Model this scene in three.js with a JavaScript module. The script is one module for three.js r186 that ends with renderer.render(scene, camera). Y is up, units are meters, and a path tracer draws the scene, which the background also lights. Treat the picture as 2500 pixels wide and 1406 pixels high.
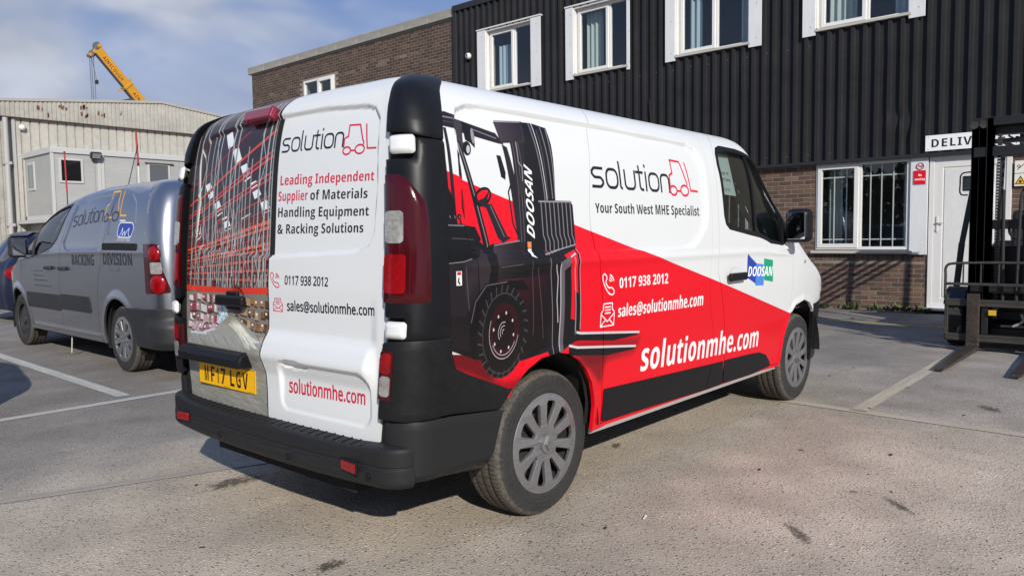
import * as THREE from 'three';
import { mergeGeometries } from 'three/addons/utils/BufferGeometryUtils.js';
import { RoundedBoxGeometry } from 'three/addons/geometries/RoundedBoxGeometry.js';

// ---------- camera, sky, sun, exposure ----------
const scene = new THREE.Scene();
const renderer = new THREE.WebGLRenderer({ antialias: true });
renderer.toneMapping = THREE.LinearToneMapping;
renderer.toneMappingExposure = 0.98;
renderer.shadowMap.enabled = true;
const camera = new THREE.PerspectiveCamera(2 * Math.atan(703 / 1851.04) * 180 / Math.PI, 1024 / 575, 0.1, 600);
{
  const yaw = -0.717, pitch = -0.067, roll = -0.013;
  const f = new THREE.Vector3(Math.cos(yaw) * Math.cos(pitch), Math.sin(pitch), Math.sin(yaw) * Math.cos(pitch));
  const r = f.clone().cross(new THREE.Vector3(0, 1, 0)).normalize(), u = r.clone().cross(f);
  const r2 = r.clone().multiplyScalar(Math.cos(roll)).addScaledVector(u, Math.sin(roll));
  const u2 = u.clone().multiplyScalar(Math.cos(roll)).addScaledVector(r, -Math.sin(roll));
  camera.position.set(-1.718, 1.282, 3.002);
  camera.quaternion.setFromRotationMatrix(new THREE.Matrix4().makeBasis(r2, u2, f.clone().negate()));
}
const SUN = new THREE.Vector3(-0.48, 0.505, 0.717).normalize();
const sun = new THREE.DirectionalLight(new THREE.Color(1, 0.945, 0.86), 4.7);
sun.name = 'sun';
sun.position.copy(SUN).multiplyScalar(60);
sun.target.position.set(5, 0, -6);
sun.castShadow = true;
sun.shadow.mapSize.set(4096, 4096);
Object.assign(sun.shadow.camera, { left: -40, right: 40, top: 40, bottom: -40, near: 1, far: 160 });
scene.add(sun, sun.target);

// ---------- noise ----------
const rng = (s) => () => { s = (s + 0x6d2b79f5) | 0; let t = Math.imul(s ^ (s >>> 15), 1 | s); t = (t + Math.imul(t ^ (t >>> 7), 61 | t)) ^ t; return ((t ^ (t >>> 14)) >>> 0) / 4294967296; };
const hash = (x, y) => { let h = Math.imul(x, 374761393) + Math.imul(y, 668265263) | 0; h = Math.imul(h ^ (h >>> 13), 1274126177); return ((h ^ (h >>> 16)) >>> 0) / 4294967296; };
const vnoise = (x, y, per = 0) => {
  const xi = Math.floor(x), yi = Math.floor(y), fx = x - xi, fy = y - yi, sx = fx * fx * (3 - 2 * fx), sy = fy * fy * (3 - 2 * fy);
  const w = (v) => per ? ((v % per) + per) % per : v;
  const a = hash(w(xi), w(yi)), b = hash(w(xi + 1), w(yi)), c = hash(w(xi), w(yi + 1)), d = hash(w(xi + 1), w(yi + 1));
  return a + (b - a) * sx + (c - a) * sy + (a - b - c + d) * sx * sy;
};
const fbm = (x, y, n = 4, per = 0) => { let s = 0, a = 0.5, t = 0; for (let i = 0; i < n; i++) { s += a * vnoise(x + i * 17, y + i * 31, per); t += a; x *= 2; y *= 2; per *= 2; a *= 0.5; } return s / t; };
const clamp = (x, a = 0, b = 1) => Math.min(b, Math.max(a, x)), lerp = (a, b, t) => a + (b - a) * t, sstep = (x, a, b) => { const t = clamp((x - a) / (b - a)); return t * t * (3 - 2 * t); };

{ // sky: broken layer of soft cloud with blue gaps
  const W = 2048, H = 1024, data = new Float32Array(W * H * 4);
  for (let j = 0; j < H; j++) {
    const el = ((j + 0.5) / H - 0.5) * Math.PI, y = Math.sin(el), ch = Math.cos(el);
    for (let i = 0; i < W; i++) {
      const az = ((i + 0.5) / W - 0.5) * 2 * Math.PI, o = (j * W + i) * 4;
      let r, g, b;
      if (y < 0) { r = 0.25; g = 0.24; b = 0.23; } else {
        const x = Math.cos(az) * ch, z = Math.sin(az) * ch, k = 1 / (y + 0.16), px = x * k, pz = z * k;
        const h = Math.pow(1 - y, 3);
        const wx = fbm(px * 0.9 + 40, pz * 0.9 + 7, 3) - 0.5, wz = fbm(px * 0.9 + 3, pz * 0.9 + 57, 3) - 0.5;
        const d = fbm(px * 0.85 + wx * 1.2 + 11.3, pz * 0.85 + wz * 1.2 + 4.2, 6), fine = fbm(px * 3.2 + wx * 2, pz * 3.2 + wz * 2 + 20, 5);
        let c = sstep(d + 0.25 * (fine - 0.5), 0.41, 0.66);
        c = lerp(c, Math.max(c, 0.82), sstep(h, 0.25, 0.75));
        const lit = 0.90 + 0.60 * (fbm(px * 1.7 + 5 + wx, pz * 1.7 + 9 + wz, 5) - 0.5) + 0.25 * (fine - 0.5);
        const cr = 0.60 * lit, cg = 0.645 * lit, cb = 0.755 * lit;
        r = lerp(lerp(0.115, 0.24, h), cr, c); g = lerp(lerp(0.225, 0.37, h), cg, c); b = lerp(lerp(0.50, 0.66, h), cb, c);
      }
      data[o] = r; data[o + 1] = g; data[o + 2] = b; data[o + 3] = 1;
    }
  }
  const t = new THREE.DataTexture(data, W, H, THREE.RGBAFormat, THREE.FloatType);
  t.mapping = THREE.EquirectangularReflectionMapping; t.magFilter = t.minFilter = THREE.LinearFilter; t.wrapS = THREE.RepeatWrapping; t.needsUpdate = true;
  scene.background = t; scene.environment = t;
}

// ---------- helpers ----------
const V = (x, y, z) => new THREE.Vector3(x, y, z);
const names = new Map();
const numbered = (n) => { const k = names.get(n) ?? 0; names.set(n, k + 1); return k ? n + '_' + String(k).padStart(3, '0') : n; };
function mesh(name, geo, mat, parent = scene) {
  const m = new THREE.Mesh(geo, mat); m.castShadow = m.receiveShadow = true;
  m.name = parent === scene ? numbered(name) : name; parent.add(m); return m;
}
function tag(o, label, category, group, kind) { if (label) o.userData.label = label; if (category) o.userData.category = category; if (group) o.userData.group = group; if (kind) o.userData.kind = kind; return o; }
function thing(name, label, category, pos = [0, 0, 0], turn = 0, group) {
  const g = new THREE.Group(); g.name = numbered(name); g.position.set(...pos); g.rotation.y = turn; scene.add(g); return tag(g, label, category, group);
}
function copy(o, label) { const c = o.clone(); c.name = numbered(o.name.replace(/_\d{3}$/, '')); c.userData = { ...o.userData, label }; scene.add(c); return c; }
function G(...list) {
  const out = list.flat(9).filter(Boolean).map((g) => {
    g = g.index ? g.toNonIndexed() : g.clone();
    for (const k of Object.keys(g.attributes)) if (!['position', 'normal', 'uv'].includes(k)) g.deleteAttribute(k);
    if (!g.attributes.uv) g.setAttribute('uv', new THREE.BufferAttribute(new Float32Array(g.attributes.position.count * 2), 2));
    g.morphAttributes = {}; g.clearGroups(); return g;
  });
  return out.length === 1 ? out[0] : mergeGeometries(out);
}
const at = (g, x, y, z, rx = 0, ry = 0, rz = 0) => { if (rx) g.rotateX(rx); if (ry) g.rotateY(ry); if (rz) g.rotateZ(rz); return g.translate(x, y, z); };
const bx = (w, h, d, x = 0, y = 0, z = 0) => new THREE.BoxGeometry(w, h, d).translate(x, y, z);
const rbx = (w, h, d, x = 0, y = 0, z = 0, r = 0.008, s = 2) => new RoundedBoxGeometry(w, h, d, s, Math.min(r, w / 2.01, h / 2.01, d / 2.01)).translate(x, y, z);
// box given by its limits
const lim = (x0, x1, y0, y1, z0, z1, r) => r ? rbx(x1 - x0, y1 - y0, z1 - z0, (x0 + x1) / 2, (y0 + y1) / 2, (z0 + z1) / 2, r) : bx(x1 - x0, y1 - y0, z1 - z0, (x0 + x1) / 2, (y0 + y1) / 2, (z0 + z1) / 2);
const cyl = (r, h, seg = 20, r2 = r) => new THREE.CylinderGeometry(r2, r, h, seg);
function between(g, a, b) { // g runs along +y, centred
  a = V(...a); b = V(...b);
  return g.applyQuaternion(new THREE.Quaternion().setFromUnitVectors(V(0, 1, 0), b.clone().sub(a).normalize())).translate((a.x + b.x) / 2, (a.y + b.y) / 2, (a.z + b.z) / 2);
}
const rod = (a, b, r = 0.02, seg = 10) => between(cyl(r, V(...a).distanceTo(V(...b)), seg), a, b);
const bar = (a, b, w, d, r = 0.004) => between(rbx(w, V(...a).distanceTo(V(...b)), d, 0, 0, 0, r, 1), a, b);
const tube = (pts, r, n = 40, seg = 8, closed = false) => new THREE.TubeGeometry(new THREE.CatmullRomCurve3(pts.map((p) => V(...p)), closed), n, r, seg, closed);
function pchip(xs, ys) {
  const n = xs.length, h = [], d = [], m = [];
  for (let i = 0; i < n - 1; i++) { h.push(xs[i + 1] - xs[i]); d.push((ys[i + 1] - ys[i]) / h[i]); }
  m[0] = d[0]; m[n - 1] = d[n - 2];
  for (let i = 1; i < n - 1; i++) m[i] = d[i - 1] * d[i] <= 0 ? 0 : (h[i - 1] + h[i]) * 3 / ((2 * h[i] + h[i - 1]) / d[i - 1] + (h[i] + 2 * h[i - 1]) / d[i]);
  return (x) => {
    x = clamp(x, xs[0], xs[n - 1]); let i = 0; while (i < n - 2 && x > xs[i + 1]) i++;
    const t = (x - xs[i]) / h[i], q = 1 - t;
    return ys[i] * (1 + 2 * t) * q * q + m[i] * h[i] * t * q * q + ys[i + 1] * t * t * (3 - 2 * t) + m[i + 1] * h[i] * t * t * (t - 1);
  };
}
// signed distances in a plane, negative inside
const sPoly = (pts) => (x, y) => {
  let d = 1e9, s = 1;
  for (let i = 0, j = pts.length - 1; i < pts.length; j = i++) {
    const ax = pts[i][0], ay = pts[i][1], bx_ = pts[j][0], by = pts[j][1], ex = bx_ - ax, ey = by - ay, wx = x - ax, wy = y - ay, t = clamp((wx * ex + wy * ey) / (ex * ex + ey * ey));
    const dx = wx - ex * t, dy = wy - ey * t; d = Math.min(d, dx * dx + dy * dy);
    const c1 = y >= ay, c2 = y < by, c3 = ex * wy > ey * wx; if ((c1 && c2 && c3) || (!c1 && !c2 && !c3)) s = -s;
  }
  return s * Math.sqrt(d);
};
const sRect = (x0, x1, y0, y1, r = 0) => (x, y) => { const qx = Math.abs(x - (x0 + x1) / 2) - (x1 - x0) / 2 + r, qy = Math.abs(y - (y0 + y1) / 2) - (y1 - y0) / 2 + r; return Math.min(Math.max(qx, qy), 0) + Math.hypot(Math.max(qx, 0), Math.max(qy, 0)) - r; };
// rounded polygon: shrink by r then grow
const sRound = (pts, r) => { const f = sPoly(pts); return (x, y) => f(x, y) - r; };
const range = (a, b, step) => { const n = Math.max(1, Math.round((b - a) / step)), o = []; for (let i = 0; i <= n; i++) o.push(a + (b - a) * i / n); return o; };
// a patch of a surface P(u,v), cut out where sdf < 0, with a turned-in rim along the cut
function patch({ u, v, P, sdf, uv, sgn = 1, rim = 0 }) {
  const nu = u.length, nv = v.length, pos = [], nor = [], tex = [], idx = [], ids = new Map(), val = new Float64Array(nu * nv), pts = [];
  for (let i = 0; i < nu; i++) for (let j = 0; j < nv; j++) { const p = P(u[i], v[j]); pts.push(p); let d = sdf ? sdf(u[i], v[j], p[0], p[1], p[2]) : -1; if (Math.abs(d) < 1e-6) d = -1e-6; val[i * nv + j] = d; }
  const e = 0.0015, a = V(), b = V(), n = V();
  const add = (key, uu, vv) => {
    if (ids.has(key)) return ids.get(key);
    const p = P(uu, vv), q0 = P(uu - e, vv), q1 = P(uu + e, vv), w0 = P(uu, vv - e), w1 = P(uu, vv + e);
    a.set(q1[0] - q0[0], q1[1] - q0[1], q1[2] - q0[2]); b.set(w1[0] - w0[0], w1[1] - w0[1], w1[2] - w0[2]); n.copy(a).cross(b).normalize().multiplyScalar(sgn);
    if (!(n.lengthSq() > 0.5)) n.set(0, 1, 0);
    const id = pos.length / 3; pos.push(p[0], p[1], p[2]); nor.push(n.x, n.y, n.z); const t = uv ? uv(uu, vv, p[0], p[1], p[2]) : [uu, vv]; tex.push(t[0], t[1]); ids.set(key, id); return id;
  };
  const rims = [];
  for (let i = 0; i < nu - 1; i++) for (let j = 0; j < nv - 1; j++) {
    const c = [[i, j], [i + 1, j], [i + 1, j + 1], [i, j + 1]], d = c.map(([p, q]) => val[p * nv + q]);
    if (d.every((x) => x > 0)) continue;
    const poly = [], cut = [];
    for (let k = 0; k < 4; k++) {
      const [p, q] = c[k], [p2, q2] = c[(k + 1) % 4], d0 = d[k], d1 = d[(k + 1) % 4];
      if (d0 <= 0) { poly.push(add(p * nv + q, u[p], v[q])); cut.push(0); }
      if (d0 <= 0 !== d1 <= 0) {
        const t = clamp(d0 / (d0 - d1), 0.001, 0.999), A = Math.min(p * nv + q, p2 * nv + q2), B = Math.max(p * nv + q, p2 * nv + q2);
        poly.push(add(A + '/' + B, lerp(u[p], u[p2], t), lerp(v[q], v[q2], t))); cut.push(1);
      }
    }
    for (let k = 1; k < poly.length - 1; k++) sgn > 0 ? idx.push(poly[0], poly[k], poly[k + 1]) : idx.push(poly[0], poly[k + 1], poly[k]);
    if (rim) for (let k = 0; k < poly.length; k++) { const m = (k + 1) % poly.length; if (cut[k] && cut[m]) rims.push([poly[k], poly[m]]); }
  }
  for (const [p, q] of rims) {
    const A = V(pos[p * 3], pos[p * 3 + 1], pos[p * 3 + 2]), B = V(pos[q * 3], pos[q * 3 + 1], pos[q * 3 + 2]), nA = V(nor[p * 3], nor[p * 3 + 1], nor[p * 3 + 2]), nB = V(nor[q * 3], nor[q * 3 + 1], nor[q * 3 + 2]);
    const out = B.clone().sub(A).cross(nA).normalize().multiplyScalar(sgn); if (!(out.lengthSq() > 0.5)) continue;
    const C = B.clone().addScaledVector(nB, -rim), D = A.clone().addScaledVector(nA, -rim), s = pos.length / 3;
    for (const [w, k] of [[A, p], [B, q], [C, q], [D, p]]) { pos.push(w.x, w.y, w.z); nor.push(out.x, out.y, out.z); tex.push(tex[k * 2], tex[k * 2 + 1]); }
    sgn > 0 ? idx.push(s, s + 2, s + 1, s, s + 3, s + 2) : idx.push(s, s + 1, s + 2, s, s + 2, s + 3);
  }
  const g = new THREE.BufferGeometry();
  g.setAttribute('position', new THREE.Float32BufferAttribute(pos, 3)); g.setAttribute('normal', new THREE.Float32BufferAttribute(nor, 3)); g.setAttribute('uv', new THREE.Float32BufferAttribute(tex, 2)); g.setIndex(idx);
  return g;
}
// shape from points, extruded towards +z, with a small bevel
const shp = (pts) => new THREE.Shape(pts.map(([x, y]) => new THREE.Vector2(x, y)));
const ext = (pts, depth, bevel = 0, holes = []) => { const s = shp(pts); for (const h of holes) s.holes.push(new THREE.Path(h.map(([x, y]) => new THREE.Vector2(x, y)))); return new THREE.ExtrudeGeometry(s, { depth, bevelEnabled: bevel > 0, bevelSize: bevel, bevelThickness: bevel, bevelSegments: 2, curveSegments: 8 }); };
function canvasTex(w, h, draw, srgb = true) {
  const c = document.createElement('canvas'); c.width = w; c.height = h; draw(c.getContext('2d'), w, h);
  const t = new THREE.CanvasTexture(c); if (srgb) t.colorSpace = THREE.SRGBColorSpace; t.magFilter = THREE.LinearFilter; return t;
}
function dataTex(n, m, fn, srgb = true, rep = 1) {
  const d = new Uint8Array(n * m * 4);
  for (let j = 0; j < m; j++) for (let i = 0; i < n; i++) { const c = fn(i, j), o = (j * n + i) * 4; if (typeof c === 'number') d[o] = d[o + 1] = d[o + 2] = clamp(c, 0, 255); else { d[o] = clamp(c[0], 0, 255); d[o + 1] = clamp(c[1], 0, 255); d[o + 2] = clamp(c[2], 0, 255); } d[o + 3] = 255; }
  const t = new THREE.DataTexture(d, n, m); t.wrapS = t.wrapT = THREE.RepeatWrapping; t.magFilter = THREE.LinearFilter; t.minFilter = THREE.LinearMipmapLinearFilter; if (srgb) t.colorSpace = THREE.SRGBColorSpace; t.repeat.set(rep, rep); t.needsUpdate = true; return t;
}
const C = (r, g, b) => new THREE.Color().setRGB(r, g, b);
const std = (r, g, b, roughness = 0.7, metalness = 0, extra = {}) => new THREE.MeshStandardMaterial({ color: C(r, g, b), roughness, metalness, ...extra });
const phys = (r, g, b, roughness, metalness, extra = {}) => new THREE.MeshPhysicalMaterial({ color: C(r, g, b), roughness, metalness, ...extra });
// a gently mottled grey map (fine and coarse noise) for worn surfaces
const mottle = (() => { const cache = {}; return (lo, hi, sc = 8, seed = 0, n = 512) => cache[[lo, hi, sc, seed, n]] ??= dataTex(n, n, (i, j) => 255 * lerp(lo, hi, clamp(0.55 * fbm(i / n * sc + seed, j / n * sc, 4, sc) + 0.45 * fbm(i / n * sc * 8 + seed, j / n * sc * 8, 3, sc * 8)))); })();
const M = {
  rubber: std(0.028, 0.027, 0.026, 0.85), black: std(0.012, 0.012, 0.013, 0.6), dark: std(0.006, 0.006, 0.006, 0.9),
  glass: null,
};
M.glass = phys(0.55, 0.62, 0.60, 0.0, 0, { transmission: 1, thickness: 0, ior: 1.5 });
M.winGlass = phys(0.92, 0.95, 0.95, 0.0, 0, { transmission: 1, thickness: 0, ior: 1.5 });
M.chrome = std(0.75, 0.75, 0.75, 0.15, 1);
M.steel = std(0.35, 0.35, 0.34, 0.4, 0.8);
// ---------- ground ----------
{
  const n = 2048, R = rng(11), splat = [];
  for (let i = 0; i < 90000; i++) splat.push([R() * n, R() * n, 0.9 + R() * R() * 4.6, R() * 3.14, R()]);
  const draw = (bump) => (ctx) => {
    ctx.fillStyle = bump ? '#6a6a6a' : '#b4aea6'; ctx.fillRect(0, 0, n, n);
    for (const [x, y, r, a, t] of splat) {
      const l = bump ? (t < 0.3 ? 20 : 90 + t * 150) : t < 0.28 ? 60 + t * 150 : t > 0.95 ? 238 : 138 + (t - 0.28) * 120; ctx.fillStyle = bump ? `rgba(${l},${l},${l},0.8)` : `rgba(${l + 4},${l},${l - 6 - (t * 37 % 1) * 8},${t < 0.22 ? 0.6 : 0.75})`;
      for (const dx of x < 6 ? [0, n] : x > n - 6 ? [0, -n] : [0]) for (const dy of y < 6 ? [0, n] : y > n - 6 ? [0, -n] : [0]) { ctx.beginPath(); ctx.ellipse(x + dx, y + dy, r, r * 0.7, a, 0, 7); ctx.fill(); }
    }
    if (!bump) { const im = ctx.getImageData(0, 0, n, n), d = im.data; for (let j = 0; j < n; j++) for (let i = 0; i < n; i++) { const k = 0.88 + 0.24 * fbm(i / n * 9, j / n * 9, 4, 9), o = (j * n + i) * 4; d[o] *= k; d[o + 1] *= k; d[o + 2] *= k; } ctx.putImageData(im, 0, 0); }
  };
  const map = canvasTex(n, n, draw(false)), bump = canvasTex(1024, 1024, (ctx) => { ctx.scale(0.5, 0.5); draw(true)(ctx); }, false);
  for (const t of [map, bump]) { t.wrapS = t.wrapT = THREE.RepeatWrapping; t.repeat.set(1 / 2.6, 1 / 2.6); }
  const grow = (a, b, s, far) => { const o = range(a, b, s); let d = s * 2, p = a, q = b; while (q < far) { d *= 1.5; p -= d; q += d; o.unshift(p); o.push(q); } return o; };
  const xs = grow(-3.2, 12, 0.11, 320), zs = grow(-9, 5, 0.11, 320), pos = [], uv = [], col = [], idx = [];
  for (const x of xs) for (const z of zs) {
    pos.push(x, 0, z); uv.push(x, -z);
    const big = fbm(x * 0.35 + 9, z * 0.35 + 3, 4) - 0.5, mid = fbm(x * 1.3, z * 1.3 + 50, 4) - 0.5, streak = fbm(x * 0.5 + z * 0.2 + 30, z * 2.2 - x * 0.6, 4) - 0.5;
    // pale dusty lane this side of the joint, darker surfacing beyond it
    const s1 = (x + 0.586) * -0.331 + (z + 1.34) * 0.943, s2 = x - 3.9; // joint line; bay line
    const dust = sstep(s1 + mid * 1.3, -0.9, 0.15) * (1 - 0.6 * sstep(s2 + mid * 0.8, -0.5, 0.4));
    let k = lerp(0.50, 0.98, dust) * (1 + 0.20 * big + 0.16 * mid + 0.20 * streak);
    if (x > 9.2) k *= 0.85;
    const warm = lerp(0.985, 0.915, dust);
    col.push(k, k * lerp(0.965, 0.915, dust), k * lerp(0.94, 0.80, dust));
  }
  for (let i = 0; i < xs.length - 1; i++) for (let j = 0; j < zs.length - 1; j++) { const a = i * zs.length + j, b = a + zs.length; idx.push(a, a + 1, b, b, a + 1, b + 1); }
  const g = new THREE.BufferGeometry(); g.setAttribute('position', new THREE.Float32BufferAttribute(pos, 3)); g.setAttribute('uv', new THREE.Float32BufferAttribute(uv, 2)); g.setAttribute('color', new THREE.Float32BufferAttribute(col, 3)); g.setIndex(idx); g.computeVertexNormals();
  tag(mesh('ground', g, new THREE.MeshStandardMaterial({ map, bumpMap: bump, bumpScale: 0.007, vertexColors: true, roughness: 0.95 })), 'grey dusty asphalt yard surface', 'ground', null, 'structure');
  // worn paint
  const worn = (seed, keep) => canvasTex(1024, 128, (ctx, w, h) => { const im = ctx.createImageData(w, h); for (let j = 0; j < h; j++) for (let i = 0; i < w; i++) { const e = Math.min(j, h - 1 - j) / h, f = fbm(i / 9 + seed, j / 9, 4) * 0.7 + fbm(i / 70 + seed, j / 40 + seed, 3) * 0.5, v = f + Math.min(0.25, e * 2.2) > keep ? 255 : 0, o = (j * w + i) * 4; im.data[o] = im.data[o + 1] = im.data[o + 2] = v; im.data[o + 3] = 255; } ctx.putImageData(im, 0, 0); }, false);
  const line = (name, pts, w, c, keep, label) => {
    const [[x0, z0], [x1, z1]] = pts, L = Math.hypot(x1 - x0, z1 - z0), t = worn(x0 * 7 + z0 * 3, keep); t.wrapS = THREE.RepeatWrapping;
    const g = new THREE.PlaneGeometry(L, w, Math.ceil(L / 0.2), 1), p = g.attributes.position, u = g.attributes.uv; for (let i = 0; i < p.count; i++) { u.setX(i, u.getX(i) * Math.max(1, Math.round(L / 1.6))); p.setY(i, p.getY(i) * (1 + 0.10 * (vnoise(p.getX(i) * 3 + 9, z0 * 5) - 0.5))); }
    g.rotateX(-Math.PI / 2).rotateY(-Math.atan2(z1 - z0, x1 - x0)).translate((x0 + x1) / 2, 0.004, (z0 + z1) / 2);
    return tag(mesh(name, g, std(...c, 0.85, 0, { alphaMap: t, alphaTest: 0.5, map: mottle(0.7, 1, 7, 3) })), label, 'marking', null, 'structure');
  };
  const cream = [0.64, 0.56, 0.43], white = [0.66, 0.65, 0.60];
  line('bay_line', [[3.95, 1.335], [9.3, 1.33]], 0.115, cream, 0.42, 'cream painted bay line running under the lift truck forks');
  line('bay_line', [[4.0, 0.35], [3.79, 5.2]], 0.11, cream, 0.48, 'cream painted line across the bay beside the van front wheel');
  line('bay_line', [[-7, -3.33], [2.6, -3.40]], 0.105, white, 0.47, 'white painted bay line running behind the printed van');
  line('bay_line', [[0.855, -3.55], [0.95, -9.5]], 0.115, white, 0.52, 'white painted bay line beside the silver van');
  line('yellow_line', [[9.67, -4.4], [9.67, 4]], 0.085, [0.66, 0.52, 0.16], 0.42, 'thin yellow line painted along the office wall');
  line('joint_strip', [[-4.5, -2.72], [1.6, -0.57]], 0.085, [0.52, 0.46, 0.39], 0.50, 'pale filled joint across the asphalt');
  // stains
  const stainTex = [1, 2, 3].map((s) => canvasTex(128, 128, (ctx, w, h) => { const im = ctx.createImageData(w, h); for (let j = 0; j < h; j++) for (let i = 0; i < w; i++) { const r = Math.hypot(i / 64 - 1, j / 64 - 1), v = clamp((1.0 - r) * 1.6 + (fbm(i / 10 + s * 9, j / 10, 4) - 0.55) * 2.6) * 150, o = (j * w + i) * 4; im.data[o] = im.data[o + 1] = im.data[o + 2] = v; im.data[o + 3] = 255; } ctx.putImageData(im, 0, 0); }, false));
  [[-0.014, 0.547, 0.16, 0.10, 0.2], [2.08, 2.08, 0.26, 0.06, 0.75], [1.46, 1.84, 0.26, 0.07, 0.75], [2.126, 0.479, 0.16, 0.07, 0.5], [4.6, 2.05, 0.26, 0.14, 0.6], [4.95, 2.36, 0.3, 0.12, 0.1], [0.28, -0.72, 0.4, 0.18, 0.1]].forEach(([x, z, w, h, a], i) => { const g = new THREE.PlaneGeometry(w, h).rotateX(-Math.PI / 2).rotateY(a).translate(x, 0.0045, z); tag(mesh('ground_stain', g, std(0.055, 0.045, 0.035, 0.7, 0, { alphaMap: stainTex[i % 3], transparent: true })), 'dark oil stain on the asphalt', 'stain', null, 'structure'); });
}
// ---------- office building ----------
const FX = 11.6;
const office = thing('office_building', 'two storey office in dark brick and black ribbed cladding', 'building', [FX, 0, 0]);
const pvc = std(0.80, 0.79, 0.76, 0.38, 0, { map: mottle(0.90, 1, 4, 5) }), board = std(0.78, 0.79, 0.79, 0.5, 0, { map: mottle(0.90, 1, 3, 6) });
{
  // local: x into the building is +, outward is -
  const wallHoles = [], rect = (z0, z1, y0, y1) => [[z0, y0], [z1, y0], [z1, y1], [z0, y1]];
  const uppers = [[-9.50, -7.59, -9.21, -7.87, -8.44], [-6.905, -5.31, -6.68, -5.38, -5.86], [-4.506, -2.593, -4.27, -2.83, -3.50], [-1.871, 0.012, -1.63, -0.22, -0.86]];
  const lowers = [[-1.645, -0.175, -0.935], [-4.30, -2.87, -3.58]];
  for (const [, , a, b] of uppers) wallHoles.push(rect(a, b, 4.70, 6.06));
  for (const [a, b] of lowers) wallHoles.push(rect(a, b, 1.0, 2.45)); wallHoles.push(rect(-16.75, -15.27, 4.95, 5.99)); wallHoles.push(rect(0.10, 1.19, 0.08, 2.46));
  const wg = ext(rect(-19.7, 6, 0, 6.66), 0.18, 0, wallHoles); // shape in (z, y): turn so that shape x -> z
  wg.applyMatrix4(new THREE.Matrix4().set(0, 0, 1, 0.02, 0, 1, 0, 0, 1, 0, 0, 0, 0, 0, 0, 1));
  for (const k of ['position', 'normal', 'uv']) { const a = wg.attributes[k], n = a.itemSize, v = a.array; for (let i = 0; i < a.count; i += 3) for (let c = 0; c < n; c++) { const t = v[(i + 1) * n + c]; v[(i + 1) * n + c] = v[(i + 2) * n + c]; v[(i + 2) * n + c] = t; } }
  const mortar = std(0.33, 0.285, 0.23, 0.95, 0, { map: mottle(0.7, 1, 9, 8) });
  mesh('wall', wg, mortar, office);
  mesh('building_shell', G(lim(8, 8.2, 0, 6.6, -19.7, 6), lim(0.2, 8, 0, 6.6, -19.7, -19.5), lim(0.2, 8, 0, 6.6, 5.8, 6), lim(0.0, 8.2, 6.6, 6.7, -19.7, 6), lim(0.2, 8, 3.1, 3.3, -19.5, 5.8), lim(0.2, 8, -0.05, 0.02, -19.5, 5.8), lim(3.2, 3.3, 0, 6.6, -19.5, 5.8)), std(0.30, 0.29, 0.27, 0.9), office);
  mesh('coping', G(range(-19.82, -10.30, 0.95).slice(0, -1).map((z) => lim(-0.06, 0.30, 6.63, 6.85, z + 0.004, z + 0.948, 0.012))), std(0.42, 0.40, 0.35, 0.85, 0, { map: mottle(0.7, 1, 6, 2) }), office);
  // bricks: the nearest are parts of their own
  const bt = mottle(0.62, 1, 5, 12, 256), R = rng(3), tones = [[0.205, 0.118, 0.080], [0.170, 0.098, 0.070], [0.240, 0.140, 0.092], [0.140, 0.084, 0.064], [0.300, 0.190, 0.122]], bm = tones.map((c) => std(...c, 0.9, 0, { map: bt, bumpMap: bt, bumpScale: 0.003 }));
  const full = rbx(0.10, 0.062, 0.211, 0, 0, 0, 0.003, 1), half = rbx(0.10, 0.0655, 0.103, 0, 0, 0, 0.003, 1), head = rbx(0.10, 0.10, 0.066, 0, 0, 0, 0.003, 1);
  const boxes = new Map(), cut = (w) => { const k = w.toFixed(2); if (!boxes.has(k)) boxes.set(k, rbx(0.10, 0.062, w - 0.004, 0, 0, 0, 0.003, 1)); return boxes.get(k); };
  const far = [];
  const lay = (z0, z1, y0, y1, near, skip) => {
    for (let r = 0, y = y0; y + 0.066 <= y1 + 1e-6; y += 0.0755, r++) for (let z = z0 - (r % 2 ? 0.1125 : 0); z < z1; z += 0.225) {
      const a = Math.max(z, z0), b = Math.min(z + 0.2155, z1); if (b - a < 0.04) continue; const c = (a + b) / 2; if (skip && skip(c, y)) continue;
      const t = R() < 0.06 ? 4 : Math.floor(R() * 4), x = 0.0650 + (R() - 0.5) * 0.004;
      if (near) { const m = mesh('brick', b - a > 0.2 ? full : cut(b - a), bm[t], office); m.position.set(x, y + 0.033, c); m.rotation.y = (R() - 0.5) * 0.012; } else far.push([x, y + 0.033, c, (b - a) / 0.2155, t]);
    }
  };
  lay(-1.66, 0.085, 0.02, 0.80, true); for (let z = -1.655; z < 0.05; z += 0.0755) { const m = mesh('brick', head, bm[Math.floor(R() * 4)], office); m.position.set(0.0650, 0.865, z + 0.033); }
  lay(-2.86, -1.66, 1.30, 2.44, true); lay(-2.86, -1.66, 0.02, 1.28, false);
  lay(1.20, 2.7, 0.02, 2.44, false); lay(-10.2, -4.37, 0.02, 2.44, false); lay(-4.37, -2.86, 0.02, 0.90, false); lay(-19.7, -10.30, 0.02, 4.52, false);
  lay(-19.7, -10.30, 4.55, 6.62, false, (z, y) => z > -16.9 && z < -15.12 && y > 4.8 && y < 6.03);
  const im = new THREE.InstancedMesh(full, std(1, 1, 1, 0.9, 0, { map: bt, bumpMap: bt, bumpScale: 0.003 }), far.length), mt = new THREE.Matrix4(), cc = C(0, 0, 0);
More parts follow.
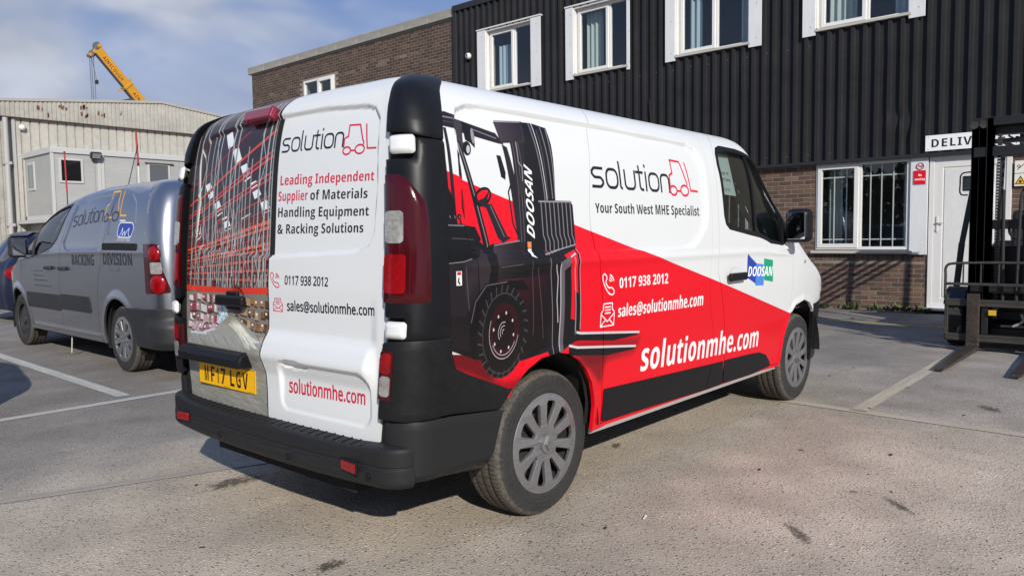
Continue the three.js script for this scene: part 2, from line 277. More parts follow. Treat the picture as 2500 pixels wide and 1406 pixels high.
  far.forEach(([x, y, z, s, t], i) => { mt.makeScale(1, 1, s).setPosition(x, y, z); im.setMatrixAt(i, mt); const k = z < -10 ? 0.62 : 1.08, st = z < -10 && Math.abs(y - 5.95 - 0.02 * (z + 15)) < 0.05 && hash(i, 3) < 0.5 ? 1.9 : 1; cc.setRGB(tones[t][0] * k * st, tones[t][1] * k * st * 1.02, tones[t][2] * k * st * 1.1); im.setColorAt(i, cc); });
  im.name = 'brickwork'; im.castShadow = im.receiveShadow = true; im.userData.kind = 'stuff'; office.add(im);
  // black ribbed cladding in sheets
  const clad = phys(0.034, 0.034, 0.037, 0.5, 0, { specularIntensity: 0.3, map: mottle(0.75, 1, 5, 20) }), P = 0.188, prof = [[0, 0], [0.098, 0], [0.110, -0.05], [0.162, -0.05], [0.178, 0], [P, 0]];
  for (let s = 0; s < 14; s++) {
    const z0 = -10.22 + s * P * 5, zs = [], pts = [];
    for (let r = 0; r < 5; r++) for (let k = 0; k < prof.length - (r < 4 ? 1 : 0); k++) zs.push([z0 + r * P + prof[k][0], prof[k][1], r]);
    const pos = [], idx = [], heads = new Set();
    // flat shaded strips, broken where the windows are
    for (let k = 0; k < zs.length - 1; k++) {
      const zm = (zs[k][0] + zs[k + 1][0]) / 2, u = uppers.find(([a, b]) => zm > a + 0.1 && zm < b - 0.1);
      const spans = u ? [[2.50, 4.70], [6.08, 6.74]] : [[2.50, 6.74]];
      for (const [y0, y1] of spans) {
        const ys = range(y0, y1, 0.08);
        for (let i = 0; i < ys.length; i++) for (const e of [k, k + 1]) {
          const y = ys[i]; let z = zs[e][0], x = -0.05 + zs[e][1];
          const dd = (zc, yc, a, w, h) => a * Math.exp(-(((z - zc) / w) ** 2) - (((y - yc) / h) ** 2));
          if (zs[e][1] < -0.01) { x += dd(-0.40, 3.10, 0.045, 0.09, 0.10) + dd(-0.21, 3.06, 0.045, 0.09, 0.12) + dd(-0.02, 3.12, 0.03, 0.07, 0.08); z += dd(-0.40, 2.75, 0.025, 0.09, 0.25) - dd(-0.21, 2.7, 0.03, 0.09, 0.25) + dd(-0.6, 4.0, 0.01, 0.1, 0.2); }
          x += 0.0025 * (fbm(z * 2 + 7, y * 1.3, 3) - 0.5) * 2; pos.push(x, y, z);
        }
        const b0 = pos.length / 3 - ys.length * 2; for (let i = 0; i < ys.length - 1; i++) { const a = b0 + i * 2; if (y0 > 6) heads.add(a); idx.push(a, a + 1, a + 3, a, a + 3, a + 2); }
      }
    }
    const uvs = []; for (let i = 0; i < pos.length; i += 3) uvs.push(pos[i + 2] / 2, pos[i + 1] / 2);
    // the strips over a window head are sheets of their own
    const top = [], low = []; for (let i = 0; i < idx.length; i += 3) { const t = idx.slice(i, i + 3); (heads.has(t[0]) ? top : low).push(...t); }
    for (const id of [low, top]) { if (!id.length) continue; const g = new THREE.BufferGeometry(); g.setAttribute('position', new THREE.Float32BufferAttribute(pos, 3)); g.setAttribute('uv', new THREE.Float32BufferAttribute(uvs, 2)); g.setIndex(id); g.computeVertexNormals(); mesh('cladding_sheet', G(g), clad, office); }
  }
  const flash = phys(0.020, 0.020, 0.022, 0.45, 0);
  mesh('flashing', G(lim(-0.115, 0.10, 6.72, 6.86, -10.33, 3.0, 0.006), lim(-0.10, -0.002, 2.445, 2.50, -10.25, 3.0, 0.004), lim(-0.095, 0.02, 2.5, 6.72, -10.33, -10.21, 0.006)), flash, office);
  mesh('screw_heads', G(range(-9.9, 1.6, 0.376).flatMap((z) => [2.62, 4.45, 6.62].map((y) => at(cyl(0.009, 0.008, 6), -0.055, y + 0.01 * Math.sin(z * 9), z - 0.03, 0, 0, Math.PI / 2)))), M.steel, office);
  // windows
  const room = std(0.10, 0.10, 0.11, 0.9);
  const curtain = (z0, z1, y0, y1, c) => { const n = 40, g = new THREE.PlaneGeometry(z1 - z0, y1 - y0, n, 1), p = g.attributes.position; for (let i = 0; i < p.count; i++) p.setZ(i, 0.025 * Math.sin(p.getX(i) * 55)); g.computeVertexNormals(); return g.rotateY(-Math.PI / 2).translate(0.22, (y0 + y1) / 2, (z0 + z1) / 2); };
  const mCurt = [std(0.36, 0.44, 0.50, 0.9, 0, { side: THREE.DoubleSide }), std(0.42, 0.47, 0.45, 0.9, 0, { side: THREE.DoubleSide })];
  const leafFrame = (z0, z1, y0, y1, x0, x1, t) => [lim(x0, x1, y0, y1, z0, z0 + t, 0.006), lim(x0, x1, y0, y1, z1 - t, z1, 0.006), lim(x0, x1, y0, y0 + t, z0 + t - 0.002, z1 - t + 0.002, 0.006), lim(x0, x1, y1 - t, y1, z0 + t - 0.002, z1 - t + 0.002, 0.006)];
  uppers.forEach(([a, b, f0, f1, mu], i) => {
    const w = new THREE.Group(); w.name = 'window'; office.add(w);
    mesh('frame', G(leafFrame(f0, f1, 4.70, 6.06, 0.0, 0.07, 0.045), lim(0, 0.068, 4.74, 6.02, mu - 0.028, mu + 0.028, 0.006), leafFrame(f0 + 0.035, mu - 0.02, 4.735, 6.025, -0.018, 0.05, 0.062)), pvc, w);
    mesh('reveal', G(lim(-0.10, 0.02, 6.06, 6.10, f0 - 0.02, f1 + 0.02), lim(-0.10, 0.0, 4.72, 6.06, f0 - 0.028, f0 - 0.003), lim(-0.10, 0.0, 4.72, 6.06, f1 + 0.003, f1 + 0.028)), pvc, w);
    mesh('sill', lim(-0.13, 0.01, 4.655, 4.70, f0 - 0.03, f1 + 0.04, 0.008), std(0.60, 0.57, 0.50, 0.6, 0, { map: mottle(0.8, 1, 4, 9) }), w);
    mesh('head_trim', lim(-0.135, -0.05, 6.105, 6.135, a - 0.015, b + 0.015, 0.004), pvc, w);
    for (const [p0, p1] of [[a, f0 - 0.025], [f1 + 0.0, b]]) { const sp = mesh('side_panel', lim(-0.120, -0.098, 4.60, 6.10, p0, p1, 0.003), board, w); mesh('panel_fixings', G([4.75, 5.35, 5.95].map((y) => at(cyl(0.008, 0.006, 8), -0.122, y, (p0 + p1) / 2 + 0.03, 0, 0, Math.PI / 2))), M.steel, sp); }
    mesh('pane', lim(0.02, 0.026, 4.79, 5.97, f0 + 0.09, mu - 0.075), M.winGlass, w); mesh('pane', lim(0.03, 0.036, 4.74, 6.02, mu + 0.026, f1 - 0.043), M.winGlass, w);
    const q = mu - f0; mesh('curtain', [curtain(f0 + 0.12, f0 + q * 0.72, 4.72, i === 0 ? 5.75 : 6.0), curtain(f0 + 0.12, f0 + q * 0.62, 4.72, 6.0), curtain(f0 + 0.1, f0 + q * 0.5, 4.72, 6.0), curtain(f0 + 0.1, f0 + q * 0.7, 4.72, 6.0)][i], mCurt[i % 2], w); if (i > 1) mesh('curtain', curtain(f1 - 0.28, f1 - 0.04, 4.72, 6.0), mCurt[1 - i % 2], w);
  });
  { // small window in the brick
    const w = new THREE.Group(); w.name = 'window'; office.add(w); mesh('frame', G(leafFrame(-16.75, -15.27, 4.95, 5.99, -0.03, 0.06, 0.06), lim(-0.03, 0.06, 5.0, 5.95, -16.06, -15.98), leafFrame(-16.0, -15.32, 5.5, 5.94, -0.05, 0.05, 0.06)), pvc, w); mesh('pane', lim(0.02, 0.026, 5.0, 5.94, -16.7, -15.32), M.winGlass, w); mesh('sill', lim(-0.08, 0, 4.90, 4.95, -16.8, -15.2, 0.006), pvc, w);
  }
  lowers.forEach(([a, b, mu], i) => {
    const w = new THREE.Group(); w.name = 'window'; office.add(w);
    mesh('frame', G(leafFrame(a, b, 1.0, 2.45, 0.0, 0.07, 0.05), lim(0, 0.068, 1.04, 2.41, mu - 0.03, mu + 0.03, 0.006), leafFrame(a + 0.03, mu - 0.015, 1.03, 2.42, -0.018, 0.05, 0.07)), pvc, w);
    mesh('sill', lim(-0.075, 0.02, 0.935, 0.985, a - 0.06, b + 0.06, 0.008), std(0.60, 0.57, 0.50, 0.6, 0, { map: mottle(0.8, 1, 4, 9) }), w);
    mesh('pane', lim(0.02, 0.026, 1.1, 2.35, a + 0.095, mu - 0.08), M.winGlass, w); mesh('pane', lim(0.03, 0.036, 1.045, 2.405, mu + 0.028, b - 0.048), M.winGlass, w);
    const bars = new THREE.Group(); bars.name = 'window_bars'; w.add(bars);
    for (const z of [0.27, 0.47, 0.62, 0.85, 1.02, 1.20, 1.38]) mesh('bar', lim(0.11, 0.122, 1.04, 2.41, a + z - 0.008, a + z + 0.008), pvc, bars);
    for (const y of [1.17, 2.22]) mesh('bar', lim(0.122, 0.134, y - 0.009, y + 0.009, a, b), pvc, bars);
    mesh('curtain', curtain(a + 0.1, a + 0.34, 1.02, 2.4).translate(0.12, 0, 0), mCurt[1], w); mesh('curtain', curtain(b - 0.17, b - 0.03, 1.02, 2.4).translate(0.12, 0, 0), mCurt[1], w);
  });
  mesh('wall_board', lim(-0.03, 0.03, 0.92, 2.46, -0.165, 0.085, 0.004), board, office);
  // delivery door
  const dr = new THREE.Group(); dr.name = 'door'; office.add(dr);
  mesh('door_frame', G(leafFrame(0.10, 1.19, 0.08, 2.46, -0.01, 0.07, 0.07)), pvc, dr);
  mesh('door_leaf', G(leafFrame(0.17, 1.12, 0.12, 2.39, 0.0, 0.05, 0.12), lim(0.012, 0.042, 0.22, 2.29, 0.28, 1.01), [0.235, 0].slice(0, 1).map(() => lim(0.004, 0.02, 0.26, 2.25, 0.31, 0.98, 0.004))), pvc, dr);
  mesh('threshold', lim(-0.10, 0.05, 0.045, 0.09, 0.06, 1.22, 0.008), std(0.6, 0.6, 0.6, 0.35, 0.9), dr);
  mesh('step', lim(-0.06, 0.08, 0, 0.045, 0.08, 1.2), M.dark, dr);
  mesh('handle', G(lim(-0.012, 0.0, 1.27, 1.52, 0.205, 0.235, 0.005), bar([-0.03, 1.42, 0.21], [-0.035, 1.42, 0.33], 0.02, 0.014, 0.006), rod([-0.03, 1.42, 0.22], [0, 1.42, 0.22], 0.009), at(cyl(0.011, 0.02, 12), -0.012, 1.31, 0.22, 0, 0, Math.PI / 2)), std(0.68, 0.68, 0.66, 0.35, 0.2), dr);
}
// ---------- signs and fittings on the office ----------
const plateSign = (name, label, z0, z1, y0, y1, draw, px, x = -0.012) => {
  const o = thing(name, label, 'sign', [FX, 0, 0]);
  mesh('backing', lim(x, x + 0.008, y0, y1, z0, z1, 0.002), std(0.7, 0.7, 0.69, 0.4), o);
  const w = Math.round((z1 - z0) * px), h = Math.round((y1 - y0) * px), f = mesh('sign_face', new THREE.PlaneGeometry(z1 - z0 - 0.002, y1 - y0 - 0.002), std(1, 1, 1, 0.4, 0, { map: canvasTex(w, h, draw) }), o);
  f.position.set(x - 0.002, (y0 + y1) / 2, (z0 + z1) / 2); f.rotation.y = -Math.PI / 2; return o;
};
const wideText = (ctx, s, x0, x1, base, cap, ink, bold) => { ctx.fillStyle = ink; ctx.font = (bold ? 'bold ' : '') + '100px sans-serif'; const ws = [...s].map((c) => ctx.measureText(c).width), t = ws.reduce((a, b) => a + b, 0), gap = (x1 - x0) * 0.009, k = (x1 - x0 - gap * (s.length - 1)) / t; let x = x0; [...s].forEach((c, i) => { ctx.save(); ctx.translate(x, base); ctx.scale(k, cap / 71.4); ctx.fillText(c, 0, 0); ctx.restore(); x += ws[i] * k + gap; }); };
plateSign('deliveries_sign', 'long white sign reading DELIVERIES above the white door', 0.055, 1.285, 2.525, 2.765, (ctx, w, h) => { ctx.fillStyle = '#eef0f0'; ctx.fillRect(0, 0, w, h); wideText(ctx, 'DELIVERIES', w * 0.055, w * 0.955, h * 0.77, h * 0.52, '#14151a', true); ctx.fillStyle = '#445'; for (const [x, y] of [[0.03, 0.1], [0.03, 0.9], [0.97, 0.1], [0.97, 0.9]]) { ctx.beginPath(); ctx.arc(x * w, y * h, 4, 0, 7); ctx.fill(); } }, 600, -0.108);
plateSign('no_smoking_sign', 'red square sign reading No smoking on the white board', -0.115, 0.06, 2.03, 2.245, (ctx, w, h) => { ctx.fillStyle = '#d80a1e'; ctx.fillRect(0, 0, w, h); wideText(ctx, 'No', w * 0.36, w * 0.66, h * 0.42, h * 0.17, '#fff', true); wideText(ctx, 'smoking', w * 0.08, w * 0.92, h * 0.72, h * 0.16, '#fff', true); }, 1200, -0.042);
{
  const s = thing('prohibition_roundel', 'round no smoking symbol above the red square sign', 'sign', [FX, 0, 0]);
  mesh('disc', at(cyl(0.058, 0.004, 32), -0.034, 2.31, -0.025, 0, 0, Math.PI / 2), std(0.72, 0.72, 0.71, 0.4), s); mesh('ring', G(at(new THREE.TorusGeometry(0.050, 0.0065, 6, 40), -0.0375, 2.31, -0.025, 0, Math.PI / 2), bar([-0.0375, 2.346, -0.060], [-0.0375, 2.274, 0.010], 0.010, 0.004, 0.001)), std(0.42, 0.03, 0.04, 0.5), s);
  mesh('cigarette_symbol', G(lim(-0.0385, -0.0365, 2.302, 2.314, -0.055, 0.010), lim(-0.0385, -0.0365, 2.318, 2.326, -0.01, 0.008)), std(0.05, 0.05, 0.05, 0.6), s);
}
plateSign('door_notice', 'white notice in a black border on the delivery door', 0.66, 0.97, 1.58, 1.98, (ctx, w, h) => { ctx.fillStyle = '#e8eaea'; ctx.fillRect(0, 0, w, h); ctx.strokeStyle = '#222'; ctx.lineWidth = 6; ctx.strokeRect(6, 6, w - 12, h - 12); wideText(ctx, 'F', w * 0.14, w * 0.24, h * 0.2, h * 0.1, '#222', true); wideText(ctx, 'R', w * 0.12, w * 0.22, h * 0.68, h * 0.1, '#222', false); wideText(ctx, 'P', w * 0.62, w * 0.72, h * 0.68, h * 0.1, '#222', false); ctx.fillRect(w * 0.08, h * 0.8, w * 0.84, 5); }, 700, -0.004);
plateSign('hazard_sign', 'white hazard sign with a yellow triangle on brick pier', 1.225, 1.47, 1.93, 2.30, (ctx, w, h) => { ctx.fillStyle = '#e6e2d6'; ctx.fillRect(0, 0, w, h); ctx.fillStyle = '#222'; ctx.fillRect(0, h * 0.49, w, 6); ctx.fillStyle = '#e0b020'; ctx.strokeStyle = '#222'; ctx.lineWidth = 8; ctx.beginPath(); ctx.moveTo(w * 0.3, h * 0.62); ctx.lineTo(w * 0.55, h * 0.92); ctx.lineTo(w * 0.05, h * 0.92); ctx.closePath(); ctx.fill(); ctx.stroke(); ctx.fillStyle = '#222'; ctx.fillRect(w * 0.24, h * 0.78, w * 0.12, h * 0.1); ctx.lineWidth = 7; ctx.beginPath(); ctx.moveTo(w * 0.12, h * 0.36); ctx.lineTo(w * 0.5, h * 0.12); ctx.stroke(); ctx.beginPath(); ctx.arc(w * 0.2, h * 0.22, w * 0.07, 0, 7); ctx.stroke(); }, 700, -0.03);
{
  const o = thing('security_camera', 'white dome security camera fixed to black cladding beside a window', 'camera', [FX - 0.09, 5.60, -9.79]);
  mesh('bracket', at(cyl(0.055, 0.05, 24), 0.02, 0, 0, 0, 0, Math.PI / 2), pvc, o); mesh('camera_ball', at(new THREE.SphereGeometry(0.075, 24, 16), -0.035, -0.015, 0.01), pvc, o); mesh('lens', G(at(cyl(0.022, 0.01, 14), -0.108, -0.005, 0.025, 0, 0.2, Math.PI / 2), at(cyl(0.012, 0.01, 12), -0.104, -0.045, 0.025, 0, 0.2, Math.PI / 2)), M.black, o);
}
{ // cable sagging down the cladding
  const o = mesh('loose_cable', tube([[FX - 0.1, 3.95, -4.86], [FX - 0.1, 3.6, -4.84], [FX - 0.105, 3.2, -4.74], [FX - 0.1, 2.8, -4.6]], 0.007, 24, 5), M.black); tag(o, 'thin black cable hanging down the cladding above the van', 'cable');
}
// weeds along the foot of the wall
{
  const R = rng(77), leafM = [std(0.07, 0.10, 0.03, 0.8, 0, { side: THREE.DoubleSide }), std(0.11, 0.13, 0.045, 0.8, 0, { side: THREE.DoubleSide })];
  const labels = ['leafy weed at the wall foot below the window middle', 'spreading weed at the wall foot left of the door step', 'low weed at the wall foot next to the van', 'weed tuft beside the door threshold', 'small pale weed below the white board'];
  [[-1.02, 0.16], [-0.25, 0.17], [-1.45, 0.08], [0.03, 0.15], [-0.62, 0.14]].forEach(([z, r], i) => {
    const leaves = []; for (let k = 0; k < 46; k++) { const a = R() * 6.28, l = r * (0.35 + R() * 0.8), h = 0.03 + R() * 0.07, w = 0.012 + R() * 0.012, s = new THREE.Shape([[0, 0], [w, l * 0.35], [w * 0.7, l * 0.75], [0, l], [-w * 0.7, l * 0.75], [-w, l * 0.35]].map((p) => new THREE.Vector2(...p))); leaves.push(at(new THREE.ShapeGeometry(s).rotateX(-Math.PI / 2 + 0.3 + R() * 0.9), 0, 0, 0, 0, a).translate((R() - 0.5) * 0.06, 0.004 + R() * 0.02, (R() - 0.5) * r * 1.6)); }
    const o = thing('weed_plant', labels[i], 'plant', [FX - 0.12, 0, z], 0, 'weeds along the office wall'); mesh('leaves', G(leaves), leafM[i % 2], o);
  });
}
// ---------- warehouse shed behind the car park ----------
const SZ = -28.5;
const shed = thing('warehouse_shed', 'pale corrugated metal warehouse with rust spots below its roof edge', 'building', [0, 0, SZ]);
{
  const skin = std(0.55, 0.525, 0.465, 0.75, 0, { map: mottle(0.80, 1, 4, 31) }), skin2 = std(0.52, 0.50, 0.445, 0.75, 0, { map: mottle(0.74, 1, 5, 33) });
  const ridge = (x) => 6.93 - Math.abs(x - 12.6) * 0.105;
  const strip = (x0, x1, yb, yt, z, P, prof, mat, name) => {
    for (let s = x0; s < x1 - 0.01; s += P * 8) {
      const pos = [], idx = [], e = Math.min(s + P * 8, x1); let k = 0;
      const pts = []; for (let x = s; x < e - 1e-6; x += P) for (const [dx, dz] of prof) if (x + dx <= e) pts.push([x + dx, dz]); pts.push([e, 0]);
      for (let i = 0; i < pts.length - 1; i++) { for (const [x, dz] of [pts[i], pts[i + 1]]) { pos.push(x, yb(x), z + dz, x, yt(x), z + dz); } idx.push(k, k + 2, k + 3, k, k + 3, k + 1); k += 4; }
      const g = new THREE.BufferGeometry(); g.setAttribute('position', new THREE.Float32BufferAttribute(pos, 3)); const uvs = []; for (let i = 0; i < pos.length; i += 3) uvs.push(pos[i] / 3, pos[i + 1] / 3); g.setAttribute('uv', new THREE.Float32BufferAttribute(uvs, 2)); g.setIndex(idx); g.computeVertexNormals(); mesh(name, g, mat, shed);
    }
  };
  strip(7.28, 24, () => 0, () => 5.84, 0, 0.30, [[0, 0], [0.24, 0], [0.25, -0.05], [0.285, -0.05]], skin, 'wall_sheet');
  strip(2, 7.28, () => 0, () => 5.84, -0.05, 0.16, [[0, 0], [0.10, 0], [0.11, -0.03], [0.15, -0.03]], skin2, 'wall_sheet');
  strip(2, 24, () => 5.80, ridge, 0.14, 0.15, [[0, 0], [0.08, 0], [0.10, -0.03], [0.13, -0.03]], skin2, 'gable_sheet');
  mesh('roof', G(ext([[2, 0], [24, 0], [24, ridge(24) + 0.02], [12.6, 6.95], [2, ridge(2) + 0.02]], 30, 0).translate(0, 0, -30.1)), std(0.32, 0.31, 0.30, 0.8), shed);
  mesh('verge_trim', G(bar([2, ridge(2) + 0.03, 0.12], [12.6, 6.96, 0.12], 0.10, 0.12), bar([12.6, 6.96, 0.12], [24, ridge(24) + 0.03, 0.12], 0.10, 0.12)), std(0.36, 0.345, 0.31, 0.7), shed);
  mesh('drip_flashing', lim(2, 24, 5.77, 5.80, 0.02, 0.16), std(0.20, 0.105, 0.07, 0.9, 0, { map: mottle(0.4, 1, 20, 5) }), shed);
  // rust where the fixings have corroded
  const R = rng(9), rust = []; for (const [x, y, n] of [[8.0, 6.05, 3], [8.75, 6.2, 5], [9.45, 6.3, 7], [9.45, 6.0, 5], [10.1, 6.1, 4], [8.2, 5.9, 2], [10.9, 6.25, 2]]) for (let i = 0; i < n; i++) rust.push(lim(0, 0.03 + R() * 0.04, 0, 0.05 + R() * 0.12, 0, 0.004).translate(x + R() * 0.28, y + R() * 0.1, 0.141));
  mesh('rust_patch', G(rust), std(0.15, 0.055, 0.03, 0.95), shed);
  mesh('downpipe', G(rod([7.02, 0, 0.12], [7.02, 5.75, 0.12], 0.085, 14), lim(7.24, 7.34, 0, 5.78, 0.0, 0.06), lim(6.9, 7.15, 4.1, 4.2, 0.0, 0.2), lim(6.9, 7.15, 1.9, 2.0, 0, 0.2)), std(0.40, 0.39, 0.38, 0.6), shed);
  mesh('roof_vent', G(at(cyl(0.34, 0.06, 16), 12.1, 7.14, -1.6), at(cyl(0.1, 0.4, 12), 12.1, 6.95, -1.6), at(new THREE.ConeGeometry(0.36, 0.12, 16), 12.1, 7.22, -1.6)), std(0.05, 0.05, 0.05, 0.7), shed);
  mesh('solar_panel', G(range(6.2, 10.0, 1.1).slice(0, -1).map((x) => at(rbx(1.02, 0.04, 1.6, 0, 0, 0, 0.01), x + 0.5, ridge(x + 0.5) + 0.10, -1.4, 0, 0, 0.105))), std(0.02, 0.025, 0.04, 0.3), shed);
  const c = thing('shed_camera', 'small white camera high on the pale warehouse wall', 'camera', [7.55, 5.45, SZ + 0.1]); mesh('camera_ball', new THREE.SphereGeometry(0.11, 16, 12), pvc, c); mesh('bracket', at(cyl(0.07, 0.12, 14), 0, 0.02, -0.06, Math.PI / 2), pvc, c);
}
// ---------- stacked site cabins in front of it ----------
const CZ = -25.6;
const cabin = thing('site_cabin', 'grey flat roofed site cabin raised above the car park', 'cabin', [0, 0, CZ]);
{
  const grey = std(0.45, 0.455, 0.445, 0.55, 0, { map: mottle(0.86, 1, 4, 41) }), trim = std(0.50, 0.505, 0.50, 0.5), y0 = 2.12, y1 = 4.50, x0 = 7.56, x1 = 16.8, zb = -2.86;
  mesh('wall', G(lim(x0, x1, y0 + 0.12, y1 - 0.1, zb, 0)), grey, cabin);
  mesh('roof', G(lim(x0 - 0.06, x1, y1 - 0.17, y1, zb, 0.06, 0.01), lim(x0 - 0.03, x1, y1, y1 + 0.03, zb + 0.1, -0.05)), trim, cabin);
  mesh('base_beam', G(lim(x0 - 0.02, x1, y0, y0 + 0.13, zb, 0.02), lim(x0 - 0.3, x0 + 1.2, y0 - 0.14, y0 - 0.02, zb, 0.1)), trim, cabin);
  for (const x of [x0, 9.10, 13.2]) for (const s of x === x0 ? [0] : [-0.055, 0.055]) mesh('corner_post', lim(x + s - 0.05, x + s + 0.05, y0, y1 - 0.02, -0.06, 0.028, 0.008), trim, cabin);
  mesh('corner_post', lim(x0 - 0.02, x0 + 0.08, y0, y1 - 0.02, zb, zb + 0.1), trim, cabin);
  mesh('lower_cabin', G(lim(x0 + 0.1, x1, 0.1, y0 - 0.16, zb, -0.05), lim(x0 + 0.1, x1, 0, 0.1, zb + 0.1, -0.15)), grey, cabin);
  mesh('panel_joint', G([8.9, 10.3, 11.9, 12.4].map((x) => lim(x - 0.008, x + 0.008, y0 + 0.14, y1 - 0.18, 0, 0.006))), std(0.25, 0.25, 0.25, 0.7), cabin);
  const dg = phys(0.008, 0.009, 0.011, 0.06, 0), tinted = phys(0.11, 0.12, 0.135, 0.12, 0);
  const win = (x, X, y, Y, g) => { const w = new THREE.Group(); w.name = 'window'; cabin.add(w); mesh('frame', G(lim(x - 0.07, X + 0.07, Y, Y + 0.07, -0.02, 0.04), lim(x - 0.07, X + 0.07, y - 0.07, y, -0.02, 0.04), lim(x - 0.07, x, y, Y, -0.02, 0.04), lim(X, X + 0.07, y, Y, -0.02, 0.04)), trim, w); mesh('pane', lim(x, X, y, Y, 0.004, 0.012), g, w); };
  win(7.82, 8.44, 3.40, 4.10, dg); win(10.78, 11.47, 3.3, 4.12, tinted); mesh('shutter_head', lim(10.62, 11.66, 4.17, 4.20, 0, 0.10), std(0.12, 0.12, 0.12, 0.6), cabin);
  { const w = new THREE.Group(); w.name = 'window'; cabin.add(w); mesh('frame', G(lim(x0 - 0.03, x0 + 0.01, 3.15, 4.15, -2.45, -1.75, 0.005)), trim, w); mesh('pane', lim(x0 - 0.036, x0 - 0.026, 3.24, 4.06, -2.36, -1.84), phys(0.20, 0.26, 0.25, 0.1, 0), w); }
}
{
  const o = thing('floodlight', 'black floodlight mounted under the roof edge of the grey cabin', 'floodlight', [8.86, 4.33, CZ]);
  mesh('lamp_housing', at(rbx(0.34, 0.24, 0.12, 0, 0, 0, 0.02), 0.02, -0.03, 0.20, 0.35), M.black, o); mesh('lamp_glass', at(rbx(0.27, 0.17, 0.01, 0, 0, 0, 0.004), 0.02, -0.05, 0.266, 0.35), phys(0.22, 0.23, 0.24, 0.1, 0), o); mesh('bracket', G(bar([-0.12, 0.06, 0.02], [-0.12, 0.02, 0.2], 0.03, 0.02), bar([0.16, 0.06, 0.02], [0.16, 0.02, 0.2], 0.03, 0.02), lim(-0.2, 0.22, 0.05, 0.09, 0.0, 0.05)), M.black, o);
}
// red and white marker poles behind the silver van
{
  const red = std(0.40, 0.03, 0.035, 0.5), wht = std(0.66, 0.64, 0.58, 0.6);
  const a = thing('marker_pole', 'slim red pole standing before the dark cabin window', 'pole', [4.04, 0, -14]); mesh('pole_shaft', rod([0, 0, 0], [0, 2.32, 0], 0.010, 8), M.black, a); mesh('red_sleeve', rod([0.0, 2.31, 0], [-0.01, 3.10, 0], 0.015, 10), red, a); mesh('tip', rod([-0.01, 3.10, 0], [-0.01, 3.13, 0], 0.017, 10), M.black, a);
  const b = thing('marker_pole', 'taller red and white pole with a slanting stay rod', 'pole', [5.48, 0, -14]); mesh('pole_shaft', rod([0.01, 0, 0], [0, 2.96, 0], 0.017, 10), wht, b); mesh('red_sleeve', rod([0, 2.96, 0], [-0.02, 3.67, 0], 0.021, 10), red, b); mesh('collar', rod([0, 2.93, 0], [0, 2.99, 0], 0.025, 10), M.black, b); mesh('stay_rod', rod([-0.9, 0, 0.0], [0.0, 3.38, 0.02], 0.009, 6), M.black, b);
}
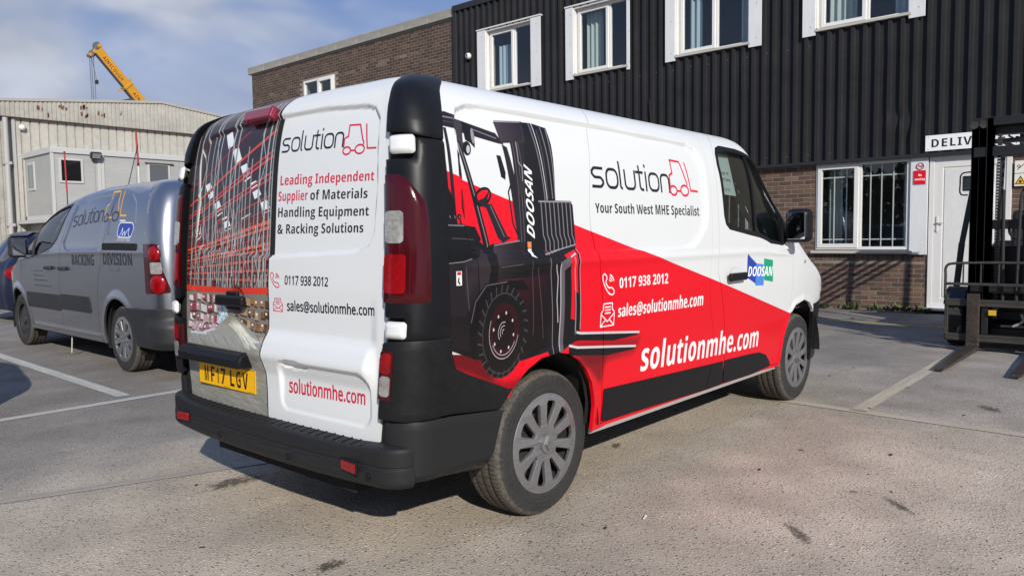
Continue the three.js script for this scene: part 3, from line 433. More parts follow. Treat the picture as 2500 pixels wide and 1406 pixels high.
// ---------- mobile crane far behind the shed ----------
{
  const Z = -70, tip = [26.0, 18.5], base = [40.6, 1.6], dx = base[0] - tip[0], dy = base[1] - tip[1], L = Math.hypot(dx, dy), o = thing('mobile_crane', 'yellow telescopic crane boom rising behind the pale warehouse', 'crane', [tip[0], 0, Z]);
  const yel = std(0.62, 0.30, 0.015, 0.45, 0, { map: mottle(0.88, 1, 4, 51) }), grey = std(0.10, 0.115, 0.13, 0.6), ux = dx / L, uy = dy / L, pt = (s, w, z = 0) => [ux * s - uy * w, tip[1] + uy * s + ux * w, z];
  const seg = (s0, s1, w, name) => { const b = new THREE.Group(); b.name = name; o.add(b); mesh('boom_box', bar(pt(s0, 0), pt(s1, 0), w, w * 0.8, 0.05), yel, b); mesh('boom_underside', bar(pt(s0 + 0.1, -w * 0.46), pt(s1, -w * 0.46), w * 0.22, w * 0.62, 0.05), grey, b); return b; };
  const s1 = seg(0.1, 3.9, 0.74, 'boom_section'), s2 = seg(3.8, 10, 0.84, 'boom_section'); seg(9.9, 22, 0.95, 'boom_section');
  mesh('section_collar', G(bar(pt(3.72, 0), pt(3.98, 0), 0.98, 0.80, 0.03), bar(pt(3.7, 0.45), pt(3.55, 0.75), 0.1, 0.3), bar(pt(3.9, -0.5), pt(3.75, -0.95), 0.08, 0.3)), yel, s2);
  mesh('sheave_head', G(at(cyl(0.36, 0.2, 20), ...pt(-0.15, 0.22, 0), Math.PI / 2), at(cyl(0.30, 0.2, 20), ...pt(0.12, -0.55, 0), Math.PI / 2), at(cyl(0.16, 0.24, 14), ...pt(0.1, -0.95, 0), Math.PI / 2), bar(pt(-0.2, 0.3), pt(0.25, -0.95), 0.28, 0.5, 0.04)), grey, s1); mesh('sheave_guard', G(bar(pt(-0.05, 0.5), pt(-0.1, 0.15), 0.3, 0.56, 0.04), bar(pt(0.0, -0.2), pt(0.12, -0.5), 0.3, 0.56, 0.04), bar(pt(0.05, -0.7), pt(0.12, -1.0), 0.22, 0.56, 0.04)), yel, s1);
  for (const [w, s, k] of [[-0.95, 0.1, 0], [-0.72, 0.1, 0.25], [-0.4, 0.05, 0.5]]) { const p = pt(s, w, 0.1 - k * 0.3); mesh('hoist_rope', rod(p, [p[0] + 0.18, 2.5, p[2]], 0.028, 6), grey, o); }
  mesh('hook_block', lim(-0.2, 0.02, 15.4, 15.75, -0.1, 0.1, 0.03), M.black, o); mesh('hoist_rope', rod(pt(0.1, -0.78, 0.12), [-0.1, 15.6, 0.05], 0.022, 5), grey, o);
  // lettering along the boom
  const lt = canvasTex(1024, 160, (ctx, w, h) => { ctx.fillStyle = '#d9900c'; ctx.fillRect(0, 0, w, h); wideText(ctx, 'AINSCOUGH', 20, w - 20, h * 0.86, h * 0.72, '#1c2022', true); });
  for (const [s, len, sec] of [[0.75, 2.55, s1], [4.5, 2.9, s2]]) { const wv = sec === s1 ? 0.74 : 0.84, m = mesh('boom_lettering', new THREE.PlaneGeometry(len, 0.46), std(1, 1, 1, 0.5, 0, { map: lt }), sec), c = pt(s + len / 2, -0.08, wv * 0.4 + 0.004); m.position.set(...c); m.rotation.z = Math.atan2(uy, ux); }
  mesh('carrier', G(lim(9, 19, 0.7, 1.5, -1.4, 1.4, 0.1), lim(12.6, 16.6, 1.5, 3.2, -1.3, 1.3, 0.15), lim(6.8, 9.2, 0.6, 2.9, -1.3, 1.3, 0.2), [10, 11.6, 15, 16.6].flatMap((x) => [-1.2, 1.2].map((z) => at(cyl(0.6, 0.4, 20), x, 0.6, z, Math.PI / 2)))), yel, o);
}
// ---------- printed graphics ----------
function texter(ctx, X, Y, S) {
  // text laid between (x0, y0) and (x1, y1) on its baseline, em size e0 -> e1, in metres
  return (str, x0, y0, e0, x1, y1, e1, color, bold = true, font = 'sans-serif', fit = 1) => {
    ctx.fillStyle = color; ctx.textBaseline = 'alphabetic'; ctx.textAlign = 'left';
    ctx.font = (bold ? 'bold ' : '') + '100px ' + font;
    const adv = [...str].map((c) => ctx.measureText(c).width), tot = adv.reduce((a, b) => a + b, 0), want = (x1 - x0) * S;
    let wsum = 0; adv.forEach((w, i) => { wsum += w * lerp(e0, e1, (i + 0.5) / str.length); });
    const k = want / wsum * fit; let px = X(x0);
    [...str].forEach((c, i) => {
      const t = (i + 0.5) / str.length, e = lerp(e0, e1, t), w = adv[i] * e * k;
      ctx.save(); ctx.translate(px, Y(lerp(y0, y1, t))); ctx.transform(w / adv[i], 0, 0, e * S / 100, 0, 0); ctx.fillText(c, 0, 0); if (!bold) { ctx.lineWidth = 5; ctx.strokeStyle = color; ctx.lineJoin = 'round'; ctx.strokeText(c, 0, 0); } ctx.restore(); px += w;
    });
  };
}
// the word mark: thin square-shouldered letters and a lift truck drawn in outline; box in canvas pixels
function wordmark(ctx, x0, base, xh, x1, ink, icon, iconBox, iconW = 1, wheelInk = icon, slope = 0) {
  const w = (x1 - x0), unit = w / 6.15, lw = xh * 0.135;
  ctx.save(); ctx.translate(x0, base); ctx.transform(1, slope, 0, 1, 0, 0); ctx.lineWidth = lw; ctx.strokeStyle = ink; ctx.lineCap = 'butt'; ctx.lineJoin = 'round';
  const L = (ox, pts, r = 0.28) => { ctx.beginPath(); const p = pts.map(([a, b]) => [(ox + a) * unit, (b - 1) * xh]); ctx.moveTo(...p[0]); for (let i = 1; i < p.length - 1; i++) ctx.arcTo(p[i][0], p[i][1], p[i + 1][0], p[i + 1][1], r * Math.min(unit, xh)); ctx.lineTo(...p[p.length - 1]); ctx.stroke(); };
  const O = (ox) => { ctx.beginPath(); ctx.roundRect(ox * unit, -xh + lw / 2, unit * 0.82, xh - lw, unit * 0.3); ctx.stroke(); };
  const a = 0.07, b = 0.93;
  L(0, [[0.84, a], [0.05, a], [0.05, 0.5], [0.8, 0.5], [0.8, b], [0, b]]);
  O(1.06); L(2.08, [[0, -0.38], [0, b], [0.14, b]], 0.12); L(2.45, [[0, 0], [0, b], [0.78, b], [0.78, 0]]);
  L(3.5, [[0.12, -0.28], [0.12, b], [0.42, b]], 0.2); L(3.32, [[0, a], [0.62, a]], 0.1);
  L(4.14, [[0, 0], [0, 1]], 0.1); L(4.14, [[0, -0.36], [0, -0.2]], 0.1); O(4.4); L(5.42, [[0, 1], [0, a], [0.72, a], [0.72, 1]]);
  ctx.restore();
  const [ix, iy, iw, ih] = iconBox, q = (u, v) => [ix + u * iw, iy + v * ih];
  ctx.save(); ctx.transform(1, slope, 0, 1, 0, -slope * x0); ctx.strokeStyle = icon; ctx.lineWidth = lw * 0.85 * iconW; ctx.lineJoin = 'round';
  const line = (pts, close) => { ctx.beginPath(); pts.forEach((p, i) => (i ? ctx.lineTo(...q(...p)) : ctx.moveTo(...q(...p)))); if (close) ctx.closePath(); ctx.stroke(); };
  line([[0.03, 0.76], [0.03, 0.46], [0.11, 0.40], [0.14, 0.40], [0.14, 0.02], [0.46, 0.04], [0.58, 0.52], [0.62, 0.62], [0.62, 0.70]]); line([[0.24, 0.86], [0.40, 0.87]]);
  line([[0.64, 0.03], [0.74, 0.83], [1.0, 0.84]]);
  ctx.strokeStyle = wheelInk;
  for (const [u, v, r] of [[0.13, 0.86, 0.115], [0.52, 0.84, 0.135]]) { ctx.beginPath(); ctx.ellipse(...q(u, v), r * iw, r * ih * 1.05, 0, 0, 7); ctx.stroke(); }
  ctx.restore();
}
function phoneIcon(ctx, x, y, w, h, ink) {
  ctx.save(); ctx.translate(x, y); ctx.scale(w, h); ctx.strokeStyle = ink; ctx.lineWidth = 0.07; ctx.lineJoin = 'round';
  ctx.beginPath(); ctx.moveTo(0.08, 0.06); ctx.bezierCurveTo(0.2, -0.02, 0.34, 0.12, 0.36, 0.24); ctx.bezierCurveTo(0.3, 0.36, 0.2, 0.36, 0.34, 0.52); ctx.bezierCurveTo(0.5, 0.74, 0.62, 0.66, 0.7, 0.66); ctx.bezierCurveTo(0.9, 0.72, 1.0, 0.84, 0.92, 0.94); ctx.bezierCurveTo(0.7, 1.08, 0.42, 0.9, 0.22, 0.62); ctx.bezierCurveTo(0.02, 0.36, -0.04, 0.14, 0.08, 0.06); ctx.stroke();
  for (const r of [0.14, 0.28, 0.42]) { ctx.beginPath(); ctx.ellipse(0.5, 0.42, r, r * 0.8, 0, -1.35, -0.1); ctx.stroke(); }
  ctx.restore();
}
function mailIcon(ctx, x, y, w, h, ink) {
  ctx.save(); ctx.translate(x, y); ctx.scale(w, h); ctx.strokeStyle = ink; ctx.lineWidth = 0.055; ctx.lineJoin = 'round';
  const l = (p, c) => { ctx.beginPath(); p.forEach((q, i) => (i ? ctx.lineTo(...q) : ctx.moveTo(...q))); if (c) ctx.closePath(); ctx.stroke(); };
  l([[0.04, 0.42], [0.04, 0.96], [0.96, 0.96], [0.96, 0.42]]); l([[0.04, 0.42], [0.2, 0.3], [0.2, 0.06], [0.8, 0.06], [0.8, 0.3], [0.96, 0.42]]); l([[0.04, 0.46], [0.5, 0.78], [0.96, 0.46]]); l([[0.04, 0.94], [0.38, 0.7]]); l([[0.96, 0.94], [0.62, 0.7]]);
  for (const v of [0.2, 0.32, 0.44]) l([[0.3, v], [0.7, v]]);
  ctx.restore();
}
// side of the van: white above a red wedge, with a printed lift truck
const SIDE = { x0: 0.2, y1: 1.95, S: 580, w: 2042, h: 940 };
const sideTex = canvasTex(SIDE.w, SIDE.h, (ctx, w, h) => {
  const S = SIDE.S, X = (x) => (x - SIDE.x0) * S, Y = (y) => (SIDE.y1 - y) * S, poly = (pts, fill, stroke, lw) => { ctx.beginPath(); pts.forEach(([x, y], i) => (i ? ctx.lineTo(X(x), Y(y)) : ctx.moveTo(X(x), Y(y)))); if (fill) { ctx.closePath(); ctx.fillStyle = fill; ctx.fill(); } if (stroke) { ctx.strokeStyle = stroke; ctx.lineWidth = lw * S; ctx.stroke(); } };
  const RED = '#dc001b', WHITE = '#d5d8d8', T = texter(ctx, X, Y, S);
  ctx.fillStyle = WHITE; ctx.fillRect(0, 0, w, h);
  poly([[0.1, 1.58], [0.295, 1.531], [0.635, 1.441], [1.093, 1.337], [2.539, 0.994], [3.702, 0.709], [3.8, 0.68], [3.8, 0.2], [0.1, 0.2]], RED);
  // printed lift truck
  const K = '#0b0a0c', K2 = '#1d181d', K3 = '#3a3238', HI = '#7d767e';
  ctx.save();
  ctx.filter = 'blur(7px)'; poly([[0.24, 0.88], [0.45, 0.86], [0.60, 0.76], [0.52, 0.70], [0.24, 0.80]], 'rgba(70,0,10,0.8)'); poly([[0.40, 0.76], [0.60, 0.68], [0.75, 0.70], [0.7, 0.62], [0.5, 0.68]], 'rgba(60,0,8,0.5)'); poly([[1.1, 0.74], [1.35, 0.72], [1.32, 0.56], [1.2, 0.66]], 'rgba(70,0,10,0.6)'); poly([[1.05, 0.80], [1.66, 0.76], [1.6, 0.68], [1.1, 0.66]], 'rgba(90,0,12,0.5)'); ctx.filter = 'none';
  poly([[0.24, 0.90], [0.42, 0.90], [0.42, 0.82], [0.24, 0.845]], '#c9ccd0');
  for (let i = 0; i < 14; i++) poly([[0.31 + i * 0.011, 0.895], [0.325 + i * 0.011, 0.875]], null, '#1a1a1a', 0.004);
  poly([[0.24, 1.755], [0.33, 1.765], [0.385, 1.755], [0.385, 1.70], [0.30, 1.705], [0.24, 1.70]], K2); poly([[0.24, 1.745], [0.38, 1.742]], null, HI, 0.006); poly([[0.24, 1.725], [0.38, 1.725]], null, K3, 0.006);
  poly([[0.385, 1.755], [0.62, 1.715], [0.66, 1.67], [0.62, 1.672], [0.40, 1.70]], K2); poly([[0.40, 1.735], [0.62, 1.692]], null, HI, 0.005);
  poly([[0.25, 1.72], [0.285, 1.72], [0.29, 1.30], [0.24, 1.30]], K); poly([[0.30, 1.70], [0.315, 1.70], [0.325, 1.05], [0.30, 1.05]], K2);
  poly([[0.365, 1.76], [0.43, 1.745], [0.415, 1.66], [0.445, 1.64], [0.43, 1.615], [0.40, 1.62], [0.372, 1.68]], K3); poly([[0.43, 1.745], [0.475, 1.735], [0.49, 1.70], [0.478, 1.64], [0.455, 1.66], [0.43, 1.67]], K);
  ctx.fillStyle = '#8a8690'; ctx.beginPath(); ctx.ellipse(X(0.478), Y(1.69), 0.010 * S, 0.033 * S, 0.1, 0, 7); ctx.fill();
  ctx.fillStyle = K; ctx.beginPath(); ctx.ellipse(X(0.432), Y(1.635), 0.022 * S, 0.03 * S, 0.3, 0, 7); ctx.fill(); ctx.fillStyle = '#b5b2b8'; ctx.beginPath(); ctx.ellipse(X(0.438), Y(1.632), 0.010 * S, 0.018 * S, 0.3, 0, 7); ctx.fill();
  // overhead guard posts
  poly([[0.372, 1.665], [0.397, 1.66], [0.515, 1.265], [0.535, 1.16], [0.545, 0.96], [0.505, 0.95], [0.50, 1.15], [0.485, 1.24]], K); poly([[0.386, 1.655], [0.503, 1.262], [0.524, 1.15]], null, HI, 0.006);
  poly([[0.355, 1.62], [0.375, 1.58], [0.372, 1.50], [0.35, 1.52]], K); poly([[0.372, 1.48], [0.36, 1.46], [0.355, 1.40], [0.405, 1.22], [0.43, 1.21]], null, K, 0.008);
  poly([[0.645, 1.67], [0.675, 1.66], [0.73, 1.40], [0.71, 1.25], [0.695, 1.26]], K2); poly([[0.60, 1.62], [0.625, 1.62], [0.645, 1.55], [0.64, 1.52], [0.615, 1.53]], K); poly([[0.67, 1.50], [0.652, 1.47], [0.668, 1.34], [0.69, 1.30], [0.705, 1.30]], null, K, 0.008);
  // steering column and wheel, seat, levers
  ctx.strokeStyle = K; ctx.lineWidth = 0.011 * S; ctx.beginPath(); ctx.ellipse(X(0.495), Y(1.445), 0.048 * S, 0.030 * S, -0.45, 0, 7); ctx.stroke();
  poly([[0.455, 1.425], [0.50, 1.44], [0.535, 1.47], [0.505, 1.40]], K2); poly([[0.50, 1.42], [0.545, 1.415], [0.63, 1.285], [0.655, 1.28], [0.60, 1.26], [0.57, 1.28]], K2); poly([[0.535, 1.41], [0.61, 1.285]], null, HI, 0.004);
  poly([[0.24, 1.48], [0.285, 1.475], [0.315, 1.42], [0.325, 1.33], [0.24, 1.30]], K); poly([[0.24, 1.335], [0.34, 1.335], [0.44, 1.325], [0.47, 1.275], [0.44, 1.25], [0.24, 1.24]], K);
  for (const x of [0.285, 0.31, 0.335]) { poly([[x, 1.36], [x + 0.02, 1.30], [x + 0.03, 1.25]], null, K, 0.008); ctx.fillStyle = K; ctx.beginPath(); ctx.arc(X(x), Y(1.362), 0.011 * S, 0, 7); ctx.fill(); poly([[x, 1.366], [x + 0.004, 1.355]], null, HI, 0.004); }
  poly([[0.26, 1.33], [0.36, 1.328]], null, HI, 0.005);
  // body, fender
  poly([[0.24, 1.25], [0.46, 1.268], [0.50, 1.24], [0.53, 1.255], [0.71, 1.268], [0.75, 1.25], [0.87, 1.21], [0.88, 0.78], [0.70, 0.76], [0.60, 0.78], [0.42, 0.80], [0.25, 0.865]], K);
  poly([[0.54, 1.245], [0.71, 1.262], [0.755, 1.245], [0.735, 1.11], [0.68, 1.10], [0.545, 1.11]], '#2a2126'); poly([[0.545, 1.25], [0.715, 1.268]], null, HI, 0.006); poly([[0.54, 1.105], [0.74, 1.112]], null, '#4a1c24', 0.005);
  const grad = (pts, x0, y0, x1, y1, stops) => { const g = ctx.createLinearGradient(X(x0), Y(y0), X(x1), Y(y1)); stops.forEach(([t, c]) => g.addColorStop(t, c)); poly(pts, g); };
  grad([[0.54, 1.245], [0.71, 1.262], [0.755, 1.245], [0.735, 1.11], [0.545, 1.11]], 0.55, 1.25, 0.72, 1.12, [[0, '#3b3137'], [0.5, '#1c161a'], [1, '#0c090b']]);
  grad([[0.60, 1.10], [0.87, 1.12], [0.87, 0.80], [0.70, 0.80], [0.70, 0.95]], 0.70, 1.08, 0.86, 0.84, [[0, '#2c0a12'], [0.45, '#16060a'], [1, '#070507']]);
  grad([[0.25, 1.18], [0.42, 1.20], [0.44, 1.0], [0.36, 0.99], [0.25, 0.99]], 0.25, 1.18, 0.42, 1.0, [[0, '#1a1518'], [0.6, '#2b2428'], [1, '#0d0a0c']]);
  poly([[0.425, 1.20], [0.47, 1.24], [0.50, 1.15], [0.47, 1.03], [0.44, 1.06]], '#2c2529');
  for (const [x0, y0, x1, y1] of [[0.29, 1.28, 0.43, 1.275], [0.26, 1.10, 0.35, 1.10], [0.36, 1.17, 0.375, 1.0], [0.56, 1.16, 0.70, 1.168], [0.80, 1.15, 0.84, 0.84], [0.76, 1.18, 0.77, 0.86], [0.29, 0.96, 0.37, 0.965]]) poly([[x0, y0], [x1, y1]], null, '#5a525a', 0.003); poly([[0.25, 1.18], [0.35, 1.185], [0.36, 0.98], [0.25, 0.98]], K2); poly([[0.25, 1.185], [0.35, 1.19], [0.395, 1.20]], null, HI, 0.004);
  poly([[0.307, 1.155], [0.337, 1.155], [0.337, 1.10], [0.307, 1.10]], '#e9e6e2'); poly([[0.312, 1.152], [0.333, 1.152], [0.333, 1.140], [0.312, 1.140]], '#b03038'); poly([[0.322, 1.13], [0.318, 1.115], [0.327, 1.105]], null, '#222', 0.007);
  poly([[0.25, 0.98], [0.375, 0.985], [0.395, 0.84], [0.25, 0.865]], '#161014');
  poly([[0.375, 0.93], [0.40, 1.03], [0.47, 1.10], [0.60, 1.105], [0.70, 1.10], [0.74, 1.06], [0.62, 1.065], [0.50, 1.05], [0.44, 0.99], [0.415, 0.90], [0.42, 0.80], [0.385, 0.82]], '#070607'); poly([[0.385, 0.95], [0.41, 1.03], [0.475, 1.092], [0.60, 1.10]], null, '#5c5258', 0.005);
  // tyre and hub
  ctx.save(); ctx.translate(X(0.578), Y(0.895)); ctx.scale(0.150 * S, 0.190 * S); ctx.fillStyle = '#0d0c0d'; ctx.beginPath(); ctx.arc(0, 0, 1, 0, 7); ctx.fill();
  ctx.strokeStyle = '#3d3a3d'; ctx.lineWidth = 0.04; for (let i = 0; i < 30; i++) { const t = i / 26 * 6.283; ctx.beginPath(); ctx.moveTo(Math.cos(t) * 0.86, Math.sin(t) * 0.86); ctx.lineTo(Math.cos(t + 0.07) * 1.03, Math.sin(t + 0.07) * 1.03); ctx.stroke(); }
  ctx.strokeStyle = '#3a373a'; ctx.lineWidth = 0.03; ctx.beginPath(); ctx.arc(0, 0, 0.84, 2.4, 5.4); ctx.stroke(); ctx.beginPath(); ctx.arc(0, 0, 0.9, 0.6, 2.2); ctx.stroke();
  ctx.fillStyle = '#2a060c'; ctx.beginPath(); ctx.arc(0.02, -0.02, 0.62, 0, 7); ctx.fill(); ctx.strokeStyle = '#a9a5aa'; ctx.lineWidth = 0.022; ctx.beginPath(); ctx.arc(0.02, -0.02, 0.6, 0.2, 3.6); ctx.stroke(); ctx.beginPath(); ctx.arc(0.02, -0.02, 0.52, 0.5, 2.6); ctx.stroke();
  ctx.fillStyle = '#120508'; ctx.beginPath(); ctx.arc(0.02, -0.02, 0.42, 0, 7); ctx.fill(); ctx.strokeStyle = '#cfcbd0'; ctx.lineWidth = 0.018; for (const r of [0.14, 0.22, 0.06]) { ctx.beginPath(); ctx.arc(0.0, 0, r, 2.4, 5); ctx.stroke(); }
  for (let i = 0; i < 8; i++) { const t = i / 8 * 6.283 + 0.2; ctx.fillStyle = '#c5c2c6'; ctx.beginPath(); ctx.ellipse(Math.cos(t) * 0.42, Math.sin(t) * 0.42, 0.03, 0.038, 0, 0, 7); ctx.fill(); }
  ctx.restore();
  // mast
  poly([[0.70, 1.72], [0.82, 1.72], [0.80, 1.45], [0.745, 1.24], [0.71, 1.19], [0.70, 1.45]], K2); for (const x of [0.715, 0.735, 0.752]) poly([[x, 1.70], [x + 0.004, 1.26]], null, '#5b545b', 0.004);
  poly([[0.80, 1.785], [0.877, 1.788], [0.905, 1.45], [0.86, 1.20], [0.735, 1.20], [0.765, 1.45]], K); poly([[0.86, 1.785], [0.893, 1.46], [0.875, 1.22]], null, '#6d656c', 0.008); poly([[0.882, 1.788], [0.978, 1.775], [0.985, 1.70], [0.965, 1.44], [0.91, 1.44]], K); poly([[0.935, 1.776], [0.948, 1.45]], null, HI, 0.006); poly([[0.972, 1.77], [0.966, 1.45]], null, '#8d868d', 0.005); poly([[0.905, 1.76], [0.915, 1.45]], null, '#39343a', 0.01);
  poly([[0.625, 1.765], [0.80, 1.782], [0.815, 1.77], [0.80, 1.69], [0.64, 1.675]], '#2b2229'); grad([[0.63, 1.76], [0.80, 1.778], [0.79, 1.70], [0.645, 1.682]], 0.63, 1.76, 0.80, 1.69, [[0, '#40353c'], [1, '#1c151a']]); poly([[0.63, 1.77], [0.82, 1.787]], null, '#6e666d', 0.005); poly([[0.72, 1.53], [0.755, 1.53], [0.755, 1.46], [0.72, 1.46]], '#2c262b'); poly([[0.74, 1.69], [0.735, 1.60], [0.755, 1.58], [0.75, 1.52]], null, '#8d878e', 0.006);
  // lettering up the mast
  ctx.save(); ctx.translate(X(0.806), Y(1.268)); ctx.rotate(-Math.PI / 2 + 0.035); ctx.font = 'bold italic 100px sans-serif'; ctx.fillStyle = '#f2f2f2'; const lw_ = ctx.measureText('DOOSAN').width; ctx.transform(0.305 * S / lw_, 0, -0.12, 0.070 * S / 100, 0, 0); ctx.fillText('DOOSAN', 0, 0); ctx.restore();
  poly([[0.755, 1.262], [0.782, 1.262], [0.782, 1.235], [0.757, 1.235]], '#e0803a'); poly([[0.757, 1.232], [0.782, 1.232], [0.775, 1.205], [0.80, 1.19], [0.76, 1.20]], '#efefef');
  // load backrest
  poly([[0.835, 1.425], [0.86, 1.442], [1.075, 1.444], [1.092, 1.425], [1.10, 1.24], [0.875, 1.195], [0.855, 1.25]], K); poly([[0.845, 1.436], [1.085, 1.44]], null, '#8f8990', 0.007);
  for (let i = 0; i < 8; i++) { const x = 0.862 + i * 0.030; poly([[x, 1.435], [x + 0.004, 1.29], [x + 0.018, 1.262], [x + 0.019, 1.20 + i * 0.006]], null, '#7a747b', 0.007); }
  poly([[0.855, 1.205], [1.10, 1.245]], null, '#9a949b', 0.006);
  // carriage, chains and forks
  poly([[0.865, 1.20], [1.10, 1.238], [1.115, 0.84], [1.08, 0.80], [0.895, 0.745], [0.868, 0.78]], '#0f0c0f'); poly([[0.985, 1.20], [1.085, 1.222], [1.09, 1.02], [1.04, 1.05], [1.035, 1.16]], RED); poly([[1.065, 1.19], [1.075, 0.86], [1.085, 0.80]], null, '#8b858c', 0.008); poly([[1.1, 1.23], [1.112, 0.85]], null, '#a09aa1', 0.005);
  poly([[0.955, 1.17], [0.965, 1.17], [1.035, 1.195], [1.03, 1.15], [0.99, 1.13], [0.985, 0.77], [0.955, 0.76]], '#5b555c'); poly([[1.04, 1.06], [1.06, 1.07], [1.065, 0.90], [1.035, 0.91]], RED); poly([[0.925, 1.16], [0.94, 1.10], [0.93, 1.0], [0.94, 0.9]], null, '#b7b2b8', 0.006); poly([[0.885, 1.19], [0.91, 0.76]], null, '#6f6970', 0.006);
  poly([[0.96, 1.16], [0.955, 0.77]], null, '#b5afb6', 0.006); poly([[1.035, 1.19], [1.075, 1.205]], null, '#d0ccd0', 0.008);
  poly([[1.08, 0.843], [1.12, 0.838], [1.62, 0.792], [1.648, 0.783], [1.62, 0.774], [1.40, 0.768], [1.12, 0.800], [1.07, 0.80]], K); poly([[1.085, 0.842], [1.12, 0.834], [1.64, 0.786]], null, '#c9c4c8', 0.012); poly([[1.03, 0.79], [1.08, 0.777], [1.60, 0.722], [1.625, 0.712], [1.59, 0.702], [1.35, 0.700], [1.08, 0.735], [1.02, 0.742]], K); poly([[1.03, 0.786], [1.1, 0.769], [1.615, 0.716]], null, '#c9c4c8', 0.012);
  ctx.restore();
  // lettering
  wordmark(ctx, X(1.262), Y(1.513), 0.105 * S, X(1.998), '#0c0c10', '#d01e3c', [X(2.0), Y(1.705), 0.325 * S, 0.205 * S], 1, '#d01e3c');
  T('Your South West MHE Specialist', 1.272, 1.394, 0.066, 2.325, 1.392, 0.074, '#0e0e12', true);
  const LT = '#f4eeee';
  phoneIcon(ctx, X(1.287), Y(1.104), 0.105 * S, 0.108 * S, LT); mailIcon(ctx, X(1.273), Y(0.964), 0.124 * S, 0.122 * S, LT);
  T('0117 938 2012', 1.432, 1.025, 0.072, 1.914, 1.023, 0.077, LT); T('sales@solutionmhe.com', 1.424, 0.882, 0.084, 2.332, 0.872, 0.104, LT); T('solutionmhe.com', 1.672, 0.572, 0.216, 3.195, 0.528, 0.186, LT);
  // maker's badge on the front door
  poly([[2.925, 1.155], [3.065, 1.09], [3.06, 0.955], [2.918, 1.005]], '#2440a0'); poly([[3.06, 1.09], [3.18, 1.08], [3.185, 0.94], [3.052, 0.945]], '#4a84d8'); poly([[3.185, 1.12], [3.335, 1.105], [3.338, 0.955], [3.187, 0.975]], '#109a72');
  ctx.save(); ctx.translate(X(2.925), Y(1.012)); ctx.font = 'bold italic 100px sans-serif'; ctx.fillStyle = '#fafafa'; { const m = ctx.measureText('DOOSAN').width; ctx.transform(0.40 * S / m, 0.02, 0, 0.088 * S / 100, 0, 0); ctx.fillText('DOOSAN', 0, 0); } ctx.restore();
});
// right rear door
const RD = { w: 0.80, y0: 0.45, y1: 1.95, S: 1000 };
const doorTexR = canvasTex(800, 1500, (ctx, w, h) => {
  const S = RD.S, X = (z) => z * S, Y = (y) => (RD.y1 - y) * S, T = texter(ctx, X, Y, S), K = '#101014', R = '#c4213f';
  ctx.fillStyle = '#d5d8d8'; ctx.fillRect(0, 0, w, h);
  wordmark(ctx, X(0.036), Y(1.665), 0.066 * S, X(0.468), K, R, [X(0.47), Y(1.756), 0.205 * S, 0.124 * S], 1, R, 0.027);
  const L = (s, x0, x1, y0, y1, c) => { T(s, x0, y0, 0.062, x1, y1, 0.05, c, true); };
  T('Leading Independent', 0.038, 1.522, 0.060, 0.675, 1.508, 0.052, R); T('Supplier ', 0.031, 1.453, 0.060, 0.268, 1.449, 0.056, R); T('of Materials', 0.268, 1.449, 0.056, 0.642, 1.442, 0.052, K); T('Handling Equipment', 0.029, 1.383, 0.058, 0.652, 1.373, 0.052, K); T('& Racking Solutions', 0.031, 1.310, 0.058, 0.624, 1.309, 0.052, K);
  phoneIcon(ctx, X(0.016), Y(1.143), 0.075 * S, 0.067 * S, R); mailIcon(ctx, X(0.034), Y(1.033), 0.078 * S, 0.062 * S, R);
  T('0117 938 2012', 0.128, 1.092, 0.052, 0.437, 1.093, 0.050, K, false); T('sales@solutionmhe.com', 0.142, 0.980, 0.058, 0.721, 0.990, 0.054, K, false); T('solutionmhe.com', 0.152, 0.630, 0.082, 0.662, 0.640, 0.074, R, false);
});
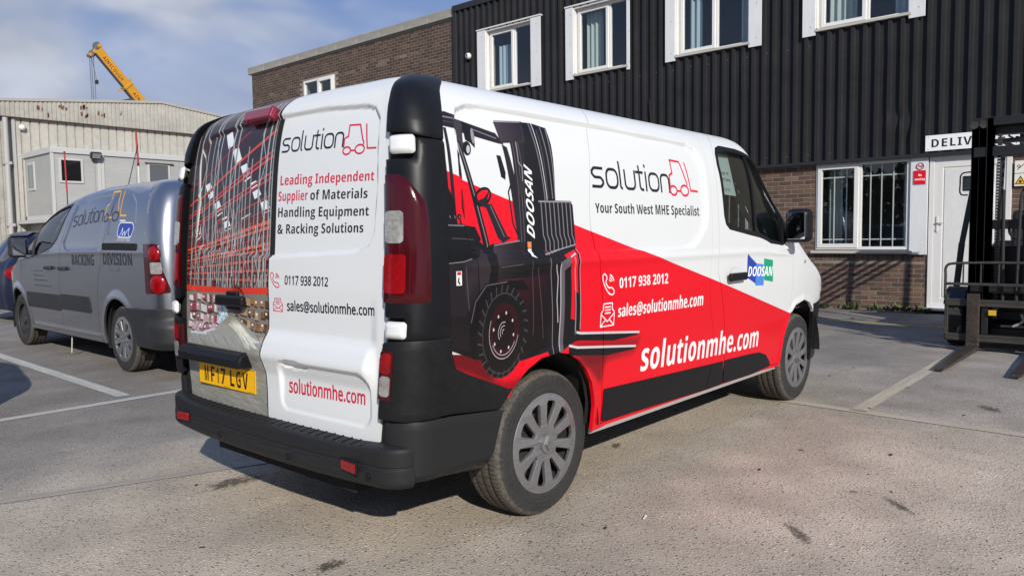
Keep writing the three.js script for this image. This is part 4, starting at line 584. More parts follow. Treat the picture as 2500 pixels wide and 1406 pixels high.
// left rear door: printed picture of pallet racking in a warehouse
const doorTexL = canvasTex(800, 1500, (ctx, w, h) => {
  const S = RD.S, X = (a) => (0.78 - a) * S, Y = (y) => (RD.y1 - y) * S, r = rng(5);
  const seg = (a0, y0, a1, y1, c, lw) => { ctx.strokeStyle = c; ctx.lineWidth = lw * S; ctx.beginPath(); ctx.moveTo(X(a0), Y(y0)); ctx.lineTo(X(a1), Y(y1)); ctx.stroke(); };
  const poly = (p, c) => { ctx.fillStyle = c; ctx.beginPath(); p.forEach(([a, y], i) => (i ? ctx.lineTo(X(a), Y(y)) : ctx.moveTo(X(a), Y(y)))); ctx.fill(); };
  ctx.fillStyle = '#3a2f34'; ctx.fillRect(0, 0, w, h);
  poly([[0.8, 1.35], [0, 1.35], [0, 0.95], [0.8, 0.95]], '#4a3136'); poly([[0.45, 1.95], [0.2, 1.95], [0, 1.55], [0, 1.3], [0.3, 1.6]], '#33282d');
  for (const [a, y] of [[0.50, 1.80], [0.66, 1.56]]) for (let i = 0; i < 5; i++) { const A = a - i * 0.095, B = y - i * 0.085; if (A > 0.02) poly([[A, B], [A - 0.055, B + 0.012], [A - 0.105, B - 0.055], [A - 0.05, B - 0.075]], '#dfe6e8'); }
  // far tangle of racking
  for (let i = 0; i < 300; i++) { const a = r() * 0.76, y = 1.0 + r() * r() * 0.42, l = 0.03 + r() * 0.08; seg(a, y, a - l, y + l * (0.12 + 0.4 * (y - 1.0)), ['#b8362c', '#8d2a2c', '#c7c2c0', '#6b4a48', '#d24a34', '#2a2024'][i % 6], 0.004 + r() * 0.004); }
  const beam = (k, c, lw) => seg(0.80, 1.075 + 0.52 * k, -0.02, 1.075 + k, c, lw);
  poly([[0.8, 1.25], [0, 1.42], [0, 1.07], [0.8, 1.06]], '#5e2422');
  for (const [k, lw, c] of [[0.03, 0.014, '#b8402f'], [0.052, 0.006, '#7d2a2b'], [0.075, 0.012, '#c94633'], [0.098, 0.006, '#8a2d2c'], [0.125, 0.014, '#d04a33'], [0.15, 0.007, '#7a2528'], [0.175, 0.016, '#dd5034'], [0.198, 0.016, '#e0532f'], [0.235, 0.009, '#9a3230'], [0.275, 0.018, '#e2552f'], [0.30, 0.018, '#e0532f'], [0.322, 0.006, '#7a2528'], [0.36, 0.008, '#8e2f34'], [0.42, 0.010, '#9c3338'], [0.50, 0.012, '#a8383c'], [0.525, 0.010, '#b9434a'], [0.60, 0.014, '#c2403f'], [0.625, 0.012, '#b5383c'], [0.72, 0.016, '#c8452f'], [0.86, 0.012, '#8c2c36']]) { beam(k, c, lw); beam(k - lw * 0.75, '#33181b', lw * 0.5); }
  for (let i = 0; i < 620; i++) { const a = r() * 0.78, y = 1.05 + r() * 0.28, l = 0.012 + r() * 0.05; seg(a, y, a - 0.002, y + l, ['#9aa09e', '#2a2023', '#6f7573', '#1e1719', '#c9cecc'][i % 5], 0.002 + r() * 0.003); }
  // uprights in pairs with bracing
  const up = (a, top, bot, lw, c) => { seg(a, top, a + 0.012, bot, c, lw); seg(a - lw * 0.3, top, a + 0.012 - lw * 0.3, bot, '#c3c8c6', lw * 0.25); seg(a + lw * 0.42, top, a + 0.012 + lw * 0.42, bot, '#4c5150', lw * 0.25); };
  for (const [a, top, sc] of [[0.745, 1.93, 0.9], [0.70, 1.93, 1], [0.655, 1.93, 1], [0.60, 1.80, 0.9], [0.56, 1.92, 1.1], [0.525, 1.92, 1.2], [0.44, 1.74, 0.9], [0.40, 1.90, 1.4], [0.355, 1.9, 1.4], [0.32, 1.66, 0.8], [0.275, 1.60, 0.8], [0.245, 1.72, 0.9], [0.205, 1.66, 0.9], [0.13, 1.87, 1.3], [0.075, 1.9, 1.4], [0.04, 1.9, 1.2], [0.02, 1.9, 1], [0.30, 1.5, 0.6], [0.46, 1.55, 0.6], [0.61, 1.5, 0.6], [0.165, 1.45, 0.6]]) up(a, top, 0.83 + (sc < 1 ? 0.18 : 0), 0.0095 * sc, '#868d8b');
  for (const [a, b] of [[0.70, 0.655], [0.56, 0.525], [0.40, 0.355], [0.13, 0.075]]) for (let y = 0.86, s = 0; y < 1.85; y += 0.13, s ^= 1) seg((s ? a : b) + 0.008, y, (s ? b : a) + 0.008, y + 0.13, '#a9b0ae', 0.005);
  for (const [a, y, b, y2] of [[0.52, 1.70, 0.40, 1.35], [0.36, 1.45, 0.30, 1.25], [0.34, 1.38, 0.22, 1.62], [0.10, 1.60, 0.03, 1.35], [0.28, 1.30, 0.16, 1.10], [0.60, 1.62, 0.50, 1.30], [0.66, 1.40, 0.58, 1.15]]) seg(a, y, b, y2, '#8c9391', 0.005);
  // near beam and stacked goods
  poly([[0.8, 1.062], [0.35, 1.060], [0, 1.075], [0, 1.045], [0.35, 1.030], [0.8, 1.035]], '#d83c28');
  poly([[0.8, 1.03], [0, 1.04], [0, 0.80], [0.8, 0.78]], '#7d7770');
  for (let j = 0; j < 5; j++) for (let i = 0; i < 22; i++) { const a = 0.77 - i * 0.036 - r() * 0.02, y = 1.025 - j * 0.046 - r() * 0.012 - (a < 0.3 ? (0.3 - a) * 0.10 * j * 0.3 : 0), left = a > 0.46; if (a < 0.46 && a > 0.30 && j > 0) continue; const base = left ? [[150, 70, 82], [185, 150, 150], [120, 60, 70], [205, 200, 196]] : [[122, 88, 56], [150, 112, 72], [92, 66, 44], [176, 150, 116]], c = base[Math.floor(r() * 4)]; { const bw = 0.024 + r() * 0.022, bh = 0.026 + r() * 0.016; poly([[a, y], [a - bw, y - 0.004], [a - bw, y - bh - 0.003], [a, y - bh]], `rgb(${c})`); poly([[a, y - bh], [a - bw, y - bh - 0.003], [a - bw, y - bh - 0.010], [a, y - bh - 0.006]], '#2c2420'); } if (r() < 0.35) poly([[a - 0.008, y - 0.008], [a - 0.022, y - 0.008], [a - 0.022, y - 0.018], [a - 0.008, y - 0.018]], '#e7e2dc'); }
  for (let i = 0; i < 60; i++) seg(0.47 - r() * 0.06, 1.0 - r() * 0.2, 0.40 - r() * 0.06, 0.96 - r() * 0.2, ['#b9d6e2', '#8fb4c4', '#e7edf0'][i % 3], 0.006);
  poly([[0.47, 0.87], [0.36, 0.93], [0.30, 0.93], [0.0, 0.83], [0, 0.44], [0.8, 0.44], [0.8, 0.83], [0.6, 0.83]], '#8b8a7e');
  for (let i = 0; i < 2600; i++) { const a = r() * 0.8, y = 0.45 + Math.pow(r(), 0.8) * 0.4, l = 0.02 + r() * 0.09, q = 105 + r() * 80; ctx.globalAlpha = 0.22; seg(a, y, a - l, y - l * 0.45 * (y > 0.72 ? 1 : 0.35), `rgb(${q},${q - 1},${q - 12 * r()})`, 0.003 + r() * 0.006); } ctx.globalAlpha = 1;
  for (let i = 0; i < 26; i++) { ctx.globalAlpha = 0.7; seg(0.36 - r() * 0.1, 0.92 - r() * 0.03, 0.02 + r() * 0.1, 0.83 - r() * 0.04, '#d9d6c4', 0.003); } ctx.globalAlpha = 1;
  for (const [a, y, b, y2] of [[0.72, 0.83, 0.52, 0.835], [0.56, 0.84, 0.46, 0.86], [0.16, 0.845, 0.03, 0.83]]) seg(a, y, b, y2, '#b9c0be', 0.009);
});
// ---------- vehicle body surface: rear face, corner and side in one wrap coordinate u; v is height ----------
function bodySurface(q) {
  const { Wp, xb, A, B, L, NN, BOW, Hx, Kx, H0, pf, x1 } = q;
  const base = (u, v, s = 1) => {
    const z0 = Wp(v), x0 = xb(v); let x, y = v, z;
    if (u < -L) { const zc = z0 - B; z = zc + u + L; x = x0 - BOW * (1 - (z / zc) ** 2); }
    else if (u < 0) { const th = (1 + u / L) * Math.PI / 2; x = x0 + A - A * Math.pow(Math.max(Math.cos(th), 0), 2 / NN); z = z0 - B + B * Math.pow(Math.max(Math.sin(th), 0), 2 / NN); }
    else { x = x0 + A + u; z = z0 * pf(x, v); if (x > x1) { const H = Hx(x), K = Kx(x); if (y > K) y = K + (y - K) * (H - K) / (H0 - K); } }
    return [x, y, z * s];
  };
  const off = (u, v, s, d) => {
    if (!d) return base(u, v, s);
    const e = 0.002, p = base(u, v, s), a = base(u - e, v, s), b = base(u + e, v, s), c = base(u, v - e, s), f = base(u, v + e, s);
    const ax = b[0] - a[0], ay = b[1] - a[1], az = b[2] - a[2], bx_ = f[0] - c[0], by = f[1] - c[1], bz = f[2] - c[2];
    let nx = ay * bz - az * by, ny = az * bx_ - ax * bz, nz = ax * by - ay * bx_; const l = Math.hypot(nx, ny, nz) * s || 1;
    return [p[0] + nx / l * d, p[1] + ny / l * d, p[2] + nz / l * d];
  };
  return {
    base, off, q, uOf: (x, v) => x - xb(v) - A,
    patch: ({ u0, u1, du = 0.015, v0, v1, dv = 0.015, s = 1, d = 0, emb, sdf, uv, rim = 0 }) => {
      const P = emb ? (u, v) => { const p = base(u, v, s); return off(u, v, s, d + emb(u, v, p[0], p[2])); } : (u, v) => off(u, v, s, d);
      return patch({ u: range(u0, u1, du), v: Array.isArray(v0) ? v0 : range(v0, v1, dv), P, sgn: s, rim, uv, sdf: sdf ? (u, v, x, y, z) => sdf(u, v, x, y, z) : undefined });
    },
  };
}
// ---------- wheels ----------
const treadBump = canvasTex(1024, 128, (ctx, w, h) => {
  ctx.fillStyle = '#fff'; ctx.fillRect(0, 0, w, h); ctx.fillStyle = '#000';
  for (let i = 0; i < 96; i++) { const x = i / 96 * w; ctx.fillRect(x, h * 0.27, 3, h * 0.11); ctx.fillRect(x + 3, h * 0.62, 3, h * 0.11); if (i % 2) { ctx.fillRect(x, h * 0.40, 2, h * 0.20); } }
  ctx.fillStyle = '#555'; for (const y of [0.045, 0.115, 0.155, 0.84, 0.88, 0.95]) ctx.fillRect(0, h * y, w, 2);
  ctx.fillStyle = '#c8c8c8'; for (let i = 0; i < 40; i++) ctx.fillRect((i * 131) % w, h * 0.13, 14, 3);
}, false);
treadBump.wrapS = THREE.RepeatWrapping;
const tyreMap = dataTex(1024, 256, (i, j) => { const v = j / 255, e = Math.min(v, 1 - v), n = fbm(i / 5, j / 5, 3, 0), big = fbm(i / 60, j / 30, 3), side = e < 0.215, sh = Math.exp(-(((e - 0.235) / 0.03) ** 2)), d = side ? 0.07 + 0.07 * n + 0.05 * big : 0.13 + 0.20 * n + 0.14 * big, k = 255 * Math.sqrt(clamp(d + sh * 0.14 * (n > 0.5 ? 1 : 0.2))); return side ? [k, k * 0.985, k * 0.97] : [k, k * 0.94, k * 0.86]; });
M.tyre = std(0.24, 0.24, 0.24, 0.85, 0, { bumpMap: treadBump, bumpScale: 0.004, map: tyreMap });
function tyreGeo(R, W, rim) {
  const h = W / 2, p = [[rim - 0.004, -h * 0.74], [rim + 0.006, -h * 0.93], [rim + 0.022, -h * 0.975], [rim + 0.025, -h * 0.995], [(rim + R) / 2 - 0.004, -h * 1.02], [(rim + R) / 2 + 0.002, -h * 1.005], [R - 0.035, -h * 0.985], [R - 0.016, -h * 0.9], [R - 0.006, -h * 0.79], [R - 0.001, -h * 0.64]];
  const half = [...p]; for (const g of [-0.42]) half.push([R, h * g - 0.006], [R - 0.008, h * g - 0.005], [R - 0.008, h * g + 0.004], [R, h * g + 0.005]);
  half.push([R, -0.006], [R - 0.008, -0.005]);
  const full = [...half, ...half.map(([r, t]) => [r, -t]).reverse()];
  return new THREE.LatheGeometry(full.map(([r, t]) => new THREE.Vector2(r, t)), 72).rotateX(Math.PI / 2);
}
function coverGeo(R, n, inner, hole0, hole1, dome, thick = 0.012) {
  const s = new THREE.Shape(); s.absarc(0, 0, R, 0, Math.PI * 2);
  for (let i = 0; i < n; i++) {
    const t = i / n * Math.PI * 2, w0 = hole0, w1 = hole1, h = new THREE.Path(), P = (r, a) => [Math.cos(t + a) * r, Math.sin(t + a) * r];
    h.moveTo(...P(inner + 0.01, -w0)); h.quadraticCurveTo(...P(inner - 0.006, 0), ...P(inner + 0.01, w0)); h.lineTo(...P(R * 0.80, w1)); h.quadraticCurveTo(...P(R * 0.9, w1 * 0.85), ...P(R * 0.875, 0)); h.quadraticCurveTo(...P(R * 0.9, -w1 * 0.85), ...P(R * 0.80, -w1)); h.closePath(); s.holes.push(h);
  }
  const g = new THREE.ExtrudeGeometry(s, { depth: thick, bevelEnabled: true, bevelSize: 0.004, bevelThickness: 0.005, bevelSegments: 2, curveSegments: 40 }), p = g.attributes.position;
  for (let i = 0; i < p.count; i++) { const r = Math.hypot(p.getX(i), p.getY(i)) / R; p.setZ(i, p.getZ(i) + dome * (1 - r * r) - dome * 0.9 * Math.exp(-((r - 0.42) ** 2) / 0.05)); }
  g.computeVertexNormals(); return g;
}
function wheelParts({ R, W, rim, cover, parent, at: [x, y, z], side = 1, tyreMat = M.tyre, coverMat, spin = 0 }) {
  const w = new THREE.Group(); w.name = 'wheel'; w.position.set(x, y, z); if (side < 0) w.rotation.y = Math.PI; parent.add(w);
  mesh('tyre', wheelParts.t[[R, W, rim]] ??= tyreGeo(R, W, rim), tyreMat, w).rotation.z = spin;
  mesh('rim', wheelParts.r[[R, W, rim]] ??= G(at(new THREE.CylinderGeometry(rim + 0.004, rim + 0.004, W * 0.8, 40, 1, true), 0, 0, 0, Math.PI / 2), at(cyl(rim - 0.01, 0.012, 36), 0, 0, W * 0.05, Math.PI / 2), at(cyl(0.13, 0.03, 24), 0, 0, W * 0.12, Math.PI / 2)), M.rimSteel ??= std(0.05, 0.05, 0.052, 0.5, 0.3), w);
  if (cover) { const c = mesh('wheel_trim', cover, coverMat, w); c.position.z = W / 2 - 0.018; c.rotation.z = spin; return { w, c }; }
  return { w };
}
wheelParts.t = {}; wheelParts.r = {};

// ---------- the printed van ----------
const vanPos = [0, 0, 0];
const van = thing('delivery_van', 'white and red delivery van with a printed lift truck on its side', 'van', vanPos);
const VS = bodySurface({
  Wp: pchip([0.20, 0.33, 0.55, 0.8, 1.0, 1.2, 1.4, 1.6, 1.75, 1.83, 1.885, 1.92, 1.945], [0.88, 0.90, 0.92, 0.945, 0.957, 0.957, 0.948, 0.928, 0.89, 0.85, 0.80, 0.735, 0.62]),
  xb: pchip([0.2, 0.45, 0.7, 1.0, 1.3, 1.6, 1.75, 1.85, 1.91, 1.945], [0.085, 0.088, 0.09, 0.105, 0.125, 0.15, 0.175, 0.21, 0.275, 0.36]),
  A: 0.13, B: 0.17, L: 0.25, NN: 2.7, BOW: 0.02, H0: 1.972, x1: 3.0,
  Hx: pchip([0, 3.0, 3.1, 3.2, 3.33, 3.5, 3.668, 3.85, 4.0, 4.15, 4.3, 4.6, 4.8, 4.92, 4.99], [1.972, 1.972, 1.965, 1.92, 1.79, 1.625, 1.47, 1.33, 1.22, 1.14, 1.08, 0.97, 0.86, 0.76, 0.66]),
  Kx: pchip([0, 3.8, 4.2, 4.6, 5], [1.1, 1.1, 0.95, 0.8, 0.5]), pf: pchip([0, 3.8, 4.2, 4.5, 4.75, 4.9, 4.97, 4.995], [1, 1, 0.985, 0.925, 0.80, 0.6, 0.35, 0.12]),
});
{
  const { q } = VS, paint = { roughness: 0.34, clearcoat: 0.22, clearcoatRoughness: 0.05, specularIntensity: 0.55 };
  const mWhite = phys(0.66, 0.68, 0.68, 0.32, 0, paint), mSide = phys(1, 1, 1, 0.32, 0, { ...paint, map: sideTex }), mDoorR = phys(1, 1, 1, 0.32, 0, { ...paint, map: doorTexR }), mDoorL = phys(1, 1, 1, 0.3, 0, { ...paint, map: doorTexL });
  const grain = dataTex(256, 256, (i, j) => 255 * fbm(i / 4, j / 4, 3, 64), false); grain.repeat.set(6, 6);
  const mTrim = phys(0.0095, 0.0102, 0.0128, 0.40, 0, { specularIntensity: 0.45, bumpMap: grain, bumpScale: 0.00015, map: mottle(0.8, 1, 5, 1) }), mTrim2 = phys(0.019, 0.0195, 0.021, 0.55, 0, { specularIntensity: 0.5, bumpMap: grain, bumpScale: 0.0002, map: mottle(0.55, 1, 6, 2) });
  const scuff = canvasTex(1024, 256, (ctx, w, h) => {
    ctx.fillStyle = '#6c6d70'; ctx.fillRect(0, 0, w, h); const R = rng(8);
    for (let i = 0; i < 2600; i++) { const g = 95 + R() * 40; ctx.fillStyle = `rgba(${g},${g},${g},0.35)`; ctx.fillRect(R() * w, R() * h, 1 + R() * 9, 1 + R() * 4); }
    ctx.lineCap = 'round'; for (let i = 0; i < 420; i++) { const y = h * (0.58 + 0.34 * Math.pow(R(), 1.4)), x = R() * w, l = 4 + R() * R() * 120, g = 130 + R() * 110; ctx.strokeStyle = `rgba(${g},${g},${g * 0.97},${0.12 + R() * 0.3})`; ctx.lineWidth = 0.6 + R() * 1.4; ctx.beginPath(); ctx.moveTo(x, y); ctx.lineTo(x + l, y + (R() - 0.5) * 8); ctx.stroke(); }
    for (let i = 0; i < 60; i++) { const x = R() * w, y = h * (0.2 + R() * 0.7), a = R() * 6, l = 6 + R() * 26; ctx.strokeStyle = `rgba(190,190,185,${0.15 + R() * 0.25})`; ctx.lineWidth = 0.8; ctx.beginPath(); ctx.moveTo(x, y); ctx.lineTo(x + Math.cos(a) * l, y + Math.sin(a) * l); ctx.stroke(); }
  });
  const mud = canvasTex(1024, 512, (ctx, w, h) => {
    ctx.fillStyle = '#6c6d70'; ctx.fillRect(0, 0, w, h); const R = rng(18);
    for (let i = 0; i < 2200; i++) { const g = 92 + R() * 45; ctx.fillStyle = `rgba(${g},${g},${g},0.3)`; ctx.fillRect(R() * w, R() * h, 1 + R() * 6, 1 + R() * 8); }
    for (let i = 0; i < 130; i++) { const x = R() * w, y = R() * h, a = R() * 6, l = 10 + R() * 60; ctx.strokeStyle = `rgba(175,175,172,${0.1 + R() * 0.22})`; ctx.lineWidth = 1; ctx.beginPath(); ctx.moveTo(x, y); ctx.quadraticCurveTo(x + l * 0.5, y + 10, x + Math.cos(a) * l, y + Math.sin(a) * l); ctx.stroke(); }
    for (let i = 0; i < 3200; i++) { const x = w * R(), y = h * (1 - 0.16 * Math.pow(R(), 2.2) * (0.35 + 0.9 * vnoise(x / 90, 3))); ctx.fillStyle = `rgba(${200 + R() * 50},${170 + R() * 40},${120 + R() * 40},${0.25 + R() * 0.5})`; ctx.fillRect(x, y - 6, 1 + R() * 8, 1 + R() * 4); }
  });
  const mScuff = phys(0.105, 0.106, 0.11, 0.55, 0, { specularIntensity: 0.5, map: scuff, bumpMap: grain, bumpScale: 0.0002 }), mMud = phys(0.115, 0.116, 0.118, 0.58, 0, { specularIntensity: 0.5, map: mud });
  M.trim = mTrim; M.trim2 = mTrim2; M.vanWhite = mWhite;
  const uvSide = (u, v, x) => [(x - SIDE.x0) * SIDE.S / SIDE.w, 1 - (SIDE.y1 - v) * SIDE.S / SIDE.h];
  const arch = sPoly([[0.50, 0.1], [0.537, 0.355], [0.592, 0.562], [0.648, 0.652], [0.735, 0.719], [0.828, 0.757], [0.944, 0.766], [1.03, 0.75], [1.115, 0.706], [1.18, 0.65], [1.231, 0.582], [1.258, 0.51], [1.267, 0.457], [1.26, 0.342], [1.25, 0.1]]);
  const farch = sPoly([[3.60, 0.1], [3.585, 0.36], [3.62, 0.55], [3.69, 0.70], [3.78, 0.765], [3.95, 0.792], [4.08, 0.762], [4.18, 0.70], [4.25, 0.6], [4.275, 0.45], [4.25, 0.1]]);
  const recess = sPoly([[0.40, 1.235], [0.372, 1.30], [0.372, 1.726], [0.405, 1.785], [0.47, 1.81], [0.553, 1.818], [1.3, 1.822], [2.28, 1.806], [2.36, 1.78], [2.405, 1.70], [2.39, 1.38], [2.36, 1.32], [2.25, 1.235], [2.20, 1.215], [1.77, 1.207], [0.5, 1.215]]);
  const win = sPoly([[2.606, 1.40], [2.625, 1.345], [2.673, 1.315], [3.0, 1.275], [3.3, 1.245], [3.5, 1.27], [3.60, 1.34], [3.645, 1.45], [3.655, 1.6], [3.64, 1.80], [3.1, 1.808], [2.95, 1.825], [2.72, 1.828], [2.65, 1.808], [2.612, 1.77], [2.592, 1.70]]);
  const emb = (u, v, x) => u < 0 ? 0 : -0.020 * (1 - sstep(recess(x, v), -0.009, 0.008)) + 0.009 * (1 - sstep(Math.min(arch(x, v), farch(x, v)), 0.0, 0.05)) + 0.006 * Math.exp(-(((v - 1.165) / 0.02) ** 2)) * sstep(x, 0.3, 0.5) * (1 - sstep(x, 3.4, 3.8)) - 0.012 * (1 - sstep(v, 0.36, 0.47)) * sstep(x, 1.3, 1.45) * (1 - sstep(x, 3.3, 3.6));
  // seams, as x over height
  const seamS = pchip([0.3, 0.521, 1.241, 1.34, 1.74, 1.9, 1.95], [1.345, 1.333, 1.248, 1.223, 1.290, 1.37, 1.42]), seamF = pchip([0.3, 0.6, 0.98, 1.3, 1.85, 1.95], [2.535, 2.511, 2.406, 2.44, 2.47, 2.52]), seamD = pchip([0.3, 0.36, 0.58, 0.97, 1.07, 1.3, 1.6, 1.8, 1.9, 1.95], [2.70, 2.697, 2.672, 2.551, 2.511, 2.526, 2.535, 2.60, 2.70, 2.78]), seamW = 3.70, gap = 0.0028;
  const vDense = [...range(0.33, 1.80, 0.0105), ...range(1.80, 1.944, 0.008).slice(1)];
  const side = (x0, x1, sdf, extra = {}) => VS.patch({ u0: Math.max(0, VS.uOf(x0, 1.945)), u1: VS.uOf(x1, 0.33), du: 0.0105, v0: vDense, emb, sdf: (u, v, x, y, z) => sdf(x, v), uv: uvSide, rim: 0.02, ...extra });
  const floor_ = (v) => 0.338 - v;
  mesh('side_panel', side(0.2, 1.45, (x, v) => Math.max(x - seamS(v) + gap, -arch(x, v), floor_(v), x < 0.8 ? 0.615 - v : -1), { u0: 0 }), mSide, van);
  const sd = mesh('sliding_door', side(1.15, 2.6, (x, v) => Math.max(seamS(v) + gap - x, x - seamF(v) + 0.0015, 0.36 - v, v - 1.91), {}), mSide, van);
  mesh('door_pillar', side(2.35, 2.85, (x, v) => Math.max(seamF(v) + 0.0015 - x, x - seamD(v) + gap, floor_(v)), {}), mSide, van);
  mesh('sill_panel', G(side(1.2, 3.75, (x, v) => Math.max(v - 0.355, floor_(v), x - 3.59, 1.262 - x)), side(1.2, 2.6, (x, v) => Math.max(1.913 - v, seamS(v) - x, x - seamF(v)))), mSide, van);
  const fd = mesh('front_door', side(2.45, 3.75, (x, v) => Math.max(seamD(v) + gap - x, x - seamW + gap, 0.36 - v, v - 1.90, -win(x, v), -farch(x, v))), mSide, van);
  mesh('front_wing', side(3.6, 4.985, (x, v) => Math.max(Math.min(seamW + gap - x, 1.903 - v) , v > 1.9 ? 2.70 - x : -1, -farch(x, v), floor_(v), x > 4.2 && v < 0.74 ? 0.74 - v : -1), { u1: VS.uOf(4.99, 0.33) }), mWhite, van);
  mesh('roof_edge', side(2.6, 3.75, (x, v) => Math.max(1.903 - v, seamD(v) + gap - x, x - seamW - 0.02)), mWhite, van);
  // window rubber, glass, divider on the driver's door
  mesh('window_seal', side(2.45, 3.75, (x, v) => Math.max(win(x, v) - 0.004, -(win(x, v) + 0.026)), { d: 0.002, emb: undefined }), mTrim, fd);
  mesh('window', side(2.45, 3.75, (x, v) => Math.max(win(x, v) + 0.018, x - 3.53), { d: -0.012, emb: undefined, rim: 0 }), M.vanGlass = phys(0.52, 0.60, 0.58, 0, 0, { transmission: 1, thickness: 0 }), fd);
  mesh('window_divider', side(2.9, 3.2, (x, v) => Math.max(Math.abs(x - 3.062 - (1.5 - v) * 0.03) - 0.014, win(x, v) + 0.01), { d: -0.004, emb: undefined, du: 0.007 }), mTrim, fd);
  mesh('mirror_base', side(3.4, 3.75, (x, v) => Math.max(win(x, v) + 0.004, 3.515 + (v - 1.3) * 0.10 - x), { d: 0.006, emb: undefined }), mTrim, fd);
  // mouldings along the sill
  const mould = (x0, x1, sdf) => side(x0, x1, sdf, { d: 0.004, emb: undefined, rim: 0.03 });
  mesh('side_moulding', mould(1.3, 2.6, sPoly([[1.346, 0.532], [1.345, 0.369], [2.462, 0.349], [2.508, 0.499]])), mTrim, sd);
  mesh('side_moulding', mould(2.4, 2.75, sPoly([[2.513, 0.499], [2.468, 0.349], [2.679, 0.352], [2.664, 0.496]])), mTrim, van);
  mesh('side_moulding', mould(2.6, 3.6, sPoly([[2.682, 0.498], [2.692, 0.352], [3.155, 0.348], [3.30, 0.356], [3.43, 0.362], [3.40, 0.40], [3.33, 0.452], [3.22, 0.482], [3.088, 0.489]])), mTrim, fd);
  // handles
  const zAt = (x, v) => VS.base(VS.uOf(x, v), v)[2];
  const hg = mesh('door_handle', rbx(0.235, 0.05, 0.03, 2.73, 1.02, zAt(2.73, 1.02) + 0.028, 0.014, 4), mTrim, fd);
  mesh('handle_recess', side(2.5, 3.0, (x, v) => Math.hypot((x - 2.735) / 1.25, v - 1.022) - 0.062, { d: 0.0016, emb: (u, v, x) => -0.014 * (1 - sstep(Math.hypot((x - 2.735) / 1.25, v - 1.022), 0.02, 0.06)), rim: 0 }), mWhite, fd);
  // left flank
  const sideL = (x0, x1, sdf, extra = {}) => side(x0, x1, sdf, { s: -1, du: 0.03, v0: [...range(0.33, 1.80, 0.03), ...range(1.80, 1.944, 0.012).slice(1)], ...extra });
  mesh('left_side', sideL(0.2, 4.985, (x, v) => Math.max(-arch(x, v), -farch(x, v), floor_(v), -win(x, v), x > 4.2 && v < 0.74 ? 0.74 - v : -1), { u0: 0, emb: (u, v, x) => emb(u, v, x) }), mWhite, van);
  mesh('window', sideL(2.45, 3.75, (x, v) => win(x, v) + 0.0, { d: -0.012, emb: undefined, rim: 0 }), M.vanGlass, van);
  // roof, with the windscreen let in
  const roofP = (x, t) => { const H = q.Hx(x), K = q.Kx(x); let y = 1.945 + 0.027 * (1 - t * t) * sstep(x, 0.34, 0.9); if (x > 3.0 && y > K) y = K + (y - K) * (H - K) / (1.972 - K); return [x, y, t * 0.62 * q.pf(x)]; };
  const screen = (x, t) => Math.max(sRect(3.27, 4.08, -0.93, 0.93, 0.06)(x, t));
  const rs = (x, t) => { const a = Math.abs(t) * 0.62, dx = 0.36 + 0.13 - x, dz = a - 0.45; return dx > 0 && dz > 0 ? (Math.pow((dx / 0.13) ** 2.7 + (dz / 0.17) ** 2.7, 1 / 2.7) - 1) * 0.15 : 0.34 - x; };
  mesh('roof', G(patch({ u: range(0.30, 4.985, 0.025), v: range(-1, 1, 0.05), P: roofP, sgn: -1, sdf: (x, t) => Math.max(-screen(x, t), rs(x, t)) })), mWhite, van);
  mesh('windscreen', patch({ u: range(3.25, 4.1, 0.03), v: range(-1, 1, 0.05), P: (x, t) => { const p = roofP(x, t); p[1] -= 0.006; return p; }, sgn: -1, sdf: (x, t) => screen(x, t) }), M.vanGlass, van);
  // roof seams: shallow beads across the roof where panels meet
  for (const x of [1.47, 2.62]) mesh('roof_bead', patch({ u: range(x - 0.02, x + 0.02, 0.005), v: range(-1, 1, 0.05), P: (a, t) => { const p = roofP(a, t); p[1] += 0.007 * Math.sqrt(Math.max(0, 1 - ((a - x) / 0.02) ** 2)) - 0.0015; return p; }, sgn: -1 }), mWhite, van);
  // rear doors
  const ridge = pchip([0.2, 0.6, 0.69, 0.74, 0.78, 0.83, 0.90, 0.98, 1.1, 2], [0, 0, 0.004, 0.02, 0.034, 0.022, -0.008, -0.006, 0, 0]);
  const rUp = sPoly([[-0.3, 1.835], [0.343, 1.825], [0.60, 1.805], [0.653, 1.79], [0.69, 1.745], [0.710, 1.491], [0.699, 1.304], [0.671, 1.258], [0.609, 1.235], [-0.3, 1.195]]), rLow = sRect(0.108, 0.702, 0.553, 0.764, 0.055);
  const embD = (right) => (u, v, x, z) => { const a = Math.abs(z), m = 1 - sstep(a, 0.69, 0.745); return ridge(v) * m - 0.018 * (1 - sstep(rUp(a, v), -0.009, 0.008)) - (right ? (0.016 * (1 - sstep(rLow(a, v), -0.012, 0.008)) * (0.35 + 0.65 * sstep(v, 0.55, 0.70)) + 0.014 * (1 - sstep(Math.hypot((a - 0.225) / 0.10, (v - 0.755) / 0.020), 0.7, 1.1))) : 0) - (right ? 0 : 0.028 * (1 - sstep(Math.hypot((a - 0.285) / 1.1, v - 1.005), 0.03, 0.075))) + 0.002; };
  const uW = (w, v) => w - q.L - (q.Wp(v) - q.B); // w runs along the rear face from the middle
  const door = (s) => patch({
    u: range(0.0035, 0.90, 0.0082), v: [...range(0.487, 1.80, 0.0082), ...range(1.80, 1.944, 0.006).slice(1)], sgn: s, rim: 0.03,
    P: (w, v) => { const u = uW(w, v), p = VS.base(u, v, s); return VS.off(u, v, s, embD(s > 0)(u, v, p[0], p[2])); },
    sdf: (w, v) => uW(w, v) - edge(v), uv: (w, v, x, y, z) => s > 0 ? [Math.abs(z) / 0.8, 1 - (RD.y1 - v) / 1.5] : [(0.78 - Math.abs(z)) / 0.8, 1 - (RD.y1 - v) / 1.5],
  });
